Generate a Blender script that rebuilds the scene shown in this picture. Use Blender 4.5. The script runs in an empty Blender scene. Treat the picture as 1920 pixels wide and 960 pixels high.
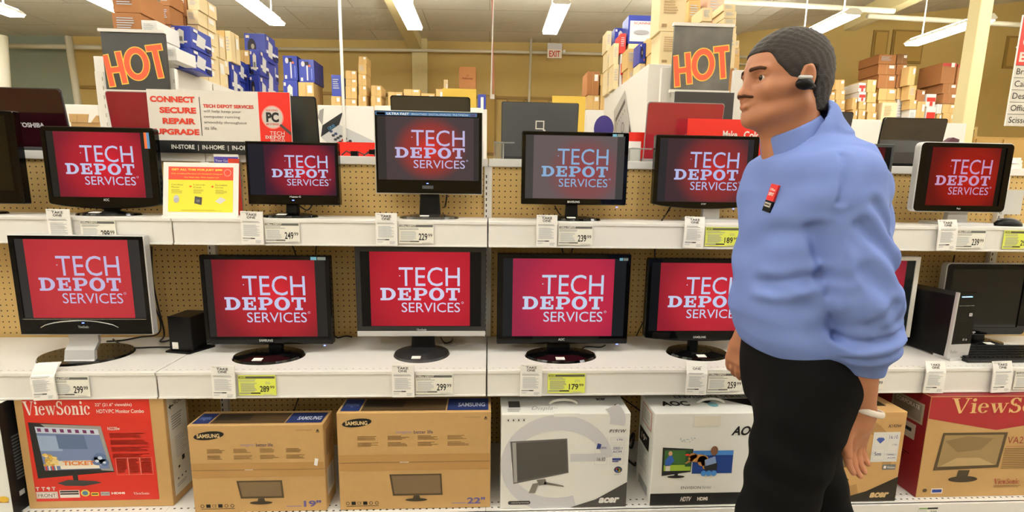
import bpy, math, random
import numpy as np
from mathutils import Matrix, Vector
random.seed(7)
C = bpy.context.scene.collection
PI = math.pi

# ------------------------------------------------------------------ camera
F_PX, YAW, PITCH, ROLL = 872.06, .052, .1488, .0152      # frame is 1920 x 960
CAM = Vector((.0018, -2.1208, 1.41))
_cy, _sy, _cp, _sp = math.cos(YAW), math.sin(YAW), math.cos(PITCH), math.sin(PITCH)
_R = Vector((_cy, -_sy, 0)); FW = Vector((_cp*_sy, _cp*_cy, -_sp)); _U = Vector((_sp*_sy, _sp*_cy, _cp))
RT = _R*math.cos(ROLL) + _U*math.sin(ROLL); UP = _U*math.cos(ROLL) - _R*math.sin(ROLL)
cam = bpy.data.cameras.new('camera'); cam.sensor_width = 36; cam.lens = F_PX/1920*36; cam.clip_start = .05
camo = bpy.data.objects.new('camera', cam); C.objects.link(camo)
camo.matrix_world = Matrix(((RT.x, UP.x, -FW.x, CAM.x), (RT.y, UP.y, -FW.y, CAM.y), (RT.z, UP.z, -FW.z, CAM.z), (0, 0, 0, 1)))
bpy.context.scene.camera = camo

def at(px, py, Y=None, Z=None):
    """point of the photograph on a real plane (Y = depth plane, Z = height plane)"""
    d = FW + RT*((px-960)/F_PX) - UP*((py-480)/F_PX)
    t = (Y-CAM.y)/d.y if Y is not None else (Z-CAM.z)/d.z
    return CAM + d*t

# ------------------------------------------------------------------ world, exposure
w = bpy.data.worlds.new('world'); bpy.context.scene.world = w; w.use_nodes = True
w.node_tree.nodes['Background'].inputs[0].default_value = (.9, .88, .82, 1)
w.node_tree.nodes['Background'].inputs[1].default_value = .15
vs = bpy.context.scene.view_settings
bpy.context.scene.display_settings.display_device = 'sRGB'
vs.view_transform = 'Standard'; vs.look = 'None'; vs.exposure = 0.0; vs.gamma = 1.0; vs.use_curve_mapping = False
LAMP_STRENGTH = 31.0
LAMP_COLOR = (1.0, .982, .95)

# ------------------------------------------------------------------ materials
def lin(c):
    return tuple(((x/255)/12.92 if x/255 <= .04045 else ((x/255+.055)/1.055)**2.4) for x in c) + (1,)
_M = {}
def mat(name, col=(128, 128, 128), rough=.6, metal=0, emit=0, spec=.5, noise=0, nscale=20, coat=0, bump=0, bscale=60, trans=0, ior=1.45, stretch=None):
    if name in _M: return _M[name]
    m = bpy.data.materials.new(name); m.use_nodes = True; nt = m.node_tree; b = nt.nodes['Principled BSDF']
    c = lin(col)
    b.inputs['Base Color'].default_value = c; b.inputs['Roughness'].default_value = rough
    b.inputs['Metallic'].default_value = metal; b.inputs['Specular IOR Level'].default_value = spec
    b.inputs['IOR'].default_value = ior
    if coat: b.inputs['Coat Weight'].default_value = coat; b.inputs['Coat Roughness'].default_value = .04
    if trans: b.inputs['Transmission Weight'].default_value = trans
    if emit: b.inputs['Emission Color'].default_value = c; b.inputs['Emission Strength'].default_value = emit
    if noise or bump:
        tc = nt.nodes.new('ShaderNodeTexCoord'); out = tc.outputs['Object']
        if stretch:
            mp = nt.nodes.new('ShaderNodeMapping'); mp.inputs['Scale'].default_value = stretch
            nt.links.new(out, mp.inputs[0]); out = mp.outputs[0]
        if noise:
            n = nt.nodes.new('ShaderNodeTexNoise'); n.inputs['Scale'].default_value = nscale; n.inputs['Detail'].default_value = 4
            nt.links.new(out, n.inputs[0])
            mx = nt.nodes.new('ShaderNodeMix'); mx.data_type = 'RGBA'
            mx.inputs['A'].default_value = tuple(x*(1-noise) for x in c[:3])+(1,); mx.inputs['B'].default_value = tuple(min(1, x*(1+noise)) for x in c[:3])+(1,)
            nt.links.new(n.outputs['Fac'], mx.inputs['Factor']); nt.links.new(mx.outputs['Result'], b.inputs['Base Color'])
        if bump:
            n2 = nt.nodes.new('ShaderNodeTexNoise'); n2.inputs['Scale'].default_value = bscale; n2.inputs['Detail'].default_value = 3
            nt.links.new(out, n2.inputs[0])
            bp = nt.nodes.new('ShaderNodeBump'); bp.inputs['Strength'].default_value = bump; bp.inputs['Distance'].default_value = .01
            nt.links.new(n2.outputs['Fac'], bp.inputs['Height']); nt.links.new(bp.outputs[0], b.inputs['Normal'])
    _M[name] = m; return m
def ink(r, g, b):
    return mat('ink_%d_%d_%d' % (r, g, b), (r, g, b), rough=.5, spec=.3)
def math_node(nt, op, a, b=None, c=None):
    n = nt.nodes.new('ShaderNodeMath'); n.operation = op
    for i, v in enumerate((a, b, c)):
        if v is None: continue
        if hasattr(v, 'is_output'): nt.links.new(v, n.inputs[i])
        else: n.inputs[i].default_value = v
    return n.outputs[0]

# ------------------------------------------------------------------ glyphs as 2D meshes
_G = {}
def glyphs(s, bold=0.0):
    k = (s, bold)
    if k in _G: return _G[k]
    cu = bpy.data.curves.new('t', 'FONT'); cu.body = s; cu.resolution_u = 3; cu.offset = bold
    ob = bpy.data.objects.new('t', cu); C.objects.link(ob)
    me = bpy.data.meshes.new_from_object(ob.evaluated_get(bpy.context.evaluated_depsgraph_get()))
    vs_ = np.array([v.co[:2] for v in me.vertices]) if len(me.vertices) else np.zeros((0, 2)); fs = [tuple(p.vertices) for p in me.polygons]
    bpy.data.objects.remove(ob); bpy.data.curves.remove(cu); bpy.data.meshes.remove(me)
    # every face must look towards +z
    out = []
    for f in fs:
        a, b, c = vs_[f[0]], vs_[f[1]], vs_[f[2]]
        out.append(f if (b[0]-a[0])*(c[1]-a[1])-(b[1]-a[1])*(c[0]-a[0]) > 0 else f[::-1])
    mn, mx = vs_.min(0), vs_.max(0)
    _G[k] = ((vs_-mn)/(mx-mn), out, (mx-mn)); return _G[k]

# hand-drawn slab letters: list of polygons / rings in a unit box (width, height)
def _ringpts(cx, cy, rx, ry, a0, a1, n):
    return [(cx+rx*math.cos(a0+(a1-a0)*i/n), cy+ry*math.sin(a0+(a1-a0)*i/n)) for i in range(n+1)]
def _ring(cx, cy, rx, ry, ix, iy, a0=0, a1=2*PI, n=24, jx=0):
    o = _ringpts(cx, cy, rx, ry, a0, a1, n); i_ = _ringpts(cx+jx, cy, ix, iy, a0, a1, n)
    return [[o[k], o[k+1], i_[k+1], i_[k]] for k in range(n)]
def _r(x0, y0, x1, y1): return [(x0, y0), (x1, y0), (x1, y1), (x0, y1)]
def slab_letter(ch):
    s, t = .26, .17                     # stem and slab
    if ch == 'D': return 1.12, [_r(0, 0, .5, t), _r(0, 1-t, .5, 1), _r(.12, t, .12+s, 1-t)] + _ring(.5, .5, .55, .5, .27, .5-t, -PI/2, PI/2, 14)
    if ch == 'E': return 1.0, [_r(0, 0, .9, t), _r(0, 1-t, .9, 1), _r(.12, t, .12+s, 1-t), _r(.38, .43, .62, .57), _r(.58, .3, .7, .7), _r(.76, t, .9, .34), _r(.76, .66, .9, 1-t)]
    if ch == 'P': return 1.02, [_r(0, 0, .52, t), _r(0, 1-t, .55, 1), _r(.12, t, .12+s, 1-t), _r(.38, .36, .55, .5)] + _ring(.55, .68, .42, .32, .17, .16, -PI/2, PI/2, 12)
    if ch == 'O': return 1.1, _ring(.52, .5, .53, .53, .25, .34, 0, 2*PI, 28)
    if ch == 'T': return 1.0, [_r(.22, 0, .74, t), _r(0, 1-t, .96, 1), _r(.35, t, .61, 1-t), _r(0, .64, .13, 1-t), _r(.83, .64, .96, 1-t)]
def serif_letter(ch):
    if ch == 'V': return .98, [[(.02, 1), (.26, 1), (.56, .05), (.5, -.02), (.43, -.02)], [(.5, .0), (.56, .0), (.9, 1), (.82, 1)], _r(-.05, .95, .38, 1), _r(.68, .95, 1.02, 1)]
    if ch == 'i': return .36, [_r(.09, .04, .27, .66), _r(.0, 0, .36, .05), _r(.0, .61, .14, .66)] + [_ringpts(.17, .88, .11, .11, 0, 2*PI, 12)[:-1]]
    if ch == 'e': return .62, _ring(.3, .33, .3, .34, .13, .3, .25, 2*PI-.55, 22) + [_r(.12, .36, .56, .42)]
    if ch == 'w': return 1.0, [[(.03, .66), (.22, .66), (.37, .1), (.3, -.01), (.26, -.01)], [(.3, 0), (.35, 0), (.52, .55), (.47, .55)], [(.38, .66), (.58, .66), (.72, .1), (.66, -.01), (.61, -.01)], [(.66, 0), (.71, 0), (.93, .66), (.87, .66)], _r(-.03, .62, .3, .66), _r(.35, .62, .62, .66), _r(.78, .62, 1.0, .66)]
    if ch == 'S': return .7, _ring(.33, .74, .3, .27, .14, .2, PI*.08, PI*1.5, 16) + _ring(.33, .27, .33, .28, .15, .2, -PI*.92, PI*.5, 16) + [_r(.54, .7, .6, .98), _r(.02, .0, .08, .3), [(.27, .6), (.33, .42), (.42, .46), (.36, .64)]]
    if ch == 'o': return .68, _ring(.32, .33, .32, .34, .14, .3, 0, 2*PI, 24)
    if ch == 'n': return .74, [_r(.08, .04, .26, .66), _r(.0, 0, .33, .05), _r(.0, .61, .14, .66), _r(.44, .04, .62, .46), _r(.37, 0, .7, .05)] + _ring(.42, .44, .2, .23, .03, .17, 0, PI*.9, 10)
    if ch == 'c': return .6, _ring(.3, .33, .3, .34, .13, .3, .6, 2*PI-.6, 22) + [_ringpts(.49, .5, .09, .09, 0, 2*PI, 10)[:-1]]
def drawn_word(word, kind):
    x = 0; polys = []
    for ch in word:
        wd, ps = (slab_letter if kind == 'slab' else serif_letter)(ch)
        polys += [[(px+x, py) for px, py in p] for p in ps]; x += wd + (.07 if kind == 'slab' else .04)
    x -= .07
    return x, polys
def ccw(p):
    a = sum(p[i][0]*p[(i+1) % len(p)][1]-p[(i+1) % len(p)][0]*p[i][1] for i in range(len(p)))
    return p if a > 0 else p[::-1]

# ------------------------------------------------------------------ mesh builder
class MB:
    def __init__(s): s.v = []; s.f = []; s.m = []; s.mats = []; s.T = Matrix(); s.lay = .0004
    def mi(s, m):
        if m not in s.mats: s.mats.append(m)
        return s.mats.index(m)
    def add(s, vs_, fs, m):
        n = len(s.v); s.v += [tuple(s.T @ Vector(p)) for p in vs_]; k = s.mi(m)
        for f in fs: s.f.append(tuple(i+n for i in f)); s.m.append(k)
    def box(s, x0, x1, y0, y1, z0, z1, m):
        s.add([(x0, y0, z0), (x1, y0, z0), (x1, y1, z0), (x0, y1, z0), (x0, y0, z1), (x1, y0, z1), (x1, y1, z1), (x0, y1, z1)],
              [(0, 3, 2, 1), (4, 5, 6, 7), (0, 1, 5, 4), (1, 2, 6, 5), (2, 3, 7, 6), (3, 0, 4, 7)], m)
    def prism(s, pts, y0, y1, m, sc0=1, c=(0, 0)):
        """outline in x,z (counter-clockwise seen from -y) extruded from y0 (front) to y1"""
        n = len(pts); vs_ = [(c[0]+(p[0]-c[0])*sc0, y0, c[1]+(p[1]-c[1])*sc0) for p in pts] + [(p[0], y1, p[1]) for p in pts]
        s.add(vs_, [tuple(range(n)), tuple(range(2*n-1, n-1, -1))] + [(i, i+n, (i+1) % n+n, (i+1) % n) for i in range(n)], m)
    def prism_z(s, pts, z0, z1, m, sc1=1, c=(0, 0)):
        n = len(pts); vs_ = [(p[0], p[1], z0) for p in pts] + [(c[0]+(p[0]-c[0])*sc1, c[1]+(p[1]-c[1])*sc1, z1) for p in pts]
        s.add(vs_, [tuple(range(n-1, -1, -1)), tuple(range(n, 2*n))] + [(i, (i+1) % n, (i+1) % n+n, i+n) for i in range(n)], m)
    def tube(s, pts, r, m, n=8, cap=True):
        pts = [Vector(p) for p in pts]; rs = r if isinstance(r, (list, tuple)) else [r]*len(pts)
        vs_ = []; fs = []
        for i, p in enumerate(pts):
            t = (pts[min(i+1, len(pts)-1)]-pts[max(i-1, 0)]).normalized()
            a = t.orthogonal().normalized() if abs(t.z) > .9 else Vector((0, 0, 1)).cross(t).normalized()
            if i and a.dot(pa) < 0: a = -a
            pa = a; b = t.cross(a)
            for k in range(n):
                q = p + a*(rs[i]*math.cos(2*PI*k/n)) + b*(rs[i]*math.sin(2*PI*k/n)); vs_.append(tuple(q))
        for i in range(len(pts)-1):
            for k in range(n): fs.append((i*n+k, i*n+(k+1) % n, (i+1)*n+(k+1) % n, (i+1)*n+k))
        if cap: fs += [tuple(range(n-1, -1, -1)), tuple(range((len(pts)-1)*n, len(pts)*n))]
        s.add(vs_, fs, m)
    # flat printing in the plane of the current frame: u right, v up, layer k towards the viewer
    def poly(s, pts, m, k=1): s.add([(p[0], -s.lay*k, p[1]) for p in ccw(pts)], [tuple(range(len(pts)))], m)
    def rect(s, u0, u1, v0, v1, m, k=1): s.poly([(u0, v0), (u1, v0), (u1, v1), (u0, v1)], m, k)
    def ell(s, cx, cy, rx, ry, m, k=1, n=24, rot=0):
        c_, s_ = math.cos(rot), math.sin(rot)
        s.poly([(cx+rx*math.cos(2*PI*i/n)*c_-ry*math.sin(2*PI*i/n)*s_, cy+rx*math.cos(2*PI*i/n)*s_+ry*math.sin(2*PI*i/n)*c_) for i in range(n)], m, k)
    def ringp(s, cx, cy, rx, ry, ix, iy, m, k=1, a0=0, a1=2*PI, n=28):
        for p in _ring(cx, cy, rx, ry, ix, iy, a0, a1, n): s.poly(p, m, k)
    def frame(s, u0, u1, v0, v1, t, m, k=1):
        s.rect(u0, u1, v0, v0+t, m, k); s.rect(u0, u1, v1-t, v1, m, k); s.rect(u0, u0+t, v0+t, v1-t, m, k); s.rect(u1-t, u1, v0+t, v1-t, m, k)
    def text(s, t, u0, u1, v0, v1, m, k=1, bold=0.0, shear=0, rot=0):
        """letters fitted to the given rectangle"""
        g, fs, _ = glyphs(t, bold)
        cx, cy = (u0+u1)/2, (v0+v1)/2; vs_ = []
        for a, b in g:
            x = (a-.5)*(u1-u0)+(b-.5)*(v1-v0)*shear; y = (b-.5)*(v1-v0)
            vs_.append((cx+x*math.cos(rot)-y*math.sin(rot), -s.lay*k, cy+x*math.sin(rot)+y*math.cos(rot)))
        s.add(vs_, fs, m)
    def line(s, t, u0, v, h, m, k=1, bold=0.0, center=False, wide=1.0, shear=0):
        """letters of height h, natural width, left edge at u0"""
        g, fs, sz = glyphs(t, bold); wd = h*sz[0]/sz[1]*wide
        if center: u0 -= wd/2
        s.text(t, u0, u0+wd, v, v+h, m, k, bold, shear); return u0+wd
    def drawn(s, word, kind, u0, u1, v0, v1, m, k=1, shear=0, rot=0):
        wd, ps = drawn_word(word, kind); cx, cy = (u0+u1)/2, (v0+v1)/2
        for i_, p in enumerate(ps):
            q = []
            for a, b in p:
                x = (a/wd-.5)*(u1-u0)+(b-.5)*(v1-v0)*shear; y = (b-.5)*(v1-v0)
                q.append((cx+x*math.cos(rot)-y*math.sin(rot), cy+x*math.sin(rot)+y*math.cos(rot)))
            s.poly(q, m, k + .08*(i_ % 4))
    def lines(s, u0, u1, v1, v0, n, m, k=1, th=.45, ragged=.35):
        """small grey rules of unreadable small print"""
        st = (v1-v0)/n
        for i in range(n): s.rect(u0, u1-(u1-u0)*ragged*random.random(), v1-st*(i+th), v1-st*i, m, k)
    def on(s, origin, u=(1, 0, 0), v=(0, 0, 1)):
        u = Vector(u).normalized(); v = Vector(v).normalized(); n_ = -u.cross(v)     # n_ = away from the viewer
        s.T = Matrix(((u.x, n_.x, v.x, origin[0]), (u.y, n_.y, v.y, origin[1]), (u.z, n_.z, v.z, origin[2]), (0, 0, 0, 1))); return s
    def off(s): s.T = Matrix(); return s
    def build(s, name, parent=None, bevel=0, smooth=False, loc=None, sub=0):
        me = bpy.data.meshes.new(name); me.from_pydata(s.v, [], s.f)
        for m in s.mats: me.materials.append(m)
        me.polygons.foreach_set('material_index', s.m)
        if smooth: me.polygons.foreach_set('use_smooth', [True]*len(s.f))
        me.update()
        o = bpy.data.objects.new(name, me); C.objects.link(o)
        if parent: o.parent = parent
        if loc: o.location = loc
        if bevel:
            b = o.modifiers.new('bevel', 'BEVEL'); b.width = bevel; b.segments = 2; b.limit_method = 'ANGLE'; b.angle_limit = .6
        if sub:
            q = o.modifiers.new('sub', 'SUBSURF'); q.levels = sub; q.render_levels = sub
        return o
def tag(o, label, cat, group=None, kind=None):
    o['label'] = label; o['category'] = cat
    if group: o['group'] = group
    if kind: o['kind'] = kind
    return o
def thing(name, label, cat, loc=(0, 0, 0), rz=0, group=None):
    o = bpy.data.objects.new(name, None); C.objects.link(o); o.empty_display_size = .05
    o.location = loc; o.rotation_euler = (0, 0, rz); return tag(o, label, cat, group)
def struct(o): o['kind'] = 'structure'; return o
def copy_tree(o, parent=None):
    c = o.copy(); C.objects.link(c); c.parent = parent
    for ch in list(o.children): copy_tree(ch, c)
    return c
def rrect(x0, x1, z0, z1, r, n=5):
    pts = []
    for cx, cz, a in ((x1-r, z0+r, -PI/2), (x1-r, z1-r, 0), (x0+r, z1-r, PI/2), (x0+r, z0+r, PI)):
        pts += [(cx+r*math.cos(a+PI/2*i/n), cz+r*math.sin(a+PI/2*i/n)) for i in range(n+1)]
    return pts
def ellipse(cx, cy, rx, ry, n=40): return [(cx+rx*math.cos(2*PI*i/n), cy+ry*math.sin(2*PI*i/n)) for i in range(n)]

BLK = mat('glossy_black', (6, 6, 7), rough=.05, spec=.28)
MBLK = mat('matte_black', (14, 14, 15), rough=.4, spec=.2)
SILVER = mat('silver_plastic', (190, 190, 190), rough=.35, metal=.3)
WHITE = mat('white_enamel', (228, 226, 221), rough=.35, noise=.03, nscale=8)
PAPER = mat('paper', (240, 238, 232), rough=.7)
CARD = mat('cardboard', (184, 148, 96), rough=.8, noise=.06, nscale=30, bump=.1, bscale=200)
CHROME = mat('chrome', (200, 200, 205), rough=.15, metal=1)
# ================================================================== the building
ochre = mat('ochre_wall', (198, 172, 108), rough=.75, noise=.05, nscale=2, bump=.1, bscale=20)
blue_wall = mat('blue_grey_wall', (142, 152, 140), rough=.8, noise=.04, nscale=2)
cream = mat('cream_paint', (214, 200, 150), rough=.6, noise=.03)
pipe_white = mat('white_pipe', (208, 202, 180), rough=.5, noise=.03)

def ceiling_mat():
    m = mat('insulated_ceiling', (196, 190, 172), rough=.8); nt = m.node_tree; b = nt.nodes['Principled BSDF']
    tc = nt.nodes.new('ShaderNodeTexCoord'); br = nt.nodes.new('ShaderNodeTexBrick')
    br.inputs['Scale'].default_value = 1; br.inputs['Brick Width'].default_value = 2.6; br.inputs['Row Height'].default_value = 1.25; br.inputs['Mortar Size'].default_value = .008
    br.inputs['Color1'].default_value = lin((226, 220, 204)); br.inputs['Color2'].default_value = lin((216, 211, 196)); br.inputs['Mortar'].default_value = lin((170, 162, 142))
    nt.links.new(tc.outputs['Object'], br.inputs[0])
    n = nt.nodes.new('ShaderNodeTexNoise'); n.inputs['Scale'].default_value = 1.3; n.inputs['Detail'].default_value = 6; nt.links.new(tc.outputs['Object'], n.inputs[0])
    mx = nt.nodes.new('ShaderNodeMix'); mx.data_type = 'RGBA'; mx.blend_type = 'MULTIPLY'; mx.inputs['Factor'].default_value = .12
    nt.links.new(br.outputs[0], mx.inputs['A']); nt.links.new(n.outputs['Fac'], mx.inputs['B']); nt.links.new(mx.outputs['Result'], b.inputs['Base Color'])
    bp = nt.nodes.new('ShaderNodeBump'); bp.inputs['Strength'].default_value = .35; bp.inputs['Distance'].default_value = .12
    nt.links.new(n.outputs['Fac'], bp.inputs['Height']); nt.links.new(bp.outputs[0], b.inputs['Normal']); return m
def floor_mat():
    m = mat('vinyl_tile_floor', (190, 184, 170), rough=.25); nt = m.node_tree; b = nt.nodes['Principled BSDF']
    tc = nt.nodes.new('ShaderNodeTexCoord'); ck = nt.nodes.new('ShaderNodeTexBrick'); ck.offset = 0
    ck.inputs['Scale'].default_value = 1; ck.inputs['Brick Width'].default_value = .305; ck.inputs['Row Height'].default_value = .305; ck.inputs['Mortar Size'].default_value = .002
    ck.inputs['Color1'].default_value = lin((140, 134, 122)); ck.inputs['Color2'].default_value = lin((130, 124, 112)); ck.inputs['Mortar'].default_value = lin((120, 112, 100))
    nt.links.new(tc.outputs['Object'], ck.inputs[0]); nt.links.new(ck.outputs[0], b.inputs['Base Color']); return m
X0, X1, Y0, YW = -13.0, 15.0, -12.0, 9.5
b = MB(); b.box(X0, X1, Y0, YW, -.1, 0, floor_mat()); struct(b.build('floor'))
b = MB(); cm = ceiling_mat()
prof = [(X0, 4.55), (-6, 4.68), (5.6, 4.86), (5.6, 5.1), (X1, 6.35)]
for (xa, za), (xb, zb) in zip(prof, prof[1:]):
    if xb - xa < .01: b.box(xa-.02, xa, Y0, YW, za, zb, cm); continue
    b.add([(xa, Y0, za), (xb, Y0, zb), (xb, YW, zb), (xa, YW, za), (xa, Y0, za+.15), (xb, Y0, zb+.15), (xb, YW, zb+.15), (xa, YW, za+.15)],
          [(0, 3, 2, 1), (4, 5, 6, 7), (0, 1, 5, 4), (1, 2, 6, 5), (2, 3, 7, 6), (3, 0, 4, 7)], cm)
struct(b.build('ceiling'))
XB = at(142, 130, Y=YW).x
b = MB(); b.box(XB, X1, YW, YW+.2, 0, 6.6, ochre)
p0, p1 = at(775, 130, Y=YW), at(803, 130, Y=YW); b.box(p0.x, p1.x, YW-.18, YW, 0, 4.9, cream)
struct(b.build('wall_back'))
b = MB(); b.box(X0, XB, YW, YW+.2, 0, 4.9, blue_wall); struct(b.build('wall_back_blue'))
b = MB(); b.box(X0-.2, X0, Y0, YW, 0, 5, ochre); struct(b.build('wall_left'))
b = MB(); b.box(X1, X1+.2, Y0, YW, 0, 6.6, ochre); struct(b.build('wall_right'))
b = MB(); b.box(X0, X1, Y0-.2, Y0, 0, 6.6, ochre); struct(b.build('wall_front'))
# wall ledge and the cabinet doors outlined on the wall, trims
b = MB(); z = at(640, 176, Y=YW).z
b.box(XB, 5.6, YW-.06, YW, z-.03, z+.03, mat('ochre_trim', (150, 122, 62), rough=.6)); struct(b.build('trim_1'))
b = MB()
for (xa, xb, ya, yb) in ((948, 985, 184, 290), (985, 1032, 184, 290), (905, 932, 178, 290), (1036, 1098, 184, 290), (842, 888, 184, 290)):
    q0 = at(xa, yb, Y=YW-.05); q1 = at(xb, ya, Y=YW-.05)
    for t in range(2):
        m_ = mat('ochre_panel', (178, 146, 76), rough=.6) if t else mat('ochre_trim')
        b.box(q0.x+.05*t+.01, q1.x-.05*t-.01, YW-.05-.02*t, YW, q0.z+.05*t, q1.z-.05*t, m_)
struct(b.build('trim_2'))
b = MB()
for (xa, xb, ya, yb) in ((1632, 1668, 57, 118), (1668, 1735, 57, 118), (1880, 1919, 68, 128)):
    q0 = at(xa, yb, Y=YW-.03); q1 = at(xb, ya, Y=YW-.03)
    b.box(q0.x, q1.x, YW-.03, YW, q0.z, q1.z, mat('ochre_trim')); b.box(q0.x+.05, q1.x-.05, YW-.05, YW, q0.z+.05, q1.z-.05, mat('ochre_panel2', (182, 150, 80), rough=.7))
struct(b.build('trim_3'))
z = at(1500, 125, Y=YW).z
b = MB(); b.tube([(5.7, YW-.05, z), (8.5, YW-.05, z)], .02, pipe_white); struct(b.build('trim_4'))

# roof beams, pipes, conduit
def beam(name, label, pts, wd, hg, m):
    b = MB()
    for (a, c) in zip(pts, pts[1:]):
        a = Vector(a); c = Vector(c); d = (c-a).normalized(); sd = Vector((0, 0, 1)).cross(d).normalized()*wd/2; u = Vector((0, 0, hg))
        b.add([tuple(a-sd), tuple(a+sd), tuple(a+sd+u), tuple(a-sd+u), tuple(c-sd), tuple(c+sd), tuple(c+sd+u), tuple(c-sd+u)],
              [(0, 1, 2, 3), (7, 6, 5, 4), (0, 4, 5, 1), (1, 5, 6, 2), (2, 6, 7, 3), (3, 7, 4, 0)], m)
    return tag(b.build(name), label, 'beam')
xb_ = (p0.x+p1.x)/2
beam('roof_beam', 'pale roof beam running towards the camera above the wall pilaster', [(xb_-.1, YW, 4.5), (xb_+.15, -2, 4.5)], .28, .3, cream)
q = at(1605, 52, Y=8.0); q2 = at(1700, 8, Y=5.5)
beam('roof_beam', 'dark cream roof girder slanting above the right stock boxes', [(q.x, 8.2, q.z), (q2.x+1.2, 3.5, q2.z+.6)], .25, .3, cream)
def pipe(name, label, pts, r, m=pipe_white, cat='pipe', group=None):
    b = MB(); b.tube(pts, r, m, 10); return tag(b.build(name, smooth=True), label, cat, group)
def P(px, py, Y): return tuple(at(px, py, Y=Y))
pipe('pipe', 'long white conduit crossing the ochre back wall below the ceiling', [P(500, 91, 9.27), P(780, 94.5, 9.27), P(940, 97, 9.27), P(1400, 107, 9.27)], .035)
pipe('pipe', 'white horizontal pipe across the blue-grey wall', [P(0, 86, 9.2), P(190, 89, 9.2)], .05)
pipe('pipe', 'white vertical pipe standing before the blue-grey wall', [P(128, 68, 9.0), P(134, 110, 9.0), P(147, 197, 9.0), tuple(Vector(P(147, 197, 9.0))*Vector((1, 1, 0)).x if False else (at(147, 197, Y=9.0).x, 9.0, 0))], .065)
pipe('pipe', 'thick pale pipe at the far left edge of the picture', [P(2, 66, 7.0), P(11, 200, 7.0), (at(11, 200, Y=7.0).x, 7.0, 0)], .085)
a = at(1440, 7, Y=6.5); c = at(1676, 21, Y=6.5)
pipe('pipe', 'white sprinkler pipe above the man under the ceiling', [tuple(a+Vector((-1.5, 0, 0))), tuple(a), tuple(c)], .045)
pipe('pipe', 'white sprinkler pipe crossing behind the cream column', [P(1627, 30, 6.9), P(1780, 39, 6.9), P(1919, 47, 6.9)], .045)
q = at(996, 70, Y=9.2); pipe('pipe', 'thin white vertical conduit left of the exit sign', [(q.x, 9.2, 4.78), P(992, 190, 9.2), (at(992, 190, Y=9.2).x, 9.2, 0)], .03)
q = at(644, 200, Y=2.52)
pipe('pole', 'slim white ceiling pole standing before the calculator poster', [(q.x, 2.52, 0), (q.x, 2.52, 4.74)], .014, mat('white_pole', (232, 230, 222), rough=.4), 'pole')
q = at(922, 150, Y=1.2)
b = MB(); cw = mat('white_cord', (205, 196, 190)); cr = mat('red_cord', (170, 90, 80))
b.tube([(q.x-.004, 1.2, 2.02), (q.x+.006, 1.2, 2.6), (q.x, 1.2, 4.76)], .005, cw, 6); b.tube([(q.x+.014, 1.2, 2.02), (q.x-.004, 1.2, 2.7), (q.x+.01, 1.2, 4.76)], .0035, cr, 6)
b.box(q.x-.01, q.x+.02, 1.19, 1.21, 2.0, 2.03, cw)
tag(b.build('hanging_cord'), 'pair of thin hanging cords, white and red, from the ceiling', 'cord')
# cream column at the right
q = at(1822, 130, Y=3.0); q1 = at(1843, 130, Y=3.0)
b = MB(); b.box(q.x-.005, q1.x+.01, 3.0, 3.14, 0, 6.4, mat('column_cream', (226, 212, 160), rough=.5)); b.box(q.x-.03, q1.x+.03, 2.97, 3.17, 0, .03, mat('column_cream'))
tag(b.build('column', bevel=.01), 'cream square roof column at the right of the picture', 'column')
# tan storage panel beyond the column
q = at(1826, 265, Y=3.6); q1 = at(1990, 206, Y=3.6)
b = MB(); tp = mat('tan_panel', (170, 134, 72), rough=.7, noise=.04)
b.box(q.x, q1.x, 3.6, 4.1, 0, q1.z-.35, tp)
t = thing('storage_cabinet', 'tan wall of cabinets beside the cream column', 'cabinet', (0, 0, 0)); b.build('body', t)
b = MB()
for i in range(3):
    xa = q.x+.02+i*(q1.x-q.x)/3; b.box(xa, xa+(q1.x-q.x)/3-.04, 3.585, 3.6, 1.4, q1.z-.38, mat('tan_door', (178, 142, 78), rough=.6))
    b.box(xa+.02, xa+.03, 3.575, 3.6, 1.6, 1.7, mat('ochre_trim'))
b.build('door', t)

# ------------------------------------------------------------------ strip lights
fix_w = mat('fixture_white', (235, 235, 228), rough=.4)
def diffuser_mat():
    m = mat('diffuser', (255, 255, 255), rough=.5); nt = m.node_tree; bs = nt.nodes['Principled BSDF']
    bs.inputs['Emission Color'].default_value = LAMP_COLOR+(1,); bs.inputs['Emission Strength'].default_value = LAMP_STRENGTH; return m
dif = diffuser_mat(); dif2 = mat('added_glow', (255, 252, 240), emit=LAMP_STRENGTH*3.0)  # second material: extra glow added to brighten the ceiling
def make_light():
    t = thing('strip_light', 'fluorescent strip', 'ceiling light')
    b = MB(); L = .66; pts = [(-.14, .03), (-.10, .0), (.10, .0), (.14, .03), (.07, .09), (-.07, .09)]
    b.prism(pts, -L, L, fix_w); b.build('housing', t)
    b = MB(); b.prism([(-.115, -.012), (.115, -.012), (.12, -.001), (-.12, -.001)], -L+.02, L-.02, dif); b.build('diffuser', t)
    b = MB(); b.box(-.068, .068, -L+.05, L-.05, .0905, .096, dif2); b.build('added_ceiling_glow', t)  # added glowing strip on the housing, only lifts the ceiling brightness
    for s in (-1, 1):
        b = MB(); b.tube([(0, s*.45, 0), (0, s*.45, 1)], .01, fix_w, 8); o = b.build('stem', t, loc=(0, 0, .09))
    return t
lamp0 = make_light(); first = True
cols = [-12.1, -9.9, -7.62, -5.72, -3.52, -1.26, 1.03, 3.3, 5.38, 7.5, 9.62, 11.9, 14.0]
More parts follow.
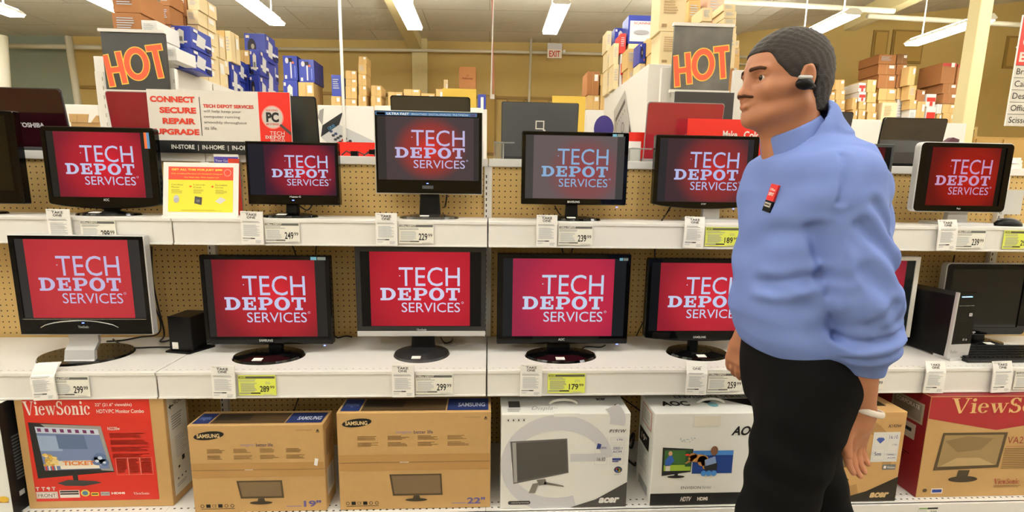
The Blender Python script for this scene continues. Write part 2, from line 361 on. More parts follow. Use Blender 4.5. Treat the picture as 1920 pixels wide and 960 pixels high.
seen = {2: 'fluorescent strip light at the far left over the blue-grey wall', 3: 'fluorescent strip light just left of the brown stock boxes', 4: 'fluorescent strip light above the blue stock boxes',
        5: 'fluorescent strip light beside the roof beam', 6: 'fluorescent strip light above the exit sign', 7: 'fluorescent strip light hidden behind the stock boxes right of the exit sign', 8: 'fluorescent strip light just above the man',
        9: 'fluorescent strip light slanting towards the cream column', 10: 'fluorescent strip light beyond the cream column, at the aisle sign'}
for j, Y in enumerate((5.62, 1.78, -1.8, -5.5, -9.2)):
    for i, X in enumerate(cols):
        if j == 0 and i in (0, 11, 12): continue
        if j and i % 2 == 0 and j > 3: continue
        o = lamp0 if first else copy_tree(lamp0); first = False
        o.location = (X, Y+(.62 if i == 5 else 0)*0, 4.0)
        o['label'] = seen[i] if j == 0 and i in seen else ('fluorescent strip light in the row behind the shelves overhead' if j == 1 else 'fluorescent strip light overhead outside the picture')
        o['group'] = 'fluorescent strip lights'
        cz = next(za+(zb-za)*(X-xa)/(xb-xa) for (xa, za), (xb, zb) in zip(prof, prof[1:]) if xa <= X <= xb and xb > xa)
        for st in o.children:
            if st.name.startswith('stem'): st.scale = (1, 1, cz-4.0-.09-.012)

# ------------------------------------------------------------------ exit sign
q = at(1040, 96, Y=9.1)
t = thing('exit_sign', 'white exit sign with red letters hanging near the back wall', 'exit sign', (q.x, 9.1, q.z))
b = MB(); b.box(-.165, .165, 0, .06, -.15, .17, mat('sign_white', (228, 220, 205))); b.box(-.165, .165, -.003, 0, .04, .17, mat('sign_top', (196, 196, 200))); b.build('housing', t)
b = MB().on((0, 0, 0)); b.lay = .004; b.text('EXIT', -.125, .125, -.125, .01, ink(190, 60, 40), 1, .02); b.build('letters', t)
b = MB(); b.tube([(-.1, .03, .17), (-.1, .03, 4.79-q.z)], .006, mat('grey_metal', (120, 116, 108), metal=.5), 6); b.tube([(.1, .03, .17), (.1, .03, 4.79-q.z)], .006, mat('grey_metal'), 6)
b.box(.2, .25, 0, .05, -.03, .04, fix_w); b.box(.16, .2, .02, .03, 0, .01, fix_w); b.build('hanger', t)
# ================================================================== the display gondola
BAY = 1.2192
RAIL_Z = 1.53
def peg_mat():
    m = mat('pegboard', (200, 168, 106), rough=.55, noise=.05, nscale=300); nt = m.node_tree; b = nt.nodes['Principled BSDF']
    src = b.inputs['Base Color'].links[0].from_socket
    tc = nt.nodes.new('ShaderNodeTexCoord'); sp = nt.nodes.new('ShaderNodeSeparateXYZ'); nt.links.new(tc.outputs['Object'], sp.inputs[0])
    fx = math_node(nt, 'SUBTRACT', math_node(nt, 'FRACT', math_node(nt, 'ADD', math_node(nt, 'DIVIDE', sp.outputs[0], .0254), 100.5)), .5)
    fz = math_node(nt, 'SUBTRACT', math_node(nt, 'FRACT', math_node(nt, 'ADD', math_node(nt, 'DIVIDE', math_node(nt, 'SUBTRACT', sp.outputs[2], 1.4882), .0254), 100.5)), .5)
    r = math_node(nt, 'SQRT', math_node(nt, 'ADD', math_node(nt, 'MULTIPLY', fx, fx), math_node(nt, 'MULTIPLY', fz, fz)))
    hole = math_node(nt, 'LESS_THAN', r, .125)
    mx = nt.nodes.new('ShaderNodeMix'); mx.data_type = 'RGBA'; nt.links.new(hole, mx.inputs['Factor']); nt.links.new(src, mx.inputs['A']); mx.inputs['B'].default_value = lin((38, 28, 16))
    nt.links.new(mx.outputs['Result'], b.inputs['Base Color']); return m
PEG = peg_mat(); slot = mat('slot_dark', (40, 38, 34)); kick = mat('kick_plate', (60, 56, 50), rough=.5)
names = ['far left', 'left', 'middle', 'right', 'far right']
for k in range(5):
    xa = (k-2)*BAY
    t = thing('display_gondola', names[k]+' bay of the white gondola with tan pegboard back', 'shelving', (0, 0, 0), group='gondola bays')
    b = MB(); b.box(xa+.012, xa+BAY-.012, 0, .008, .12, RAIL_Z-.03, PEG); b.build('pegboard', t)
    b = MB(); b.box(xa+.002, xa+BAY-.002, -.012, .03, RAIL_Z-.035, RAIL_Z, WHITE); b.box(xa+.002, xa+BAY-.002, .03, .5, RAIL_Z-.02, RAIL_Z-.004, WHITE); b.build('top_rail', t, bevel=.002)
    b = MB(); b.box(xa, xa+BAY, .06, .46, 0, RAIL_Z-.02, WHITE); b.build('core', t)
    for s, xu in ((1, xa), (-1, xa+BAY)):
        u0, u1 = (xu+.0005, xu+.0165) if s == 1 else (xu-.0165, xu-.0005)
        b = MB(); b.box(u0, u1, -.02, .06, .12, RAIL_Z-.036, WHITE)
        zz = .2
        while zz < RAIL_Z-.06:
            if s == -1: b.box(xu-.0105, xu-.0055, -.0204, -.02, zz, zz+.013, slot)
            zz += .0254
        b.build('upright', t)
    # base deck
    b = MB(); b.box(xa+.001, xa+BAY-.001, -.49, .05, .145, .165, WHITE); b.box(xa+.001, xa+BAY-.001, -.5, -.485, .105, .165, WHITE)
    for i in range(47):
        for r_ in range(2): b.add([(xa+.025+i*.0254+dx, -.465+r_*.03+dy, .1655) for dx, dy in ((-.004, -.003), (.004, -.003), (.004, .003), (-.004, .003))], [(0, 1, 2, 3)], slot)
    b.build('base_deck', t)
    b = MB(); b.box(xa+.003, xa+BAY-.003, -.47, -.45, 0, .105, kick); b.build('kick_plate', t)
def shelf(k, z, yf, label, h=.1):
    xa = (k-2)*BAY; t = thing('metal_shelf', label, 'shelf', (0, 0, 0), group='white metal shelves')
    b = MB(); b.box(xa+.0025, xa+BAY-.0025, yf+.006, -.021, z-.02, z, WHITE)
    n = 47
    if yf < -.3:
        for i in range(n): b.add([(xa+.025+i*.0254+dx, yf+.02+dy, z+.0004) for dx, dy in ((-.004, -.002), (.004, -.002), (.004, .002), (-.004, .002))], [(0, 1, 2, 3)], mat('slot_soft', (170, 165, 150)))
    b.build('deck', t, bevel=.0015)
    b = MB(); b.box(xa+.003, xa+BAY-.003, yf, yf+.006, z-h, z-.002, WHITE); b.box(xa+.003, xa+BAY-.003, yf-.004, yf, z-.013, z-.001, WHITE); b.box(xa+.003, xa+BAY-.003, yf-.004, yf, z-h-.004, z-h+.003, WHITE)
    b.build('price_channel', t, bevel=.001)
    for xs in (xa+.01, xa+BAY-.013):
        b = MB(); b.add([(xs, yf+.02, z-.02), (xs, -.021, z-.02), (xs, -.021, z-.08), (xs, yf+.02, z-.04), (xs+.003, yf+.02, z-.02), (xs+.003, -.021, z-.02), (xs+.003, -.021, z-.08), (xs+.003, yf+.02, z-.04)],
                      [(0, 1, 2, 3), (7, 6, 5, 4), (0, 4, 5, 1), (1, 5, 6, 2), (2, 6, 7, 3), (3, 7, 4, 0)], WHITE); b.build('bracket', t)
UZ, LZ, UY, LY = 1.270, .713, -.262, -.425
for k in range(5):
    shelf(k, UZ, UY, 'upper white shelf of the %s bay' % names[k])
    shelf(k, LZ, LY, 'lower, deeper white shelf of the %s bay' % names[k])

# ------------------------------------------------------------------ monitors
def glow_mat(name, c_in, c_out, cx=.6, cy=.55, rad=.75, gain=1.0):
    m = mat(name, (4, 4, 4), rough=.2, spec=.2); nt = m.node_tree; b = nt.nodes['Principled BSDF']
    uv = nt.nodes.new('ShaderNodeUVMap'); uv.uv_map = 'uv'
    sp = nt.nodes.new('ShaderNodeSeparateXYZ'); nt.links.new(uv.outputs[0], sp.inputs[0])
    dx = math_node(nt, 'SUBTRACT', sp.outputs[0], cx); dy = math_node(nt, 'MULTIPLY', math_node(nt, 'SUBTRACT', sp.outputs[1], cy), .8)
    r = math_node(nt, 'SQRT', math_node(nt, 'ADD', math_node(nt, 'MULTIPLY', dx, dx), math_node(nt, 'MULTIPLY', dy, dy)))
    cr = nt.nodes.new('ShaderNodeValToRGB'); nt.links.new(math_node(nt, 'DIVIDE', r, rad*.82), cr.inputs[0])
    cr.color_ramp.elements[0].color = lin(c_in); cr.color_ramp.elements[1].color = lin(c_out); cr.color_ramp.interpolation = 'EASE'
    mid = cr.color_ramp.elements.new(.5); mid.color = lin(tuple((a*.55+b_*.45) for a, b_ in zip(c_in, c_out)))
    nt.links.new(cr.outputs[0], b.inputs['Emission Color']); b.inputs['Emission Strength'].default_value = gain; return m
def flat_glow(c, gain=1.0): return mat('glow_%d_%d_%d' % c, c, rough=.5, spec=.1, emit=gain) if False else _fg(c, gain)
def _fg(c, gain):
    k = 'glow_%d_%d_%d' % c
    if k in _M: return _M[k]
    m = mat(k, (4, 4, 4), rough=.3, spec=.1); b = m.node_tree.nodes['Principled BSDF']; b.inputs['Emission Color'].default_value = lin(c); b.inputs['Emission Strength'].default_value = gain; return m

def ringmesh(b, outer, inner, y, m, lip=.004):
    """flat ring between an outline and a rectangle, with an inner lip going back"""
    cx = (inner[0]+inner[1])/2; cz = (inner[2]+inner[3])/2
    def hit_rect(a):
        dx, dz = math.cos(a), math.sin(a); t = min(((inner[1]-cx)/abs(dx)) if abs(dx) > 1e-9 else 1e9, ((inner[3]-cz)/abs(dz)) if abs(dz) > 1e-9 else 1e9); return cx+dx*t, cz+dz*t
    an = sorted([(math.atan2(z-cz, x-cx), (x, z)) for x, z in outer])
    for cxn, czn in ((inner[0], inner[2]), (inner[1], inner[2]), (inner[1], inner[3]), (inner[0], inner[3])):
        a = math.atan2(czn-cz, cxn-cx); i = next((k for k, e in enumerate(an) if e[0] > a), 0); p, q = an[i-1][1], an[i][1]
        d = (math.cos(a), math.sin(a)); ex, ez = q[0]-p[0], q[1]-p[1]; den = d[0]*ez-d[1]*ex
        if abs(den) > 1e-9:
            tt = ((p[0]-cx)*ez-(p[1]-cz)*ex)/den; an.append((a, (cx+d[0]*tt, cz+d[1]*tt))); an.sort()
    n = len(an); vo = [(p[1][0], y, p[1][1]) for p in an]; vi = [(*hit_rect(p[0]),) for p in an]
    b.add(vo+[(x, y+.0, z) for x, z in vi]+[(x, y+lip, z) for x, z in vi],
          [f for i in range(n) for f in ((i, (i+1) % n, (i+1) % n+n, i+n), (i+n, (i+1) % n+n, (i+1) % n+2*n, i+2*n))], m)

def monitor(name, label, Y, out, disp, pic, shelf_z, c_in, c_out, ctext, brand=None, cb=(30, 30, 32), bow=.0, rad=.006, base='ellipse', basec=None, baser=(.11, .08), neckw=.06,
            body=BLK, basem=None, led=None, rim=None, gc=(.6, .5, .75), yaw=0, flat_out=None, extras=None, off=False, neckm=None, text_on=True):
    xl, xr, yt, yb = out; ym = (yt+yb)/2; xm = (xl+xr)/2
    A = lambda x, y: at(x, y, Y=Y)
    X0_, X1_ = A(xl, ym).x, A(xr, ym).x; Z1 = A(xm, yt).z-shelf_z; Z0 = A(xm, yb).z-shelf_z; cx = (X0_+X1_)/2
    L = lambda x: A(x, ym).x-cx
    V = lambda y: A(xm, y).z-shelf_z
    t = thing(name, label, 'monitor', (cx, Y, shelf_z), yaw, 'computer monitors on the display shelves')
    w2 = (X1_-X0_)/2
    def outline(ins=0):
        pts = rrect(-w2+ins, w2-ins, Z0+ins, Z1-ins, max(rad-ins, .001)); res = []
        # bowed bottom edge
        for i, (x, z) in enumerate(pts): res.append((x, z))
        if bow:
            k = 6; bott = [(-w2+rad+(2*w2-2*rad)*j/12, Z0+ins-bow*math.sin(PI*j/12)**.7) for j in range(1, 12)]
            res = pts[:0]+pts; idx = len(pts)         # bottom edge lies between the last and the first corner
            res = res+bott
        return res
    b = MB(); o2 = outline(0); o1 = outline(.003); n = len(o2)
    # shell: front chamfer + sides + bulging back
    b.add([(x, 0.003, z) for x, z in o2]+[(x, .028, z) for x, z in o2]+[(x*.72, .055, Z0+(Z1-Z0)*.5+(z-Z0-(Z1-Z0)*.5)*.66) for x, z in o2]+[(x, 0.0, z) for x, z in o1],
          [f for i in range(n) for f in ((i, (i+1) % n, (i+1) % n+n, i+n)[::-1], (i+n, (i+1) % n+n, (i+1) % n+2*n, i+2*n)[::-1], (i+3*n, (i+1) % n+3*n, (i+1) % n, i)[::-1])]+[tuple(range(3*n-1, 2*n-1, -1))][:1], rim or body)
    b.build('housing', t)
    dr = (L(disp[0]), L(disp[1]), V(disp[3]), V(disp[2]))
    b = MB(); ringmesh(b, outline(.003), dr, 0, body)
    if rim:
        pass
    b.build('bezel', t)
    b = MB(); b.box(dr[0]-.001, dr[1]+.001, .0035, .006, dr[2]-.001, dr[3]+.001, mat('screen_dark_%d' % cb[0], cb, rough=.12, emit=0, coat=.0) if off else flat_screen(cb))
    scr = b.build('screen', t)
    if not off:
        p0, p1 = L(pic[0]), L(pic[1]); z0, z1 = dr[2]+.001, dr[3]-.001
        b = MB(); b.add([(p0, .0032, z0), (p1, .0032, z0), (p1, .0032, z1), (p0, .0032, z1)], [(0, 1, 2, 3)], glow_mat('screen_picture_%d_%d_%d_%d' % (c_in[0], c_in[1], c_out[0], int(p0*1000)), c_in, c_out, *gc))
        o = b.build('picture', scr); uvl = o.data.uv_layers.new(name='uv')
        for i, uv in enumerate(((0, 0), (1, 0), (1, 1), (0, 1))): uvl.data[i].uv = uv
        if text_on:
            W, H = p1-p0, z1-z0; tm = flat_glow(ctext, .86)
            b = MB().on((p0, .0028, z0))
            b.text('TECH', .2875*W, .898*W, .543*H, .798*H, tm, 1, .0); b.drawn('DEPOT', 'slab', .1*W, .904*W, .352*H, .519*H, tm, 1); b.text('SERVICES', .309*W, .9*W, .19*H, .321*H, tm, 1)
            b.ringp(.925*W, .32*H, .012*W, .015*H, .008*W, .011*H, tm, 1, n=12); b.ell(.295*W, .68*H, .006*W, .006*W, tm, 1, 8)
            b.build('screen_words', scr)
    if brand:
        txt, bx0, bx1, by0, by1, colr = brand
        b = MB().on((0, -.0003, 0)); (b.drawn(txt, 'serif', L(bx0), L(bx1), V(by1), V(by0), ink(*colr)) if txt == 'ViewSonic' else b.text(txt, L(bx0), L(bx1), V(by1), V(by0), ink(*colr), 1, .02)); b.build('brand_mark', t)
    if led:
        b = MB(); b.ell(0, 0, .0035, .0018, mat('blue_led', (90, 110, 255), emit=6), 1, 10) if False else b.box(L(led[0])-.004, L(led[0])+.004, -.001, .0, V(led[1])-.0016, V(led[1])+.0016, mat('blue_led', (90, 110, 255), emit=6)); b.build('power_light', t)
    if extras: extras(t, L, V, dr)
    # stand
    bm_ = basem or BLK; by = (basec[1]-Y) if basec else .03; bxo = (basec[0]-cx) if basec else 0; nm = neckm or MBLK
    if base == 'ellipse':
        b = MB(); b.prism_z(ellipse(bxo, by, baser[0], baser[1]), 0, .009, bm_, .96, (bxo, by)); b.prism_z(ellipse(bxo, by, baser[0]*.96, baser[1]*.96), .009, .018, bm_, .5, (bxo, by)); b.build('base', t, smooth=False)
        b = MB(); yb_ = .03 if by > .0 else .03
        b.prism_z([(bxo-neckw/2, .022), (bxo+neckw/2, .022), (bxo+neckw/2, .05), (bxo-neckw/2, .05)], .012, Z0+.06, nm, .8, (bxo, .04)); b.build('neck', t, bevel=.004)
        b = MB().on((bxo-.012, by-baser[1]*.75, .0135), (1, 0, 0), (0, 1, .1)); b.box(-.018, .018, -.0012, 0.0008, -.01, .012, PAPER) ; b.build('sticker', t)
    elif base == 'silver_arch':
        b = MB(); b.prism_z(ellipse(bxo+.0, by, baser[0], baser[1]), 0, .008, bm_, .97, (bxo, by)); b.build('base', t)
        b = MB(); w_ = .06
        fx_ = at(150, 681, Z=LZ); fx_ = (fx_.x-cx-bxo, fx_.y-Y)
        prof = [(.04, Z0+.08), (.045, .06), (.025, .03), (fx_[1]+.004, .012), (fx_[1], .0045)]
        vs_ = []; shift = [.004, .004, 0, fx_[0], fx_[0]]
        for (yy, zz), sh in zip(prof, shift): vs_ += [(bxo-w_+sh, yy, zz), (bxo+w_+sh-.008, yy, zz)]
        fr = [(2*i, 2*i+1, 2*i+3, 2*i+2)[::-1] for i in range(len(prof)-1)]
        m_ = len(vs_); vs_ += [(x, y+.012, z-.004 if z > .02 else .002) for x, y, z in vs_]
        fr += [(a+m_, b_+m_, c_+m_, d_+m_)[::-1] for a, b_, c_, d_ in fr] + [(2*i, 2*i+2, 2*i+2+m_, 2*i+m_) for i in range(len(prof)-1)] + [(2*i+1, 2*i+1+m_, 2*i+3+m_, 2*i+3) for i in range(len(prof)-1)]
        b.add(vs_, fr, SILVER); b.build('neck', t)
        b = MB().on((bxo+fx_[0]*.7, fx_[1]+.04, .0185), (1, 0, 0), (0, 1, .2)); b.box(-.02, .02, -.001, .001, -.012, .012, PAPER); b.build('sticker', t)
    elif base == 'flat':
        b = MB(); b.prism_z(rrect(bxo-baser[0], bxo+baser[0], by-baser[1], by+baser[1], .02), 0, .012, bm_, .97, (bxo, by)); b.build('base', t)
        b = MB(); b.prism([(bxo-neckw, .01), (bxo+neckw, .01), (bxo+neckw*.8, Z0+.05), (bxo-neckw*.8, Z0+.05)], .03, .055, nm); b.build('neck', t, bevel=.004)
    return t
def flat_screen(c): return mat('screen_unlit_%d_%d' % (c[0], c[2]), (4, 4, 4), rough=.2, coat=0) if False else _fs(c)
def _fs(c):
    k = 'letterbox_%d_%d_%d' % c
    if k in _M: return _M[k]
    m = mat(k, (4, 4, 4), rough=.2, spec=.2); b = m.node_tree.nodes['Principled BSDF']; b.inputs['Emission Color'].default_value = lin(c); b.inputs['Emission Strength'].default_value = .6; return m
def sticker(mx0, mx1, my0, my1, cols_):
    def f(t, L, V, dr):
        b = MB().on((0, -.0004, 0)); n = len(cols_)
        for i, c in enumerate(cols_):
            xa = L(mx0)+(L(mx1)-L(mx0))*i/n; b.rect(xa, L(mx0)+(L(mx1)-L(mx0))*(i+1)/n, V(my1), V(my0), ink(*c))
        b.build('sticker', t)
    return f
G1 = (208, 46, 52); PALE = (206, 208, 240)
def strip_u3(t, L, V, dr):
    b = MB().on((0, -.0004, 0)); b.rect(L(706), L(894), V(217.5), V(211), ink(60, 105, 160)); b.rect(L(708), L(724), V(217), V(212), ink(220, 110, 60)); b.text('ULTRA FAST', L(727), L(768), V(217), V(212.5), ink(230, 235, 240), 2, .02)
    b.text('BRIGHTNESS  DIGITAL/ANALOG  MULTIMEDIA', L(773), L(878), V(216.5), V(213), ink(190, 210, 225), 2); b.rect(L(882), L(892), V(217), V(212), ink(70, 60, 110), 2); b.build('sticker', t)
    b = MB().on((0, -.0004, 0)); b.rect(L(791), L(812), V(354), V(348), ink(70, 70, 74)); b.build('name_plate', t)
def chin_l1(t, L, V, dr):
    b = MB(); pts = [(L(66+ i*148/16), -.0015, V(614-13*math.sin(PI*i/16)**.6)) for i in range(17)]; b.tube(pts, [.0012+.0016*math.sin(PI*i/16) for i in range(17)], CHROME, 6); b.build('highlight_arc', t)  # chrome arc modelled in place of the curved highlight on the glossy chin
    b = MB(); b.box(L(34), L(268), -.001, .0, V(599), V(598), CHROME); b.build('trim_line', t)
def strip_l3(t, L, V, dr):
    b = MB(); b.box(L(667.5), L(910.5), -.004, .0, V(630), V(620.5), SILVER); b.build('silver_strip', t, bevel=.0015)
def est(x0, x1, y0, y1):
    def f(t, L, V, dr):
        b = MB().on((0, -.0004, 0)); b.rect(L(x0), L(x0+(x1-x0)*.4), V(y1), V(y0), ink(110, 175, 210)); b.rect(L(x0+(x1-x0)*.45), L(x1), V(y1), V(y0), ink(120, 130, 130)); b.build('energy_sticker', t)
    return f
def bc(px, py, z): q = at(px, py, Z=z); return (q.x, q.y)
monitor('computer_monitor', 'glossy bow-chinned monitor with orange and blue corner sticker on the upper shelf', -.17, (82, 294, 238, 384), (91, 281, 247, 370), (105, 267), UZ, (214, 34, 48), (122, 28, 44), PALE,
        brand=('AOC', 187, 198, 372, 377, (190, 190, 190)), bow=.016, rad=.012, basec=(at(205, 400, Y=-.15).x, -.15), baser=(.12, .07), neckw=.05, gc=(.58, .5, .8), extras=sticker(275, 285, 247, 277, [(230, 110, 60), (80, 130, 180)]), cb=(46, 44, 40))
monitor('computer_monitor', 'glossy black monitor right of the yellow offer sign on the upper shelf', -.15, (462, 635, 266, 384), (466, 630, 271, 366), (496, 628), UZ, (196, 32, 46), (62, 24, 44), (200, 204, 240),
        brand=('Hanns-G', 541, 562, 367, 370.5, (200, 200, 200)), led=(547, 375.5), basec=(at(545, 402, Y=-.14).x, -.14), baser=(.11, .075), neckw=.05, gc=(.55, .5, .72), cb=(34, 36, 52), rad=.004)
monitor('computer_monitor', 'tall glossy monitor with a blue sticker strip along its top edge', -.13, (703, 905, 208, 364), (708, 898, 219, 338), (724, 888), UZ, (214, 46, 36), (72, 60, 62), (206, 196, 236),
        brand=('ViewSonic', 792, 811, 348.5, 353.5, (210, 210, 214)), led=(801, 344), basec=(at(805, 402, Y=-.12).x, -.12), baser=(.125, .085), neckw=.09, gc=(.5, .5, .55), cb=(66, 60, 60), rad=.003, rim=SILVER, extras=strip_u3, basem=mat('smoked_plastic', (50, 48, 46), rough=.15, coat=.4))
monitor('computer_monitor', 'washed-out grey-red monitor, first one right of the middle upright on the upper shelf', -.15, (978, 1177, 247, 384), (985, 1170, 254, 373), (1000, 1156), UZ, (150, 62, 66), (100, 88, 88), (148, 184, 222),
        brand=('SAMSUNG', 1066, 1089, 376.5, 380.5, (210, 210, 210)), led=(1160, 387.5), basec=(at(1072, 410, Y=-.13).x, -.13), baser=(.125, .07), neckw=.055, gc=(.62, .42, .62), cb=(84, 80, 78), extras=est(1146, 1166, 250, 255))
monitor('computer_monitor', 'black monitor with bowed chin just left of the man on the upper shelf', -.13, (1227, 1420, 254, 384), (1235, 1411, 260, 379), (1250, 1400), UZ, (190, 44, 44), (62, 42, 48), (190, 196, 240),
        brand=('acer', 1319, 1329, 381, 384, (150, 150, 150)), bow=.018, led=(1381, 391), base='flat', basem=SILVER, neckm=SILVER, basec=(at(1335, 411, Y=-.11).x, -.11), baser=(.12, .07), neckw=.04, gc=(.62, .5, .7), cb=(52, 50, 56), rim=None)
monitor('computer_monitor', 'dark monitor half hidden behind the man on the upper shelf', -.1, (1452, 1671, 268, 392), (1458, 1666, 274, 386), (1476, 1655), UZ, (130, 20, 30), (60, 14, 20), (180, 170, 200),
        basec=(at(1560, 410, Y=-.1).x, -.12), body=mat('slate_plastic', (54, 58, 62), rough=.3), cb=(16, 16, 18), rad=.004)
monitor('computer_monitor', 'silver-rimmed round-cornered monitor, rightmost on the upper shelf', -.16, (1719, 1894, 267, 398), (1732, 1881, 276, 386), (1743, 1871), UZ, (186, 26, 14), (96, 10, 12), (206, 160, 196),
        brand=('hp', 1803, 1810, 389.5, 393.5, (200, 200, 205)), rad=.022, base='flat', basem=SILVER, neckm=SILVER, basec=(at(1790, 421, Y=-.12).x, -.12), baser=(.11, .08), neckw=.05, rim=SILVER, gc=(.6, .5, .75), cb=(10, 8, 8))
monitor('computer_monitor', 'large glossy monitor on a silver arched stand, leftmost on the lower shelf', -.298, (25, 278, 441, 628), (36, 268, 449, 597), (53, 246), LZ, (200, 58, 60), (176, 46, 54), (206, 196, 230),
        brand=('ViewSonic', 137, 157, 610.5, 615, (200, 200, 200)), led=(147, 605.5), base='silver_arch', basec=(at(172, 662, Z=LZ).x, -.245), baser=(.165, .125), gc=(.6, .5, .9), cb=(64, 60, 58), rim=SILVER, rad=.004, extras=chin_l1)
monitor('computer_monitor', 'black monitor with red side trim right of the small black tower on the lower shelf', -.24, (379, 621, 479, 646), (387, 612, 487, 632), (401, 592), LZ, (214, 40, 50), (118, 26, 36), (210, 212, 244),
        brand=('SAMSUNG', 481, 507, 636, 640.5, (200, 200, 200)), led=(605, 648), basec=bc(505, 668, LZ), baser=(.14, .095), neckw=.055, gc=(.6, .55, .8), cb=(50, 46, 44), extras=est(586, 614, 481, 487))
monitor('computer_monitor', 'matte black monitor with a silver strip under its screen on the lower shelf', -.24, (667, 911, 462, 630), (677, 902, 472, 612), (694, 881), LZ, (208, 36, 52), (150, 22, 38), (222, 220, 246),
        brand=('ViewSonic', 780, 799, 616, 620, (220, 220, 220)), body=mat('charcoal_plastic', (34, 34, 36), rough=.3), basem=mat('charcoal_plastic'), basec=bc(791, 664, LZ), baser=(.115, .1), neckw=.1, gc=(.6, .55, .95), cb=(14, 14, 15), rad=.003, extras=strip_l3)
monitor('computer_monitor', 'glossy black monitor with pinkish picture, right of the middle upright on the lower shelf', -.24, (932, 1180, 476, 645), (943, 1172, 485, 631), (961, 1150), LZ, (210, 42, 66), (150, 36, 66), (206, 222, 246),
        brand=('AOC', 1049, 1061, 634, 638.5, (190, 190, 190)), led=(1161, 645.5), basec=bc(1051, 667, LZ), baser=(.15, .09), neckw=.1, gc=(.62, .5, .8), cb=(36, 38, 42), rad=.006, extras=est(1158, 1174, 483, 488))
monitor('computer_monitor', 'black monitor with a bowed chin left of the man on the lower shelf', -.24, (1212, 1434, 485, 634), (1219, 1425, 493, 621), (1236, 1408), LZ, (214, 40, 56), (140, 30, 44), (206, 216, 246),
        brand=('SAMSUNG', 1305, 1329, 630, 634, (200, 200, 200)), bow=.014, basec=bc(1306, 662, LZ), baser=(.13, .095), neckw=.04, gc=(.6, .5, .8), cb=(24, 24, 28), rad=.012)
monitor('computer_monitor', 'white-framed monitor partly hidden behind the man on the lower shelf', -.2, (1496, 1718, 480, 633), (1506, 1709, 488, 624), (1522, 1693), LZ, (190, 44, 56), (126, 30, 44), (200, 190, 220),
        basec=(at(1607, 650, Y=-.17).x, -.15), baser=(.11, .08), body=mat('white_plastic', (214, 212, 204), rough=.4), basem=mat('white_plastic'), cb=(30, 34, 32), rad=.002)
monitor('computer_monitor', 'switched-off black monitor behind the tower computer on the lower shelf', -.14, (1767, 1932, 494, 628), (1780, 1916, 505, 614), (1780, 1916), LZ, (0, 0, 0), (0, 0, 0), PALE, off=True, cb=(6, 6, 7),
        brand=('hp', 1831, 1839, 619.5, 626, (190, 190, 190)), basec=(at(1835, 645, Y=-.12).x, -.12), baser=(.1, .07), neckw=.06, rim=SILVER, rad=.018)
monitor('television', 'black television cut off by the left picture edge on the upper shelf', -.2, (-190, 34, 205, 381), (-180, 18, 214, 356), (-170, 10), UZ, (0, 0, 0), (0, 0, 0), PALE, off=True, cb=(8, 9, 7), basec=(at(-60, 400, Y=-.15).x, -.15), baser=(.14, .08), rad=.006)
# ================================================================== price tags and take-one pads
GREY = ink(95, 95, 92); LG = ink(185, 188, 192); MG = ink(150, 152, 150); DK = ink(40, 40, 40); YEL = mat('tag_yellow', (222, 230, 96), rough=.6); TAGW = mat('tag_paper', (236, 234, 222), rough=.6)
def pad_mesh(curl):
    b = MB(); W, H = .083, .128; n = 6
    for j in range(3):
        pr_ = []
        for i in range(n+1):
            f = i/n; z = H*(f-.74); y = -.002-.0016*j + curl*max(0, f-.62)**1.3*.10*(1+.25*j)
            pr_.append((y, z))
        vs_ = [(s*W/2-(.0 if s < 0 else 0), y, z) for y, z in pr_ for s in (-1, 1)]
        m_ = len(vs_); vs_ += [(x, y+.0012, z) for x, y, z in vs_]
        b.add(vs_, [(2*i, 2*i+1, 2*i+3, 2*i+2) for i in range(n)]+[(2*i+m_, 2*i+2+m_, 2*i+3+m_, 2*i+1+m_) for i in range(n)]+[(2*i, 2*i+2, 2*i+2+m_, 2*i+m_) for i in range(n)]+[(2*i+1, 2*i+1+m_, 2*i+3+m_, 2*i+3) for i in range(n)]+[(2*n, 2*n+1, 2*n+1+m_, 2*n+m_), (0, m_, 1+m_, 1)], PAPER)
    return b
def take_one(px, z, yf, label, curl=0.0, tilt=0.0):
    """a pad of leaflets clipped to the front edge of a shelf"""
    X = at(px, 430 if z > 1 else 700, Y=yf-.008).x
    t = thing('leaflet_pad', label, 'leaflet pad', (X, yf-.0075, z-.004), 0, 'take one leaflet pads'); t.rotation_euler = (0, tilt, 0)
    if curl not in _pads: _pads[curl] = _pad_parts(curl)
    for nm, me in _pads[curl]:
        o = bpy.data.objects.new(nm, me); C.objects.link(o); o.parent = t
    return t
_pads = {}
def _pad_parts(curl):
    a = pad_mesh(curl).build('leaflets')
    ang = curl*.45
    b = MB().on((0, -.0056, 0)); H = .128
    b.lines(-.035, .035, -.004, -.012, 2, MG, 1); b.lines(-.032, .03, -.018, -.064, 10, LG, 1); b.rect(-.036, -.006, -.073, -.069, MG, 1); b.rect(-.006, .01, -.073, -.069, DK, 1); b.lines(-.036, -.01, -.078, -.084, 2, LG, 1); b.lines(.012, .034, -.078, -.09, 3, LG, 1)
    # the heading sits on the upper, bent-back end
    y0 = -.0056+curl*max(0, .78-.62)**1.3*.10*1.5; y1 = -.0056+curl*max(0, .99-.62)**1.3*.10*1.5
    v = Vector((0, y1-y0, .0269)).normalized()
    b.on((0, y0-.0004, .0051), (1, 0, 0), v)
    b.text('Office DEPOT', -.037, -.006, .0215, .025, MG, 1, .01); b.text('TAKE', -.021, .020, .0115, .0205, DK, 1, .015); b.text('ONE', -.017, .015, .0005, .0095, DK, 1, .015); b.rect(-.037, .037, -.0035, -.003, LG, 1)
    p = b.build('print'); r = [('leaflets', a.data), ('print', p.data)]
    bpy.data.objects.remove(a); bpy.data.objects.remove(p); return r
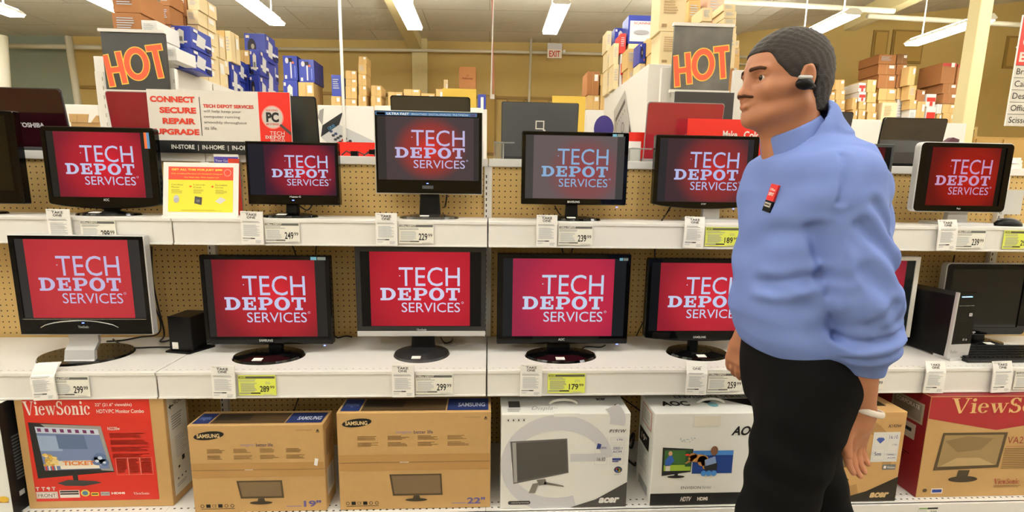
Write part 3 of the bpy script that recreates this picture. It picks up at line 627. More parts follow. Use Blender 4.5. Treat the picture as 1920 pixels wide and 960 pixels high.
def price_tag(px0, px1, z, yf, num, label, yellow=False, cents='99', head='Office DEPOT'):
    yr = 435 if z > 1 else 713
    xa = at(px0, yr, Y=yf).x; xb = at(px1, yr, Y=yf).x; W = xb-xa; H = W*.66
    t = thing('price_tag', label, 'price tag', (xa, yf-.0012, z-.094), 0, 'price tags on the shelf fronts')
    zt = .094-.013
    b = MB(); b.box(0, W, -.0008, .0008, .003, zt, YEL if yellow else TAGW); b.build('card', t)
    b = MB().on((0, -.0009, 0)); U = lambda f: f*W
    b.rect(U(.02), U(.98), zt-.012, zt-.003, ink(90, 88, 70) if yellow else GREY); b.text('SAVE' if yellow else head, U(.04), U(.2 if yellow else .5), zt-.0105, zt-.0045, YEL if yellow else TAGW, 2, .03)
    b.lines(U(.03), U(.6), zt-.016, zt-.026, 2, MG); b.lines(U(.06), U(.5), zt-.029, .016, 8, LG if not yellow else MG, 1, .5, .2)
    b.rect(U(.02), U(.32), .009, .014, MG); b.rect(U(.32), U(.58), .009, .014, DK if yellow else GREY); b.lines(U(.66), U(.97), .008, .003, 2, LG)
    b.text(num, U(.57), U(.82), .016, .044 if not yellow else .040, DK, 1, .02); b.text(cents, U(.84), U(.96), .029, .043 if not yellow else .040, DK, 1, .01)
    if yellow: b.text('$'+num, U(.72), U(.86), .0465, .051, MG, 1); b.text('SALE', U(.72), U(.84), .053, .057, MG, 1)
    b.build('print', t)
UF, LF = UY-.0045, LY-.0045
for px, lab, cu, ti in ((114, 'under the leftmost lit monitor, upper shelf', 0, .0), (474, 'on the upper shelf right of the yellow sign', 0, .02), (725, 'under the tall blue-stripped monitor', 0, .0), (1025, 'under the washed-out grey-red monitor', 0, 0), (1302, 'with a curled top, upper shelf left of the man', .25, .03), (1777, 'under the silver-rimmed monitor, upper shelf', .3, -.02)):
    take_one(px, UZ, UF, 'white take one leaflet pad '+lab, cu, ti)
for px, lab, cu, ti in ((78, 'leaning back under the arched silver stand, lower shelf', 1.0, -.05), (419, 'below the red-trimmed monitor', 0, .02), (756, 'below the silver-strip monitor', 0, 0), (996, 'below the pinkish monitor', 0, .01), (1307, 'below the bowed monitor by the man\'s hand', .5, .02), (1754, 'in front of the tower computer', .4, .02), (1879, 'in front of the black keyboard', .3, -.03)):
    take_one(px, LZ, LF, 'white take one leaflet pad '+lab, cu, ti)
price_tag(153, 218, UZ, UF, '299', 'leftmost white price tag on the upper shelf, above the large silver-footed monitor')
price_tag(497, 562, UZ, UF, '249', 'white price tag under the monitor beside the yellow sign')
price_tag(748, 813, UZ, UF, '229', 'white price tag under the tall blue-stripped monitor')
price_tag(1047, 1111, UZ, UF, '239', 'white price tag under the washed-out grey-red monitor')
price_tag(1323, 1386, UZ, UF, '189', 'yellow price tag on the upper shelf left of the man', True)
price_tag(1792, 1848, UZ, UF, '239', 'white price tag under the silver-rimmed monitor')
price_tag(1883, 1940, UZ, UF, '299', 'yellow price tag at the right picture edge', True)
price_tag(97, 167, LZ, LF, '299', 'white price tag below the arched silver stand')
price_tag(447, 517, LZ, LF, '289', 'yellow price tag below the red-trimmed monitor', True)
price_tag(779, 849, LZ, LF, '299', 'white price tag below the silver-strip monitor')
price_tag(1027, 1097, LZ, LF, '179', 'yellow price tag below the pinkish monitor', True)
price_tag(1327, 1392, LZ, LF, '259', 'white price tag beside the man\'s far hand')
price_tag(1597, 1657, LZ, LF, '199', 'white price tag half hidden behind the man\'s forearm')
price_tag(1901, 1966, LZ, LF, '399', 'white clearance tag at the right edge of the lower shelf', head='CLEARANCE')
q = at(1723, 950, Y=-.5); q1 = at(1758, 950, Y=-.5)
t = thing('price_tag', 'small green and white price label on the bottom shelf edge', 'price tag', (q.x, -.5012, .118), 0, 'price tags on the shelf fronts')
b = MB(); W = q1.x-q.x; b.box(0, W, -.0008, .0008, 0, .036, TAGW); b.build('card', t)
b = MB().on((0, -.0009, 0)); b.rect(.0, W*.45, .028, .036, ink(150, 170, 120)); b.rect(W*.45, W, .028, .036, DK); b.text('299', W*.62, W*.95, .003, .022, ink(90, 110, 90)); b.lines(.002, W*.55, .024, .004, 3, LG); b.build('print', t)

# ================================================================== cartons on the bottom shelf
BZ = .1662
def carton(name, label, x0, x1, y0, y1, h, m, rz=0, cat='box', lean=0):
    t = thing(name, label, cat, (x0, y0, BZ), rz, 'monitor cartons on the bottom shelf'); t.rotation_euler[0] = lean
    b = MB(); b.box(0, x1-x0, 0, y1-y0, 0, h, m); b.build('carton', t, bevel=.002); return t
def text_block(b, u0, u1, v1, v0, n, m): b.lines(u0, u1, v1, v0, n, m, 1, .5, .3)
KR = ink(120, 92, 56)
# --- far left black and white carton
xb_ = at(50, 900, Y=-.35).x
t = thing('monitor_carton', 'white and black carton cut off by the left picture edge', 'box', (at(25, 950, Z=BZ).x-.45, -.46, BZ), 0, 'monitor cartons on the bottom shelf')
t.location.x = at(24, 955, Y=-.46).x-.45
b = MB(); b.box(0, .45, 0, .13, 0, .44, mat('carton_white', (226, 226, 220), rough=.5)); b.build('carton', t, bevel=.002)
b = MB().on((.4505, 0, 0), (0, 1, 0)); b.rect(.0, .13, 0, .44, mat('print_black', (16, 16, 17), rough=.4)); b.lines(.03, .1, .3, .12, 14, ink(90, 90, 90), 2); b.rect(.03, .05, .06, .08, ink(170, 170, 170), 2); b.rect(.07, .09, .06, .08, ink(170, 170, 170), 2)
b.build('side_print', t)
b = MB().on((0, -.0005, 0)); b.rect(.36, .44, .055, .062, ink(170, 120, 80)); b.ell(.425, .07, .018, .012, ink(220, 180, 60), 2); b.build('front_print', t)
# --- red ViewSonic carton
A_ = at(56, 955, Z=BZ); B_ = at(320, 955, Z=BZ)
x0, y0 = at(56, 955, Y=-.421).x, -.421; W = .53; D = .135; H = at(40, 738, Y=-.45).z-BZ+.02; H = .4425
t = thing('monitor_carton', 'red ViewSonic monitor carton with a printed screen, kraft edges', 'box', (x0, y0, BZ), 0, 'monitor cartons on the bottom shelf')
t['label'] = 'red-printed cardboard monitor carton with a screen picture full of colour'
b = MB(); b.box(0, W, 0, D, 0, H, CARD); b.build('carton', t, bevel=.002)
RED = mat('print_red', (200, 44, 30), rough=.45); PW = ink(232, 222, 214)
b = MB().on((0, -.0004, 0)); k = 1
b.rect(.03, W-.05, .03, H-.0, RED)
b.T = b.T @ Matrix.Translation((-.020, 0, 0)) @ Matrix.Scale(1.165, 4, (1, 0, 0))
b.drawn('ViewSonic', 'serif', .045, .245, H-.062, H-.008, PW, 2); b.text('22" (21.6" viewable)', .262, .375, H-.033, H-.017, PW, 2, .01); b.text('HDTV/PC Monitor Combo', .265, .41, H-.057, H-.042, PW, 2, .01)
# printed monitor (a picture in perspective)
Q = lambda a, c: (.06+(.295-.06)*a, .135+(.36-.135)*c)
dkm, lgm = ink(38, 38, 36), ink(150, 148, 144)
b.poly([(.052, .352), (.058, .125), (.298, .148), (.272, .334)], dkm, 2); b.poly([(.09, .345), (.272, .334), (.296, .152), (.26, .155)], lgm, 2.5)
scr = [(.071, .335), (.083, .158), (.285, .162), (.262, .322)]
b.poly(scr, ink(112, 128, 168), 3)
def SP(u, v):   # unit square onto the printed screen
    a, c, d, e = [Vector(p) for p in scr]; p = (c*(1-u)+d*u)*(1-v)+(a*(1-u)+e*u)*v; return (p.x, p.y)
def sq(u0, u1, v0, v1, m, k): b.poly([SP(u0, v0), SP(u1, v0), SP(u1, v1), SP(u0, v1)], m, k)
sq(0, 1, .86, 1, ink(196, 206, 222), 4)
for i in range(8): sq(.03+i*.12, .09+i*.12, .89, .97, ink(110, 50, 96), 5)
sq(0, .35, .45, .8, ink(150, 170, 200), 3.5); sq(.3, .75, .5, .84, ink(88, 106, 140), 3.6); sq(.08, .9, .1, .22, ink(226, 216, 196), 4); sq(.25, .85, .02, .1, ink(238, 230, 214), 4)
for i in range(40):
    u, v = SP(.02+.2*random.random(), .12+.26*random.random()); b.ell(u, v, .006, .005, ink(*random.choice([(214, 180, 90), (232, 206, 130), (190, 150, 70)])), 5+.02*i, 8)
for i in range(4): sq(.02+i*.05, .045+i*.05, 0, .12, ink(206, 60, 50) if i % 2 == 0 else PW, 5)
p, p2 = SP(.3, .11), SP(.8, .21); b.text('TICKET', p[0], p2[0], p[1], p2[1], ink(214, 120, 60), 6, .03)
for (u, v, r) in ((.9, .28, .02), (.84, .2, .017), (.95, .16, .014)): p = SP(u, v); b.ell(p[0], p[1], r, r, ink(90, 110, 150), 5); b.ell(p[0], p[1], r*.35, r*.35, ink(200, 215, 235), 6)
b.poly([(.165, .14), (.182, .14), (.182, .105), (.168, .105)], dkm, 2.2); b.poly([(.115, .105), (.15, .118), (.235, .112), (.255, .104), (.2, .092), (.14, .094)], ink(60, 60, 60), 3)
b.text('N2230w', .292, .33, H-.125, H-.112, PW, 2, .01)
for i in range(4): text_block(b, .296, .415, H-.138-i*.028, H-.158-i*.028, 4, ink(226, 150, 136))
for i in range(3):
    b.frame(.305+i*.038, .343+i*.038, .135, .205, .0008, ink(230, 170, 150), 2); text_block(b, .308+i*.038, .34+i*.038, .2, .14, 9, ink(226, 150, 136))
b.rect(.045, .112, .042, .07, PW, 2); b.frame(.047, .11, .044, .068, .001, DK, 3); b.text('FRONT', .051, .106, .048, .062, DK, 3, .0)
for i, u in enumerate((.05, .068, .085, .1)): b.rect(u, u+.003, .075, .09, PW, 2); b.rect(u-.004, u+.007, .086, .09, PW, 2) if i != 2 else b.ell(u, .085, .006, .004, PW, 2)
b.rect(.118, .18, .044, .075, PW, 2); b.rect(.12, .178, .066, .073, DK, 3); b.rect(.12, .178, .057, .063, DK, 3)
b.ell(.198, .062, .014, .014, ink(210, 200, 90), 2); b.ell(.198, .062, .009, .009, ink(80, 120, 150), 3); b.rect(.216, .24, .05, .064, ink(222, 204, 80), 2); b.rect(.218, .238, .055, .06, DK, 3); b.rect(.246, .274, .05, .066, ink(170, 170, 170), 2); b.text('HD ready', .248, .272, .054, .062, DK, 3)
b.text('HDMI', .28, .322, .055, .064, PW, 2, .05); b.drawn('ViewSonic', 'serif', .35, .4, .052, .062, PW, 2); b.build('front_print', t)
b = MB().on((W+.0005, 0, 0), (0, 1, 0)); b.rect(.015, D-.015, .03, H-.01, mat('print_white', (220, 218, 208), rough=.5)); b.text('FRONT', .05, .1, H-.055, H-.035, DK, 2); b.poly([(.022, H-.05), (.034, H-.038), (.034, H-.062)], DK, 2); b.rect(.034, .048, H-.053, H-.047, DK, 2)
b.lines(.03, .1, H-.09, H-.15, 6, MG, 2); b.lines(.04, .1, H-.18, H-.27, 10, LG, 2); b.rect(.07, .085, .15, .17, DK, 2); b.rect(.045, .055, .13, .14, DK, 2)
for i in range(3): b.ell(.04+i*.022, .09, .004, .004, DK, 2, 8)
b.lines(.03, .1, .07, .055, 2, MG, 2); b.build('side_print', t)
# --- Samsung cartons
def samsung(x0, x1, h, size, label, depth, tape_sticker):
    t = thing('monitor_carton', label, 'box', (x0, -.465, BZ), 0, 'monitor cartons on the bottom shelf'); W = x1-x0; D = depth
    b = MB(); b.box(0, W, 0, D, 0, h, CARD); b.build('carton', t, bevel=.003)
    b = MB().on((0, -.0004, 0)); dk = ink(28, 27, 24); kk = ink(128, 100, 62)
    b.ell(.075, h-.04, .055, .0165, dk, 1, 32, .12); b.text('SAMSUNG', .032, .114, h-.049, h-.033, ink(216, 190, 140), 2, .03, 0, .02)
    b.text('www.samsung.com', W-.1, W-.04, h-.026, h-.02, kk); b.poly([(W-.026, h-.026), (W-.014, h-.026), (W-.02, h-.018)], dk)
    b.rect(W-.026, W-.014, h-.031, h-.028, dk)
    b.text('imagine', W*.38, W*.48, h-.087, h-.073, ink(140, 130, 160)); b.text('better life', W*.495, W*.62, h-.086, h-.072, ink(96, 84, 96), 1, .01)
    for i in range(4):
        u = W*.13+i*W*.195; b.lines(u, u+W*.14, h-.094, h-.112, 4, kk, 1, .55, .4); b.lines(u, u+W*.14, h-.12, h-.138, 4, kk, 1, .55, .4)
    tp = mat('packing_tape', (172, 132, 78), rough=.18, coat=.3); b.rect(.004, W-.004, h*.41, h*.575, tp); b.rect(.0, W, h*.492, h*.497, ink(110, 84, 50), 2)
    b.rect(W*.4, W*.46, h*.492, h*.498, ink(220, 215, 200), 3)
    g0, g1 = W*.33, W*.68; p0, p1 = .04, h*.37
    b.poly([(g0, p1), (g0+.012, p0+.018), (g1, p0+.018), (g1-.004, p1)], ink(78, 66, 48), 2); b.poly([(g0+.008, p1-.006), (g0+.018, p0+.026), (g1-.007, p0+.026), (g1-.01, p1-.006)], mat('printed_screen', (116, 96, 68), rough=.6, noise=.1, nscale=300), 3)
    b.poly([((g0+g1)/2-.01, p0+.018), ((g0+g1)/2+.012, p0+.018), ((g0+g1)/2+.016, p0+.004), ((g0+g1)/2-.014, p0+.004)], ink(70, 60, 46), 3); b.ell((g0+g1)/2, p0, .042, .007, ink(64, 56, 42), 4)
    for i in range(6):
        u = .03+i*.022
        if i in (1, 3): b.rect(u-.008, u+.008, .022, .036, dk)
        elif i == 2: b.text('CE', u-.008, u+.008, .023, .035, dk, 1)
        else: b.ringp(u, .029, .007, .007, .005, .005, dk, 1, n=14)
    b.lines(.025, .15, .018, .014, 1, dk, 1, .5, .05); b.text(size+'"', W-.09 if size == '22' else W-.085, W-.02, .018, .045, ink(92, 86, 140), 1, .03); b.lines(W-.15, W-.095, .024, .019, 1, ink(140, 120, 140), 1, .8, 0)
    if tape_sticker: b.poly([(W*.92, h*.54), (W*.945, h*.53), (W*.955, h*.61), (W*.93, h*.62)], PAPER, 3)
    b.build('front_print', t)
    b = MB().on((0, 0, h+.0008), (1, 0, 0), (0, 1, 0)); navy = ink(34, 46, 92)
    b.rect(.01, W*.14, .012, D-.02, navy); b.text('imagine', .018, W*.12, D*.3, D*.6, ink(110, 130, 180), 2); b.rect(W*.15, W*.7, .012, D-.02, ink(72, 56, 36)); b.rect(W*.16, W*.42, D*.3, D-.03, ink(44, 36, 26), 2); b.rect(W*.71, W-.01, .012, D-.02, navy); b.text('SAMSUNG', W*.78, W*.96, D*.3, D*.55, ink(200, 206, 220), 2, .02)
    b.build('top_print', t)
    b = MB().on((W+.0005, 0, 0), (0, 1, 0)); b.rect(D*.2, D*.85, .05, h*.45, ink(206, 200, 186)); b.lines(D*.25, D*.8, h*.43, .07, 12, MG, 2); b.lines(D*.2, D*.8, h*.9, h*.6, 10, KR, 1); b.build('side_print', t)
xa, xb_ = at(365, 955, Y=-.465).x, at(613, 957, Y=-.465).x
samsung(xa, xb_, at(470, 797, Y=-.465).z-BZ, '19', 'smaller kraft monitor carton marked 19", with tape across its front', .11, True)
xa, xb_ = at(637, 957, Y=-.465).x, at(919, 958, Y=-.465).x
samsung(xa+.002, xb_, at(770, 773, Y=-.465).z-BZ, '22', 'larger kraft monitor carton marked 22", with tape across its front', .13, False)
# --- Acer white carton
xa, xb_ = at(938, 957, Y=-.475).x, at(1173, 957, Y=-.475).x; h = at(1050, 776, Y=-.475).z-BZ; W = xb_-xa; D = .15
CW = mat('carton_white')
t = thing('monitor_carton', 'white monitor carton marked P191W with grey swoosh and dark corner', 'box', (xa, -.475, BZ), 0, 'monitor cartons on the bottom shelf')
b = MB(); b.box(0, W, 0, D, 0, h, CW); b.build('carton', t, bevel=.003)
b = MB().on((0, -.0004, 0)); sw = ink(200, 200, 204)
b.ringp(W*.44, h*.47, W*.44, h*.52, W*.36, h*.36, sw, 1, .15, PI*1.62, 30); b.rect(W*.54, W*.8, h*.5, h*.58, sw, 1.2)
b.ringp(W*.6, h*.93, W*.36, h*.3, W*.24, h*.2, sw, 1.1, -.2, .6, 8)
b.poly([(W*.55, 0.001), (W-.001, 0.001), (W-.001, h*.27), (W*.75, h*.085)], ink(74, 72, 70), 3); b.text('acer', W*.78, W*.94, h*.045, h*.105, ink(232, 230, 226), 4, .05, .25)
b.poly([(W*.07, h*.72), (W*.1, h*.27), (W*.53, h*.38), (W*.51, h*.745)], ink(96, 94, 92), 3); b.poly([(W*.1, h*.7), (W*.12, h*.3), (W*.52, h*.39), (W*.5, h*.73)], mat('printed_screen_grey', (74, 72, 68), rough=.6), 4); b.poly([(W*.085, h*.71), (W*.115, h*.71), (W*.13, h*.29), (W*.105, h*.285)], ink(160, 158, 154), 5)
b.poly([(W*.28, h*.31), (W*.35, h*.32), (W*.36, h*.26), (W*.3, h*.25)], ink(110, 106, 98), 5); b.poly([(W*.34, h*.29), (W*.49, h*.245), (W*.5, h*.23), (W*.34, h*.26)], ink(110, 106, 98), 5); b.poly([(W*.25, h*.27), (W*.3, h*.28), (W*.27, h*.17), (W*.22, h*.17)], ink(118, 114, 106), 5)
b.text('P191W', W*.84, W*.965, h*.8, h*.835, DK, 4, .01, .25)
bl = ink(60, 70, 130)
for (u0, u1, v0, v1) in ((.73, .83, .58, .75), (.73, .83, .46, .57), (.85, .96, .69, .75), (.85, .96, .57, .67), (.85, .96, .46, .55)): b.frame(W*u0, W*u1, h*v0, h*v1, .0008, LG, 2)
b.text('16:10', W*.75, W*.815, h*.5, h*.54, DK, 3); b.poly([(W*.74, h*.63), (W*.77, h*.63), (W*.78, h*.68), (W*.75, h*.69)], bl, 3); b.text('5ms', W*.77, W*.82, h*.63, h*.66, bl, 3); b.text('2000:1', W*.87, W*.945, h*.62, h*.65, bl, 3); b.text('ACM', W*.87, W*.94, h*.585, h*.61, bl, 3); b.rect(W*.87, W*.94, h*.505, h*.53, bl, 3); b.lines(W*.87, W*.94, h*.5, h*.475, 1, bl, 3); b.text('170', W*.9, W*.945, h*.715, h*.735, bl, 3)
for i, c in enumerate(((200, 60, 50), (90, 150, 70), (60, 100, 180), (220, 190, 60))): b.ell(W*(.915+.012*(i % 2)), h*(.41-.015*(i//2)), W*.012, h*.012, ink(*c), 4, 12)
b.ell(W*.92, h*.405, W*.032, h*.035, ink(60, 60, 90), 3); b.lines(W*.89, W*.95, h*.36, h*.345, 2, MG, 3)
b.poly(rrect(W*.06, W*.235, h*.045, h*.085, h*.018), ink(60, 60, 60), 3); b.text('empowering technology', W*.085, W*.225, h*.057, h*.073, PW, 4)
for i in range(4): b.frame(W*(.04+.04*i), W*(.065+.04*i), h*.92, h*.96, .0006, LG, 2); b.rect(W*(.048+.04*i), W*(.057+.04*i), h*.93, h*.95, DK, 2)
b.build('front_print', t)
b = MB().on((0, 0, h+.0008), (1, 0, 0), (0, 1, 0)); b.rect(W*.06, W*.15, D*.35, D*.7, ink(70, 68, 66)); b.lines(W*.05, W*.16, D*.3, D*.1, 3, MG); b.text('Display', W*.24, W*.44, D*.15, D*.4, ink(150, 150, 150), 1, -.005, .3); b.text('acer', W*.78, W*.86, D*.72, D*.85, DK, 1, .03); b.ell(W*.92, D*.4, .01, .012, DK); b.build('top_print', t)
b = MB(); hp_ = [(W*.5+.055*math.cos(PI-PI*i/12), D*.55, h-.004+.022*math.sin(PI*i/12)) for i in range(13)]; b.tube(hp_, .0055, mat('white_handle', (216, 214, 206)), 6); b.box(W*.4, W*.6, -.001, .04, h-.012, h+.002, CW); b.build('handle', t)
# --- AOC carton, slightly turned
xa, xb_ = at(1217, 952, Y=-.475).x, at(1475, 945, Y=-.475).x; h = at(1300, 775, Y=-.475).z-BZ; W = .52; D = .17
t = thing('monitor_carton', 'white monitor carton with a black base band and a leaping dog picture', 'box', (xa, -.475, BZ), 0, 'monitor cartons on the bottom shelf')
b = MB(); b.box(0, W, 0, D, 0, h, CW); b.build('carton', t, bevel=.003)
b = MB().on((0, -.0004, 0)); PBK = mat('print_black')
b.rect(0.001, W-.001, 0.001, h*.135, PBK); b.text('HDTV', W*.24, W*.32, h*.045, h*.095, PW, 2, .03, .2); b.text('HDMI', W*.37, W*.45, h*.05, h*.09, PW, 2, .04); b.text('ENVISION', W*.235, W*.39, h*.18, h*.21, ink(90, 86, 80), 1); b.text('Series', W*.4, W*.47, h*.18, h*.215, MG, 1, 0, .3)
g0, g1 = W*.075, W*.31; b.poly([(g0, h*.64), (g0+.002, h*.33), (g1-.005, h*.37), (g1, h*.62)], DK, 2)
x_, y_ = g0+.008, h*.36; b.rect(x_, g1-.007, h*.385, h*.61, ink(60, 100, 50), 3); b.rect(x_, g1-.007, h*.385, h*.45, ink(150, 180, 60), 3.2); b.rect(g1-.03, g1-.007, h*.43, h*.6, ink(36, 76, 44), 3.3)
b.rect(g1, W*.62, h*.35, h*.6, ink(30, 60, 130), 2); b.rect(g1, W*.62, h*.55, h*.6, ink(70, 130, 200), 2.5)
b.poly([(W*.10, h*.5), (W*.13, h*.56), (W*.15, h*.55), (W*.17, h*.49), (W*.15, h*.47), (W*.14, h*.44), (W*.1, h*.44)], ink(50, 90, 170), 4); b.ell(W*.135, h*.575, .008, .01, ink(196, 150, 120), 4); b.rect(W*.105, W*.14, h*.385, h*.45, ink(210, 206, 196), 4)
dog = ink(176, 126, 70); b.ell(W*.31, h*.545, .016, .013, dog, 5); b.ell(W*.35, h*.52, .04, .017, dog, 5); b.ell(W*.385, h*.49, .02, .022, dog, 5); b.poly([(W*.3, h*.52), (W*.25, h*.47), (W*.26, h*.46), (W*.32, h*.5)], dog, 5); b.poly([(W*.37, h*.49), (W*.395, h*.4), (W*.41, h*.4), (W*.4, h*.5)], dog, 5); b.ell(W*.265, h*.56, .009, .004, ink(220, 60, 40), 6)
b.poly([(W*.4, h*.5), (W*.48, h*.54), (W*.5, h*.42), (W*.42, h*.4)], ink(130, 150, 190), 6); b.poly([(W*.4, h*.43), (W*.5, h*.47), (W*.5, h*.39), (W*.41, h*.385)], DK, 6.5); b.ell(W*.47, h*.6, .015, .02, ink(120, 84, 60), 6)
for i in range(3): b.ell(W*(.4+.04*i), h*.355, .011, .012, ink(70, 130, 200), 7)
b.poly([(W*.18, h*.37), (W*.2, h*.37), (W*.205, h*.33), (W*.175, h*.33)], DK, 4); b.ell(W*.19, h*.32, .035, .006, DK, 4); b.rect(W*.3, W*.5, h*.86, h*.97, mat('clear_tape', (226, 220, 205), rough=.15), 1.5); b.text('AOC', W*.6, W*.8, h*.76, h*.86, PBK, 2, .03, .3)
for i in range(14): b.ell(W*(.2+.12*random.random()), h*(.68+.06*random.random()), .003, .002, ink(160, 180, 190), 2, 6)
b.build('front_print', t)
b = MB().on((0, 0, h+.0008), (1, 0, 0), (0, 1, 0)); b.text('AOC', W*.1, W*.32, D*.35, D*.6, PBK, 1, .04); b.text('ENVISION SERIES', W*.25, W*.85, D*.75, D*.9, PBK, 1); b.poly([(W*.42, D*.6), (W*.47, D*.45), (W*.52, D*.6)], PBK); b.poly([(W*.6, D*.7), (W*.85, D*.2), (W*.95, D*.7)], PBK); b.ell(W*.5, D*.4, .02, .02, ink(120, 170, 180), 2); b.build('top_print', t)
b = MB().on((-.0005, D, 0), (0, -1, 0)); b.rect(D*.2, D*.85, h*.76, h*.97, ink(206, 150, 140)); b.rect(D*.24, D*.81, h*.775, h*.955, ink(214, 210, 200), 2); b.lines(D*.3, D*.75, h*.93, h*.8, 6, MG, 3); b.rect(D*.1, D*.75, h*.52, h*.68, PBK); b.text('19"', D*.25, D*.6, h*.57, h*.64, PW, 2); b.lines(D*.1, D*.7, h*.48, h*.25, 7, LG, 1); b.rect(D*.2, D*.8, h*.04, h*.14, MG); b.build('side_print', t)
b = MB(); b.tube([(W*.5+.055*math.cos(PI-PI*i/12), D*.5, h-.004+.022*math.sin(PI*i/12)) for i in range(13)], .0055, mat('white_handle'), 6); b.build('handle', t)
# --- Acer kraft carton behind the man's legs
W = .46; xr = at(1677, 941, Y=-.475).x; h = at(1690, 772, Y=-.475).z-BZ; h = min(h, .42); D = .16
t = thing('monitor_carton', 'kraft monitor carton marked X193W behind the man\'s hand', 'box', (xr-W, -.475, BZ), 0, 'monitor cartons on the bottom shelf')
b = MB(); b.box(0, W, 0, D, 0, h, mat('kraft_pale', (192, 152, 98), rough=.8, noise=.05, nscale=30)); b.build('carton', t, bevel=.003)
b = MB().on((0, -.0004, 0)); sh = ink(168, 130, 82)
b.ringp(W*.5, h*.5, W*.42, h*.46, W*.34, h*.32, sh, 1, -.2, PI*1.62, 30)
b.poly([(W*.38, 0.001), (W-.001, 0.001), (W-.001, h*.28), (W*.72, h*.12)], ink(44, 38, 28), 3); b.text('acer', W*.76, W*.93, h*.045, h*.105, ink(206, 176, 128), 4, .05, .25)
b.poly([(W*.1, h*.75), (W*.12, h*.3), (W*.6, h*.42), (W*.58, h*.75)], ink(110, 88, 56), 3); b.poly([(W*.25, h*.3), (W*.5, h*.36), (W*.5, h*.33), (W*.25, h*.24)], ink(70, 58, 40), 4); b.poly([(W*.35, h*.3), (W*.54, h*.265), (W*.55, h*.25), (W*.35, h*.27)], ink(50, 42, 30), 5)
b.text('X193W', W*.84, W*.96, h*.83, h*.865, DK, 4, .01, .25)
b.rect(W*.72, W*.96, h*.45, h*.78, ink(222, 220, 214), 2)
for (u0, u1, v0, v1) in ((.735, .84, .62, .76), (.735, .84, .47, .6), (.855, .95, .69, .76), (.855, .95, .57, .67), (.855, .95, .47, .55)): b.frame(W*u0, W*u1, h*v0, h*v1, .0008, LG, 3)
b.text('16:10', W*.865, W*.94, h*.705, h*.745, bl, 3); b.poly([(W*.765, h*.72), (W*.81, h*.72), (W*.825, h*.7), (W*.788, h*.655), (W*.75, h*.7)], ink(70, 90, 160), 4); b.text('5ms', W*.75, W*.81, h*.52, h*.56, bl, 4); b.text('10000:1', W*.865, W*.94, h*.52, h*.54, bl, 4); b.text('ACM', W*.87, W*.94, h*.485, h*.505, bl, 4); b.text('170', W*.9, W*.94, h*.63, h*.65, bl, 4)
b.rect(W*.84, W*.96, h*.36, h*.42, ink(110, 112, 110), 2); b.text('Windows', W*.88, W*.955, h*.375, h*.4, PW, 3); b.rect(W*.85, W*.872, h*.375, h*.405, PW, 3); b.build('front_print', t)
b = MB().on((0, 0, h+.0008), (1, 0, 0), (0, 1, 0)); b.rect(W*.8, W*.9, D*.3, D*.7, ink(60, 50, 34)); b.build('top_print', t)
# --- maroon ViewSonic carton
xa = at(1729, 936, Y=-.485).x; h = .44; W = .66; D = .24
MAR = mat('print_maroon', (128, 24, 30), rough=.45)
t = thing('monitor_carton', 'large kraft and maroon monitor carton at the right picture edge', 'box', (xa, -.458, BZ), 0, 'monitor cartons on the bottom shelf')
b = MB(); b.box(0, W, 0, D, 0, h, CARD); b.build('carton', t, bevel=.002)
b = MB().on((0, -.0004, 0)); b.poly([(0.001, h-.001), (.001, h*.79), (W*.45, h*.67), (W-.001, h*.8), (W-.001, h-.001)], mat('print_dark_red', (158, 34, 40), rough=.45))
b.T = b.T @ Matrix.Scale(1.22, 4, (1, 0, 0)); b.drawn('ViewSonic', 'serif', .075, .48, h*.84, h*.985, ink(214, 176, 116), 2)
g0, g1 = .045, .275; v0, v1 = .12, .285; dk = ink(84, 70, 48); b.poly([(g0+.015, v1), (g0, v0), (g1, v0+.01), (g1+.012, v1)], dk, 2); b.poly([(g0+.022, v1-.01), (g0+.012, v0+.016), (g1-.01, v0+.022), (g1+.0, v1-.01)], ink(150, 126, 86), 3)
b.poly([(g0+.02, v0+.018), (.12, v0+.055), (.2, v0+.055), (g1-.015, v0+.022)], ink(178, 152, 108), 4)
b.poly([(.07, .25), (.12, .2), (.2, .21), (.24, .26), (.15, .27)], ink(130, 108, 72), 4)
b.poly([(.135, v0), (.175, v0), (.17, .085), (.13, .085)], ink(70, 60, 42), 3); b.ell(.155, .08, .052, .014, ink(66, 56, 40), 4)
b.text('VA2226w', .29, .42, .235, .265, ink(140, 60, 44), 2); b.rect(.29, .47, .222, .2235, ink(140, 60, 44), 2); b.lines(.285, .46, .215, .12, 12, KR, 2); b.drawn('ViewSonic', 'serif', .27, .36, .055, .078, ink(150, 50, 40), 2); b.lines(.27, .37, .048, .038, 2, KR, 2)
b.ell(.027, .032, .008, .008, dk, 2); b.rect(.05, .09, .018, .04, PW, 2); b.rect(.053, .087, .022, .036, ink(50, 70, 140), 3); b.build('front_print', t)
b = MB().on((0, 0, h+.0006), (1, 0, 0), (0, 1, 0)); b.rect(.001, W-.001, .001, D-.001, MAR); b.build('top_print', t)
b = MB().on((-.0005, D, 0), (0, -1, 0)); b.rect(0.001, D-.001, 0.001, h-.001, MAR); b.rect(D*.3, D*.92, h*.7, h*.9, ink(150, 140, 120), 2); b.rect(D*.34, D*.88, h*.72, h*.88, ink(120, 110, 96), 3); b.text('CORPORATE', D*.38, D*.84, h*.83, h*.87, PW, 4); b.rect(D*.4, D*.82, h*.52, h*.67, ink(170, 160, 146), 2); b.rect(D*.48, D*.75, h*.585, h*.62, DK, 3); b.lines(D*.2, D*.8, h*.4, h*.3, 4, ink(80, 14, 18), 2); b.build('side_print', t)

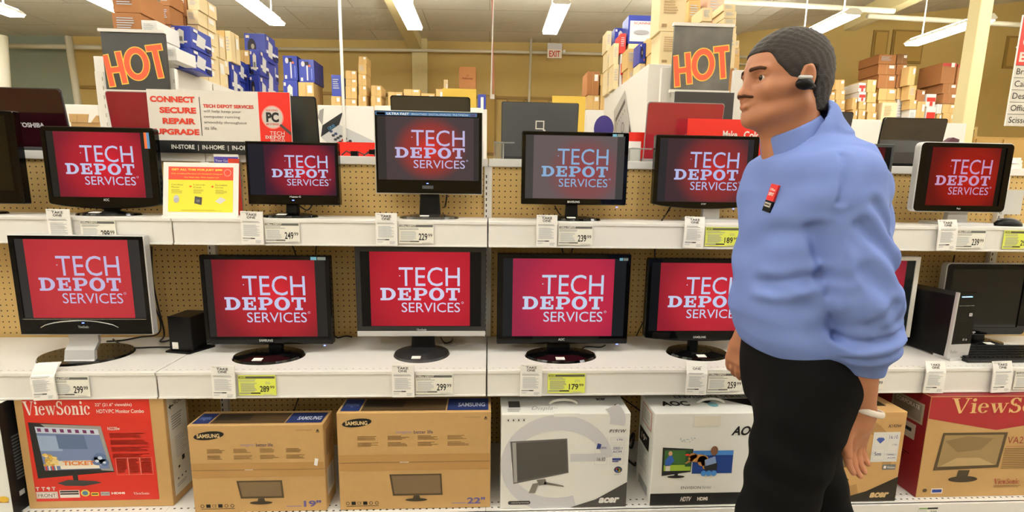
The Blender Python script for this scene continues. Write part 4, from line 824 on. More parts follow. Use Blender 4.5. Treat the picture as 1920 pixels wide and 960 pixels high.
# ================================================================== small machines, cables
q = bc(352, 655, LZ)
t = thing('mini_computer', 'small upright black box computer on a flat foot between two monitors', 'computer', (q[0], q[1], LZ), -.12)
b = MB(); b.box(-.048, .052, -.035, .075, .006, .15, mat('satin_black', (12, 12, 13), rough=.35, spec=.2)); b.build('case', t, bevel=.003)
b = MB(); b.prism_z([(-.06, -.045), (.05, -.055), (.09, .04), (.06, .08), (-.05, .08)], 0, .007, mat('satin_black')); b.build('foot', t)
b = MB(); b.box(-.035, -.01, -.0365, -.035, .014, .042, PAPER); b.build('sticker', t)
q = at(1776, 668, Z=LZ)
t = thing('tower_computer', 'black slim tower computer with silver edge and a blue light', 'computer', (q.x, -.33, LZ), .1)
b = MB(); b.box(-.05, .05, .0, .285, .012, .275, mat('satin_black')); b.build('case', t, bevel=.003)
b = MB(); b.prism([(-.052, .07), (.05, .07), (.05, .29), (-.045, .29)], -.012, 0, BLK); b.box(-.036, .036, -.0125, -.012, .235, .2365, CHROME); b.text if False else None; b.build('front_panel', t, bevel=.002)
b = MB(); b.prism([(-.06, .012), (-.05, .012), (-.044, .292), (-.052, .292)], -.014, -.003, SILVER); b.prism([(-.06, .01), (.045, .01), (.05, .07), (-.055, .07)], -.013, 0, SILVER); b.box(-.05, .05, -.02, .05, 0, .012, SILVER); b.build('silver_trim', t)
b = MB(); b.box(-.03, .02, -.0135, -.0122, .272, .275, mat('blue_led2', (120, 200, 255), emit=5)); b.build('power_light', t)
b = MB().on((0, -.0126, 0)); b.poly(rrect(.018, .034, .19, .204, .003), ink(190, 190, 194)); b.text('hp', .021, .031, .193, .201, DK, 2, .01, .2); b.rect(.005, .014, .085, .095, ink(120, 120, 120)); b.rect(.02, .026, .085, .093, ink(150, 150, 150)); b.frame(-.035, .03, .11, .17, .0006, ink(40, 40, 40)); b.text('Pavilion', -.045, -.01, .03-.0, .045, DK); b.build('badges', t)
def keyboard(label, x, y, z, rz, w, d, mbody, mkey, cat='keyboard'):
    t = thing('keyboard', label, cat, (x, y, z), rz); b = MB(); b.add([(0, 0, 0), (w, 0, 0), (w, d, 0), (0, d, 0), (0, 0, .012), (w, 0, .012), (w, d, .026), (0, d, .026)], [(0, 3, 2, 1), (4, 5, 6, 7), (0, 1, 5, 4), (1, 2, 6, 5), (2, 3, 7, 6), (3, 0, 4, 7)], mbody); b.build('body', t, bevel=.002)
    for r in range(5):
        b = MB()
        for c in range(int(w/.021)):
            x_ = .01+c*.0205; y_ = .02+r*(d-.03)/5; z_ = .013+.014*(y_/d)
            if x_+.018 > w-.006: break
            b.box(x_, x_+.0165, y_, y_+(d-.03)/5-.004, z_-.004, z_+.006, mkey)
        b.build('key_row', t)
    return t
keyboard('black keyboard with silver side edge on the lower shelf at the right edge', at(1808, 679, Z=LZ).x+.004, -.375, LZ, .0, .44, .15, mat('keyboard_body', (26, 26, 27), rough=.3), mat('key_black', (14, 14, 14), rough=.4))
b = MB(); q = at(1808, 679, Z=LZ); b.prism_z([(q.x-.014, -.375), (q.x-.002, -.375), (q.x-.002, -.23), (q.x-.05, -.225)], 0, .014, SILVER)
tag(b.build('wrist_rest'), 'silver wedge beside the black keyboard', 'keyboard rest')
t = thing('remote_control', 'black remote control lying in front of the cut-off television', 'remote control', (at(30, 400, Z=UZ).x-.09, -.235, UZ), -.12)
b = MB(); b.prism_z(rrect(-.1, .115, -.022, .022, .015), 0, .02, mat('satin_black'), .95, (0, 0)); b.build('body', t, bevel=.002)
b = MB()
for i in range(12):
    for j in range(3): b.box(-.09+i*.014, -.082+i*.014, -.015+j*.011, -.008+j*.011, .019, .022, mat('key_grey', (120, 120, 122)))
b.build('buttons', t)
q = at(1905, 425, Z=UZ)
t = thing('computer_mouse', 'black computer mouse at the right end of the upper shelf', 'mouse', (q.x, -.19, UZ), -.1)
b = MB(); pts = []
for i in range(7):
    a = i/6*PI/2; b_ = math.cos(a); 
    pts.append((b_, math.sin(a)))
vs_, fs = [], []; n = 20
for (r, z) in pts:
    for k in range(n): vs_.append((.058*r*math.cos(2*PI*k/n), .032*r*math.sin(2*PI*k/n), .036*z))
for i in range(6):
    for k in range(n): fs.append((i*n+k, i*n+(k+1) % n, (i+1)*n+(k+1) % n, (i+1)*n+k))
fs.append(tuple(range(n-1, -1, -1))); b.add(vs_, fs, mat('satin_black')); b.build('body', t, smooth=True)
b = MB(); b.box(-.045, -.02, -.003, .003, .024, .034, mat('key_grey')); b.build('wheel', t)
# cables
CBL = mat('cable_black', (16, 16, 17), rough=.4)
def cable(label, pts, r=.0035, m=CBL):
    P_ = [Vector(p) for p in pts]; out = []
    for i in range(len(P_)-1):
        a = P_[max(i-1, 0)]; b_ = P_[i]; c = P_[i+1]; d = P_[min(i+2, len(P_)-1)]
        for k in range(6):
            t_ = k/6; out.append(.5*((2*b_)+(c-a)*t_+(2*a-5*b_+4*c-d)*t_*t_+(3*b_-a-3*c+d)*t_**3))
    out.append(P_[-1]); b = MB(); b.tube(out, r, m, 6); return tag(b.build('cable', smooth=True), label, 'cable', 'black cables behind the monitors')
def pc(px, py, Y): return tuple(at(px, py, Y=Y))
def ps(px, py, Z=LZ+.004): return tuple(at(px, py, Z=Z))
cable('black cable hanging down the pegboard left of the mini computer', [pc(284, 462, -.012), pc(286, 520, -.014), pc(295, 570, -.014), pc(308, 625, -.014), ps(300, 640), ps(318, 638)])
cable('black cable curving from the arched silver stand to the mini computer', [ps(212, 636), ps(225, 645), ps(245, 652), ps(290, 651), ps(322, 651)])
cable('black cable loop behind the large left monitor', [ps(200, 640), ps(230, 638), ps(262, 632), pc(296, 626, -.02), pc(300, 600, -.012), pc(282, 560, -.012)])
cable('black cable behind the short black monitor on the upper shelf', [pc(560, 385, -.1), pc(575, 394, -.06), pc(584, 386, -.03), pc(590, 370, -.012)], .003)
cable('black cable under the tall blue-stripped monitor', [pc(838, 365, -.05), pc(835, 385, -.03), ps(828, 400, UZ+.004)])
cable('black cable slanting down left of the man on the upper shelf', [pc(1258, 386, -.012), pc(1250, 400, -.014), ps(1241, 413, UZ+.004)])
cable('black cable on the pegboard behind the grey-red monitor', [pc(1040, 386, -.02), pc(1050, 402, -.014), ps(1062, 408, UZ+.004)], .003)
cable('black cable hanging above the red-trimmed monitor', [pc(548, 460, -.012), pc(552, 470, -.012), pc(560, 495, -.012)], .003)
cable('black cable hanging down to the red-trimmed monitor', [pc(594, 458, -.012), pc(592, 478, -.012), pc(600, 505, -.02)], .003)
cable('black cable looping from the silver-strip monitor', [pc(826, 632, -.06), ps(834, 643), ps(846, 640), pc(850, 632, -.012)], .003)
cable('black plug lead beside the red-trimmed monitor', [pc(622, 622, -.02), ps(632, 633), ps(648, 630), ps(660, 632)], .003)
cable('black cable above the pinkish monitor', [pc(1053, 462, -.012), pc(1056, 475, -.012), pc(1062, 500, -.012)], .003)
cable('second black cable above the pinkish monitor', [pc(1076, 462, -.012), pc(1072, 474, -.012), pc(1078, 500, -.012)], .003)
cable('black vertical cable between the two monitors left of the man', [pc(1228, 463, -.012), pc(1228, 485, -.012), pc(1232, 500, -.012)], .003)
cable('black cable slanting between the pinkish and the bowed monitor', [pc(1212, 590, -.012), pc(1202, 612, -.012), pc(1193, 630, -.012)], .003)
cable('black cable loop behind the pinkish monitor stand', [ps(1090, 655), ps(1100, 650), ps(1125, 651), ps(1135, 647)], .003)
cable('black cable above the switched-off monitor', [pc(1790, 478, -.012), pc(1788, 488, -.012), pc(1784, 505, -.012)], .003)
cable('black cable tangle under the switched-off monitor', [ps(1815, 640), pc(1828, 632, -.05), ps(1838, 645), pc(1842, 632, -.03)], .003)
def bs(px, py, Y=-.012): return tuple(at(px, py, Y=Y))
cable('black cable crossing above the 19 inch carton', [bs(560, 745), bs(552, 770), bs(548, 800), bs(560, 840)], .003)
cable('black cable crossing above the white carton', [bs(985, 745), bs(995, 775), bs(1010, 800), bs(1030, 850)], .003)
cable('black cable above the white carton handle', [bs(1145, 745), bs(1135, 770), bs(1130, 800), bs(1180, 860)], .003)
cable('black cable slanting above the dog carton', [bs(1165, 745), bs(1200, 770), bs(1240, 800), bs(1270, 850)], .003)
q = at(1193, 890, Z=BZ+.02)
cable('tangle of black cable between the white carton and the dog carton', [(q.x-.03, -.2, .3), (q.x, -.22, .26), (q.x+.02, -.18, .31), (q.x-.02, -.2, .22), (q.x+.01, -.24, .19), (q.x+.03, -.2, .175)], .005)
cable('black flex lying right of the 19 inch carton', [(at(625, 925, Z=BZ).x, -.2, BZ+.004), (at(632, 925, Z=BZ).x, -.26, BZ+.004), (at(635, 925, Z=BZ).x-.01, -.3, BZ+.004)], .004)
cable('black leads above the hidden carton at the right', [bs(1700, 745), bs(1705, 790), bs(1712, 830)], .004)

# ================================================================== yellow offer sign, small cards on the rail
q0 = at(305, 404, Y=-.2); q1 = at(446, 404, Y=-.2); zt = at(376, 303, Y=-.2).z
W = q1.x-q0.x; H = zt-UZ
t = thing('offer_sign', 'white framed sign with red band and yellow offer panel on the upper shelf', 'sign', (q0.x, -.2, UZ), 0)
b = MB(); b.on((0, 0, 0), (1, 0, 0), (0, .16, 1)); b.box(0, W, -.0, .003, 0.004, H, mat('acrylic_white', (232, 230, 222), rough=.2)); b.build('holder', t)
b = MB(); b.prism([(0, 0), (W, 0), (W, .006), (0, .006)], -.005, .07, mat('acrylic_white')); b.build('foot', t)
b = MB(); b.on((0, -.0006, 0), (1, 0, 0), (0, .16, 1)); u0, u1 = W*.07, W*.93; YP = mat('offer_yellow', (232, 220, 60), rough=.4); RP = mat('offer_red', (224, 66, 42), rough=.4); yy = ink(240, 226, 90)
b.rect(u0, u1, H*.09, H*.68, YP); b.rect(u0, u1, H*.68, H*.92, RP); b.text('GET ALL THIS FOR JUST $99!', u0+.012, u0+(u1-u0)*.83, H*.84, H*.885, yy, 2, .03); b.text('With Combined Purchase of a Notebook Computer', u0+.01, u0+(u1-u0)*.84, H*.775, H*.805, yy, 2, .0); b.text('One Week Only. While Supplies Last!', u0+.06, u0+(u1-u0)*.78, H*.71, H*.74, yy, 2)
b.ringp(u1-.022, H*.82, .014, .014, .012, .012, ink(240, 180, 160), 2)
for i, (ww, c) in enumerate((('Cordless Mouse', (190, 190, 196)), ('Laptop Case', (70, 70, 72)), ('Portable Drive', (206, 208, 206)))):
    u = u0+.012+i*(u1-u0)*.34; a_, c_ = ww.split(); b.text(a_, u, u+.045, H*.575, H*.605, ink(90, 90, 40), 2); b.text(c_, u, u+.03, H*.53, H*.56, ink(90, 90, 40), 2); b.lines(u, u+.045, H*.5, H*.42, 4, ink(160, 155, 60), 2)
    if i == 0: b.ell(u+.02, H*.33, .011, .015, ink(*c), 3); b.ell(u+.02, H*.3, .01, .01, ink(170, 170, 176), 4)
    if i == 1: b.poly([(u+.004, H*.25), (u+.032, H*.22), (u+.034, H*.36), (u+.006, H*.38)], ink(*c), 3); b.rect(u+.012, u+.026, H*.27, H*.32, ink(110, 110, 110), 4)
    if i == 2: b.poly([(u+.0, H*.29), (u+.02, H*.24), (u+.042, H*.32), (u+.02, H*.37)], ink(*c), 3)
    if i < 2: b.text('+', u+(u1-u0)*.27, u+(u1-u0)*.27+.012, H*.54, H*.58, ink(226, 90, 40), 2, .04)
b.lines(u0+.05, u1-.01, H*.13, H*.105, 2, ink(170, 160, 60), 2); b.build('print', t)
q0 = at(400, 360, Y=-.06)
b = MB(); b.on((at(431, 350, Y=-.12).x, -.12, UZ), (1, .5, 0)); b.box(.0, .04, -.002, .002, 0, .235, mat('offer_red')); b.box(.0, .045, .004, .009, 0, .225, mat('clear_plastic', (200, 200, 196), rough=.1, trans=.6)); 
tag(b.build('sign_card'), 'thin red card standing right of the yellow offer sign', 'card')
q0 = at(403, 322, Y=-.03); q1 = at(446, 284, Y=-.03)
t = thing('guide_card', 'purple and white guide card stuck above the yellow offer sign', 'card', (q0.x, -.03, q0.z-.03))
b = MB(); W = q1.x-q0.x; H = q1.z-q0.z+.03; b.box(0, W, 0, .004, 0, H, PAPER); b.build('card', t)
b = MB().on((0, -.0005, 0)); b.rect(.001, W-.001, 0, H*.8, mat('guide_purple', (74, 66, 160), rough=.5)); b.text('Your Guide to', .006, W-.012, H*.62, H*.7, PW, 2); b.text('Performance', .004, W-.008, H*.42, H*.53, PW, 2, .02); b.rect(W*.5, W, .0, H*.3, ink(100, 90, 180), 2); b.build('print', t)
b = MB(); b.box(q0.x+.0, q0.x+W, -.026, -.011, q0.z-.03, q0.z-.02, WHITE); tag(b.build('card_clip'), 'white clip on the rail holding the guide card', 'clip')
# ================================================================== things standing on top of the gondola
TZ = RAIL_Z-.0035
def laptop(label, x0, x1, ztop, Y, m, deco=None, lean=.12, rim=None, r=.012, cover=None):
    w = x1-x0; t = thing('laptop', label, 'laptop', (x0, Y, TZ), 0, 'open laptops on top of the gondola'); H = (ztop-TZ-.012)/math.cos(lean)
    b = MB(); b.box(0, w, .012, .24, 0, .022, MBLK if not rim else rim); b.build('base', t, bevel=.003)
    v = Vector((0, -math.sin(lean), math.cos(lean)))
    b = MB().on((0, .012+math.sin(lean)*.012, .012), (1, 0, 0), v)
    b.prism(rrect(0, w, 0, H, r), 0, .009, m, .985, (w/2, H/2)); b.build('lid', t)
    if rim:
        b = MB().on((0, .012+math.sin(lean)*.012, .012), (1, 0, 0), v); b.prism(rrect(-.002, w+.002, -.002, H+.002, r), .0045, .0085, rim); b.build('lid_rim', t)
    if deco:
        b = MB().on((0, .0115+math.sin(lean)*.012, .012), (1, 0, 0), v); deco(b, w, H); b.build('lid_badge', t)
    return t
lid_red_black = mat('lid_black_red', (36, 8, 14), rough=.08, coat=.6); LX = lambda px, Y=.03: at(px, 240, Y=Y).x; ZT = lambda px, py, Y=.0: at(px, py, Y=Y).z
def d_tosh(b, w, H): b.text('TOSHIBA', w-.20, w-.092, H*.36, H*.44, ink(176, 176, 180), 1, .04)
laptop('glossy black and dark red laptop lid at the far left', at(-90, 220, Y=0).x, at(116, 220, Y=0).x, ZT(60, 165), .02, lid_red_black, d_tosh, rim=mat('lid_edge', (60, 60, 62), rough=.3))
def d_tos2(b, w, H): b.text('TOSHIBA', w*.28, w*.68, H*.3, H*.38, ink(220, 150, 140), 1, .04)
laptop('dark red laptop lid behind the services sign', at(203, 220, Y=.05).x, at(203, 220, Y=.05).x+.36, ZT(250, 171, .03), .06, mat('lid_red', (132, 28, 40), rough=.15, coat=.5), d_tos2, rim=mat('lid_grey', (150, 145, 145), rough=.3))
def d_hp(b, w, H): b.poly(rrect(w-.05, w-.026, .03, .052, .003), ink(200, 196, 186)); b.text('hp', w-.046, w-.031, .034, .048, DK, 2, .0, .2)
laptop('black laptop lid with a small square badge right of the services sign', at(593, 220, Y=.04).x-.35, at(593, 220, Y=.04).x, ZT(560, 180, .02), .05, mat('lid_charcoal', (46, 48, 46), rough=.12, coat=.3), d_hp, rim=MBLK)
laptop('shiny film-wrapped black laptop lid behind the tall monitor', at(733, 200, Y=.05).x, at(881, 200, Y=.05).x, ZT(800, 180, .03), .06, mat('lid_wrapped', (40, 40, 40), rough=.12, coat=1, bump=.35, bscale=9, stretch=(1.5, 1, .5)), None, rim=BLK)
def d_cq(b, w, H):
    m_ = ink(226, 222, 214); cx, cy = w*.5, H*.6
    for (a, c, d, e) in ((-.02, .02, .016, .021), (-.02, -.015, -.012, .021), (.015, .02, -.012, .021), (-.02, .012, -.017, -.012)): b.rect(cx+a, cx+c, cy+d, cy+e, m_, 1)
    b.poly([(cx+.008, cy-.012), (cx+.018, cy-.012), (cx+.028, cy-.024), (cx+.018, cy-.024)], m_, 2)
laptop('matte dark grey laptop lid with a white angular Q-shaped badge', at(941, 240, Y=.03).x, at(1084, 240, Y=.03).x, ZT(1010, 190, .0), .05, mat('lid_matte_grey', (70, 72, 74), rough=.5), d_cq, r=.008, rim=mat('lid_dark_edge', (40, 40, 42)))
def d_gw(b, w, H): b.text('Gateway', w*.52, w*.78, H*.42, H*.48, ink(214, 140, 130), 1)
laptop('film-wrapped dark red laptop lid beside the right display poster', at(1213, 230, Y=.04).x, at(1355, 230, Y=.04).x, ZT(1285, 192, .02), .05, mat('lid_red_wrapped', (150, 40, 50), rough=.14, coat=1, bump=.3, bscale=14), d_gw, rim=mat('lid_grey'))
laptop('dark grey laptop lid just behind the man\'s shoulder', at(1597, 240, Y=.03).x-.36, at(1597, 240, Y=.03).x, ZT(1565, 208, .0), .04, mat('lid_speckled', (60, 58, 58), rough=.35, noise=.15, nscale=200), None, rim=BLK)
laptop('glossy film-wrapped black laptop lid right of the man', at(1656, 240, Y=.03).x, at(1776, 240, Y=.03).x, ZT(1715, 220, .0), .04, mat('lid_wrapped_dark', (52, 48, 46), rough=.1, coat=1, bump=.3, bscale=7), None, rim=BLK)
# services sign
q0 = at(270, 170, Y=-.03); q1 = at(536, 170, Y=-.03); zb = at(420, 265, Y=-.03).z; zt = at(400, 170, Y=-.03).z
W = q1.x-q0.x+.006; H = zt-zb
t = thing('services_sign', 'wide white and red services sign on the gondola rail', 'sign', (q0.x+.01, -.03, zb), 0)
b = MB(); b.box(0, W, -.002, .002, 0, H, mat('sign_board', (224, 218, 208), rough=.35)); b.build('board', t)
b = MB(); b.box(0, W-.05, -.002, .002, -.052, -.0005, mat('print_black')); b.text if False else None; b.build('lower_strip', t)
b = MB().on((0, -.0026, 0)); SR = ink(206, 60, 40)
b.rect(W*.775, W-.001, .001, H-.001, mat('sign_red', (222, 42, 30), rough=.35))
for i, (wd, a, c) in enumerate((('CONNECT', .02, .33), ('SECURE', .08, .335), ('REPAIR', .095, .325), ('UPGRADE', .035, .345))): b.text(wd, W*a, W*c, H*(.75-.213*i), H*(.87-.213*i), SR, 1, .05)
b.rect(W*.36, W*.365, H*.1, H*.87, DK)
b.text('TECH DEPOT SERVICES', W*.385, W*.74, H*.66, H*.73, SR, 1, .04)
for i, (s_, c) in enumerate((('will help keep your', .65), ('computer running', .64), ('smoothly throughout', .685), ('its life.', .475))): b.text(s_, W*.385, W*c, H*(.555-.11*i), H*(.62-.11*i) if i != 1 else H*.51, ink(110, 106, 100), 1, .01)
cx, cy = W*.87, H*.5; b.ell(cx, cy, W*.078, H*.235, ink(238, 150, 140), 2, 32); b.ell(cx, cy, W*.07, H*.21, ink(206, 200, 192), 3, 32); b.text('PC', cx-W*.045, cx+W*.045, cy-H*.1, cy+H*.1, DK, 4, .05); b.text('SOLVING', cx-W*.045, cx+W*.04, cy+H*.12, cy+H*.16, SR, 4, .02); b.text('MYSTERIES', cx-W*.045, cx+W*.045, cy-H*.16, cy-H*.12, SR, 4, .02)
b.poly([(cx+W*.045, cy-H*.16), (cx+W*.06, cy-H*.13), (W-.002, cy-H*.29), (W-.002, cy-H*.36)], ink(80, 76, 74), 4)
b.text('TECH', W*.845, W*.95, H*.14, H*.22, PW, 4, .0); b.drawn('DEPOT', 'slab', W*.81, W*.95, H*.07, H*.13, PW, 4); b.text('SERVICES', W*.845, W*.95, H*.015, H*.06, PW, 4)
b.text('IN-STORE  |  IN-HOME  |  IN-OFFICE', W*.14, W*.74, -.041, -.017, ink(220, 220, 214), 1, .02)
b.build('print', t)
b = MB()
for f in (.25, .6): b.box(W*f-.02, W*f+.02, .0, .045, RAIL_Z-zb-.02+.02, RAIL_Z-zb+.03, mat('clear_plastic')); b.box(W*f-.006, W*f+.006, .002, .006, RAIL_Z-zb, H*.4, mat('clear_plastic'))
b.build('holder', t)
# acrylic stands and small things on the rail
def acrylic(label, px, w, h, Y=.0):
    q = at(px, 292, Y=Y); t = thing('acrylic_stand', label, 'display stand', (q.x, Y, RAIL_Z), 0, 'clear acrylic laptop stands')
    b = MB(); ac = mat('clear_acrylic', (225, 228, 225), rough=.04, trans=.85, ior=1.45); b.box(-w/2, w/2, -.008, .02, 0, h, ac); b.box(-w/2, w*1.6, .0, .02, h-.006, h, ac); b.build('block', t, bevel=.003); return t
acrylic('clear acrylic stand left of the dark grey laptop lid', 935, .045, .075); acrylic('clear acrylic stand left of the dark red wrapped laptop', 1190, .05, .06); acrylic('clear acrylic block under the services sign', 383, .05, .03, -.0)
b = MB(); q = at(686, 283, Y=.02)
for i in range(5): 
    P0 = Vector((q.x-.1+i*.045, .0+.01*i, RAIL_Z+.004)); b.tube([P0, P0+Vector((.02, .0, .018)), P0+Vector((.05, .01, .004)), P0+Vector((.07, 0, .012))], .003, CBL, 6); 
b.box(q.x-.06, q.x-.03, -.005, .015, RAIL_Z, RAIL_Z+.022, mat('satin_black')); b.box(q.x+.02, q.x+.045, -.005, .015, RAIL_Z+.01, RAIL_Z+.03, mat('satin_black')); b.tube([(q.x+.03, .0, RAIL_Z+.025), (q.x+.09, .01, RAIL_Z+.055), (q.x+.12, .02, RAIL_Z+.05)], .003, CBL, 6)
tag(b.build('adapter_tangle'), 'tangle of black adapter plugs and leads on the rail by the calculator poster', 'adapter leads')
q = at(632, 266, Y=.12); q1 = at(703, 290, Y=.12)
b = MB(); b.box(q.x, q1.x+.03, .12, .13, TZ, q.z, mat('sign_red')); tag(b.build('red_card'), 'plain red card on the gondola top by the calculator poster', 'card')
q = at(1290, 222, Y=-.02); q1 = at(1442, 222, Y=-.02); zb = at(1350, 262, Y=-.02).z
t = thing('red_sign', 'red sign behind the man\'s chin with white lettering', 'sign', (q.x, -.02, RAIL_Z), 0)
b = MB(); W = q1.x-q.x; H = q.z-RAIL_Z; b.box(0, W, -.002, .002, .0, H, mat('sign_red')); b.build('board', t)
b = MB().on((0, -.0026, 0)); b.text('Make', W*.44, W*.62, H*.56, H*.74, PW, 1, .03); b.text('Color', W*.7, W*.95, H*.56, H*.74, PW, 1, .03); b.build('print', t)
q = at(1180, 250, Y=.1); q1 = at(1212, 250, Y=.1)
b = MB(); b.box(q.x, q1.x, .1, .108, TZ, at(1195, 248, Y=.1).z, mat('sign_red')); b.box(at(1178, 270, Y=.09).x, at(1202, 270, Y=.09).x, .09, .094, TZ, at(1190, 265, Y=.09).z, PAPER); tag(b.build('promo_card'), 'red and white promo card left of the dark red wrapped laptop', 'card')
q = at(928, 285, Y=.02); b = MB(); b.box(q.x-.0, at(921.5, 285, Y=.02).x+.015, .02, .028, RAIL_Z-.003, at(912, 277, Y=.02).z, mat('sign_red')); o = tag(b.build('red_tag'), 'small red tag on the rail at the middle upright', 'tag')
q = at(1902, 320, Y=.0)
t = thing('receipt_roll', 'white curled paper roll on the rail at the right edge', 'paper roll', (q.x+.02, .02, RAIL_Z))
b = MB(); b.tube([(0, 0, 0), (0, 0, .02)], .025, PAPER, 16); b.tube([(0, .0, .02), (.004, 0, .038)], .022, PAPER, 16); b.tube([(0, .0, .038), (.0, 0, .05)], .018, PAPER, 16); b.build('roll', t)
q = at(1895, 383, Y=-.03)
b = MB(); b.box(at(1880, 380, Y=-.03).x, at(1915, 380, Y=-.03).x, -.034, -.03, at(1895, 402, Y=-.03).z, at(1895, 356, Y=-.03).z, mat('plastic_grey', (190, 190, 186), rough=.4)); b.box(at(1915, 380, Y=-.03).x-.004, at(1915, 380, Y=-.03).x, -.034, 0, at(1895, 380, Y=-.03).z-.002, at(1895, 380, Y=-.03).z+.002, SILVER); tag(b.build('card_holder'), 'grey card holder hooked on the pegboard at the right edge', 'card holder')

# ================================================================== fixtures beyond: white header walls, poster stands, stock
HW = mat('header_white', (232, 229, 222), rough=.5, noise=.02)
def panel(name, label, x0, x1, Y, z1, z0=0, deco=None, d=.04, u=None, group='white header panels beyond the gondola'):
    t = thing(name, label, 'display panel', (x0, Y, 0), 0, group)
    b = MB(); b.box(0, x1-x0, 0, d, z0, z1, HW); b.build('board', t, bevel=.004)
    if deco: b = MB().on((0, -.0005, 0)); b.lay = .001; deco(b, x1-x0, z1); b.build('print', t)
    return t
PY = 2.6
px2 = lambda px, py=240, Y=PY: at(px, py, Y=Y).x
ztop = at(650, 198, Y=PY).z
def calc(b, W, H):
    bk = ink(38, 38, 40)
    b.poly([(.0, H-.12), (.04, H-.19), (.06, H-.03), (.02, H-.05)], ink(150, 146, 142), 1); b.poly([(.02, H-.30), (.20, H-.18), (.24, H-.06), (.04, H-.19)], bk, 2); b.poly([(.06, H-.265), (.17, H-.195), (.185, H-.15), (.075, H-.215)], ink(20, 30, 40), 3); b.text('128.00', .09, .16, H-.22, H-.19, ink(90, 150, 190), 4, 0, 0, .5)
    b.poly([(.02, H-.30), (.20, H-.18), (W+.0, H-.33), (W, H-.48), (.2, H-.47)], ink(190, 190, 190), 1.5)
    for r in range(5):
        for c in range(7):
            u = .13+c*.045+r*.02-.01; v = H-.245-r*.038-c*.022+.0
            if u < W-.02 and u-.13 > -.02: b.ell(u, v, .017, .013, ink(186, 60, 44) if (r, c) == (1, 2) else ink(50, 60, 96) if r == 0 and c < 2 else ink(52, 54, 60), 4+.1*r, 8)
panel('header_panel', 'white poster panel with a calculator picture behind the gondola', px2(597), px2(701), PY, ztop, deco=calc)
panel('header_panel', 'plain white panel right of the calculator poster', px2(703), px2(906), PY+.01, ztop+.01)
def purple(b, W, H): b.ell(W, H-.18, .1, .13, ink(60, 50, 120), 1); b.rect(0, W, H-.6, H-.42, ink(226, 222, 214), 1)
panel('header_panel', 'white panel with part of a purple circle right of the dark grey laptop', px2(1097), px2(1132), PY, at(1110, 206, Y=PY).z, deco=purple)
panel('header_panel', 'plain white panel behind the man\'s shoulder', px2(1600)-.5, px2(1650), PY, at(1625, 224, Y=PY).z)
panel('header_panel', 'plain white panel behind the wrapped laptop at the right', px2(1654), px2(1812), PY, at(1790, 231, Y=PY).z)
panel('header_panel', 'low white counter panel at the left behind the laptops', px2(60), px2(188), PY, at(150, 196, Y=PY).z)
panel('slotted_post', 'white slotted post beside the dark grey laptop lid', px2(1088), px2(1095), PY-.3, at(1090, 215, Y=PY-.3).z, d=.03, group='white slotted posts'); panel('slotted_post', 'white slotted post above the middle upright', px2(906.5), px2(913), PY-.1, at(910, 205, Y=PY-.1).z, d=.03, group='white slotted posts')
XA0 = at(185, 200, Y=2.0).x
# kraft flap box on the left counter
q0, q1 = at(133, 232, Y=2.3), at(188, 232, Y=2.3)
t = thing('open_carton', 'open cardboard box with raised flaps behind the left laptops', 'box', (q0.x, 2.3, 1.552)); zc = at(150, 214, Y=2.3).z-1.552
b = MB(); b.box(0, q1.x-q0.x, 0, .2, 0, zc-.07, CARD); b.build('carton', t)
b = MB(); w_ = q1.x-q0.x; b.prism([(0, zc-.07), (w_*.6, zc-.07), (w_*.66, zc), (0, zc)], -.01, -.004, CARD); b.prism([(w_*.72, zc-.07), (w_, zc-.07), (w_, zc-.01), (w_*.92, zc-.01)], -.01, -.004, CARD); b.build('flap', t)
b = MB(); b.box(q0.x-.1, min(q1.x+.1, XA0-.01), 2.25, 2.55, 0, 1.55, HW); tag(b.build('display_counter'), 'white display counter carrying the open cardboard box', 'counter')
# yellow aisle cards
for (xa, xb2, ya, yb) in ((830, 893, 167, 200), (1035, 1098, 181, 215)):
    q0, q1 = at(xa, yb, Y=5.0), at(xb2, ya, Y=5.0); b = MB(); b.box(q0.x, q1.x, 5.0, 5.03, 0, q1.z, mat('yellow_board', (232, 196, 80), rough=.5))
    tag(b.build('yellow_panel'), 'yellow panel showing above the %s' % ('film-wrapped black lid behind the tall monitor' if xa < 900 else 'dark grey laptop lid'), 'display panel')

# ---- left and right stock gondolas running away from the camera
def long_gondola(label, x0, x1, ya, yb, h):
    t = thing('stock_gondola', label, 'shelving', (0, 0, 0)); b = MB(); b.box(x0, x1, ya, yb, 0, h, HW); b.build('body', t, bevel=.004); return t
XA0, XA1 = at(185, 200, Y=2.0).x, -2.78
t = long_gondola('white stock gondola at the left carrying the blue printer boxes', XA0, XA1, 2.0, 5.3, 2.4)
b = MB().on((XA1+.001, 0, 0), (0, 1, 0)); b.lay = .002
for y in (2.9, 3.8, 4.7): b.rect(y, y+.01, 1.2, 2.38, MG)
b.rect(3.3, 4.0, 1.2, 2.26, ink(205, 205, 208)); b.build('side_graphic', t)
XR0, XR1 = 1.28, 1.95
t = long_gondola('white stock gondola at the right carrying the scanner boxes', XR0, XR1, 1.75, 3.2, 2.4)
b = MB().on((XR0-.001, 3.2, 0), (0, -1, 0)); b.lay = .002        # picture of a slim grey device
dv = ink(178, 174, 168); b.poly([(.45, 2.19), (.82, 2.32), (1.02, 2.0), (1.0, 1.55), (.62, 1.35), (.5, 1.7)], dv, 1); b.poly([(.53, 2.1), (.84, 2.24), (.85, 2.2), (.54, 2.06)], ink(84, 80, 74), 2); b.ringp(.8, 1.98, .05, .05, .04, .04, ink(110, 106, 100), 2)
for i in range(5): b.rect(.6+i*.06, .62+i*.06, 2.03+i*.022, 2.05+i*.022, ink(120, 116, 110), 2)
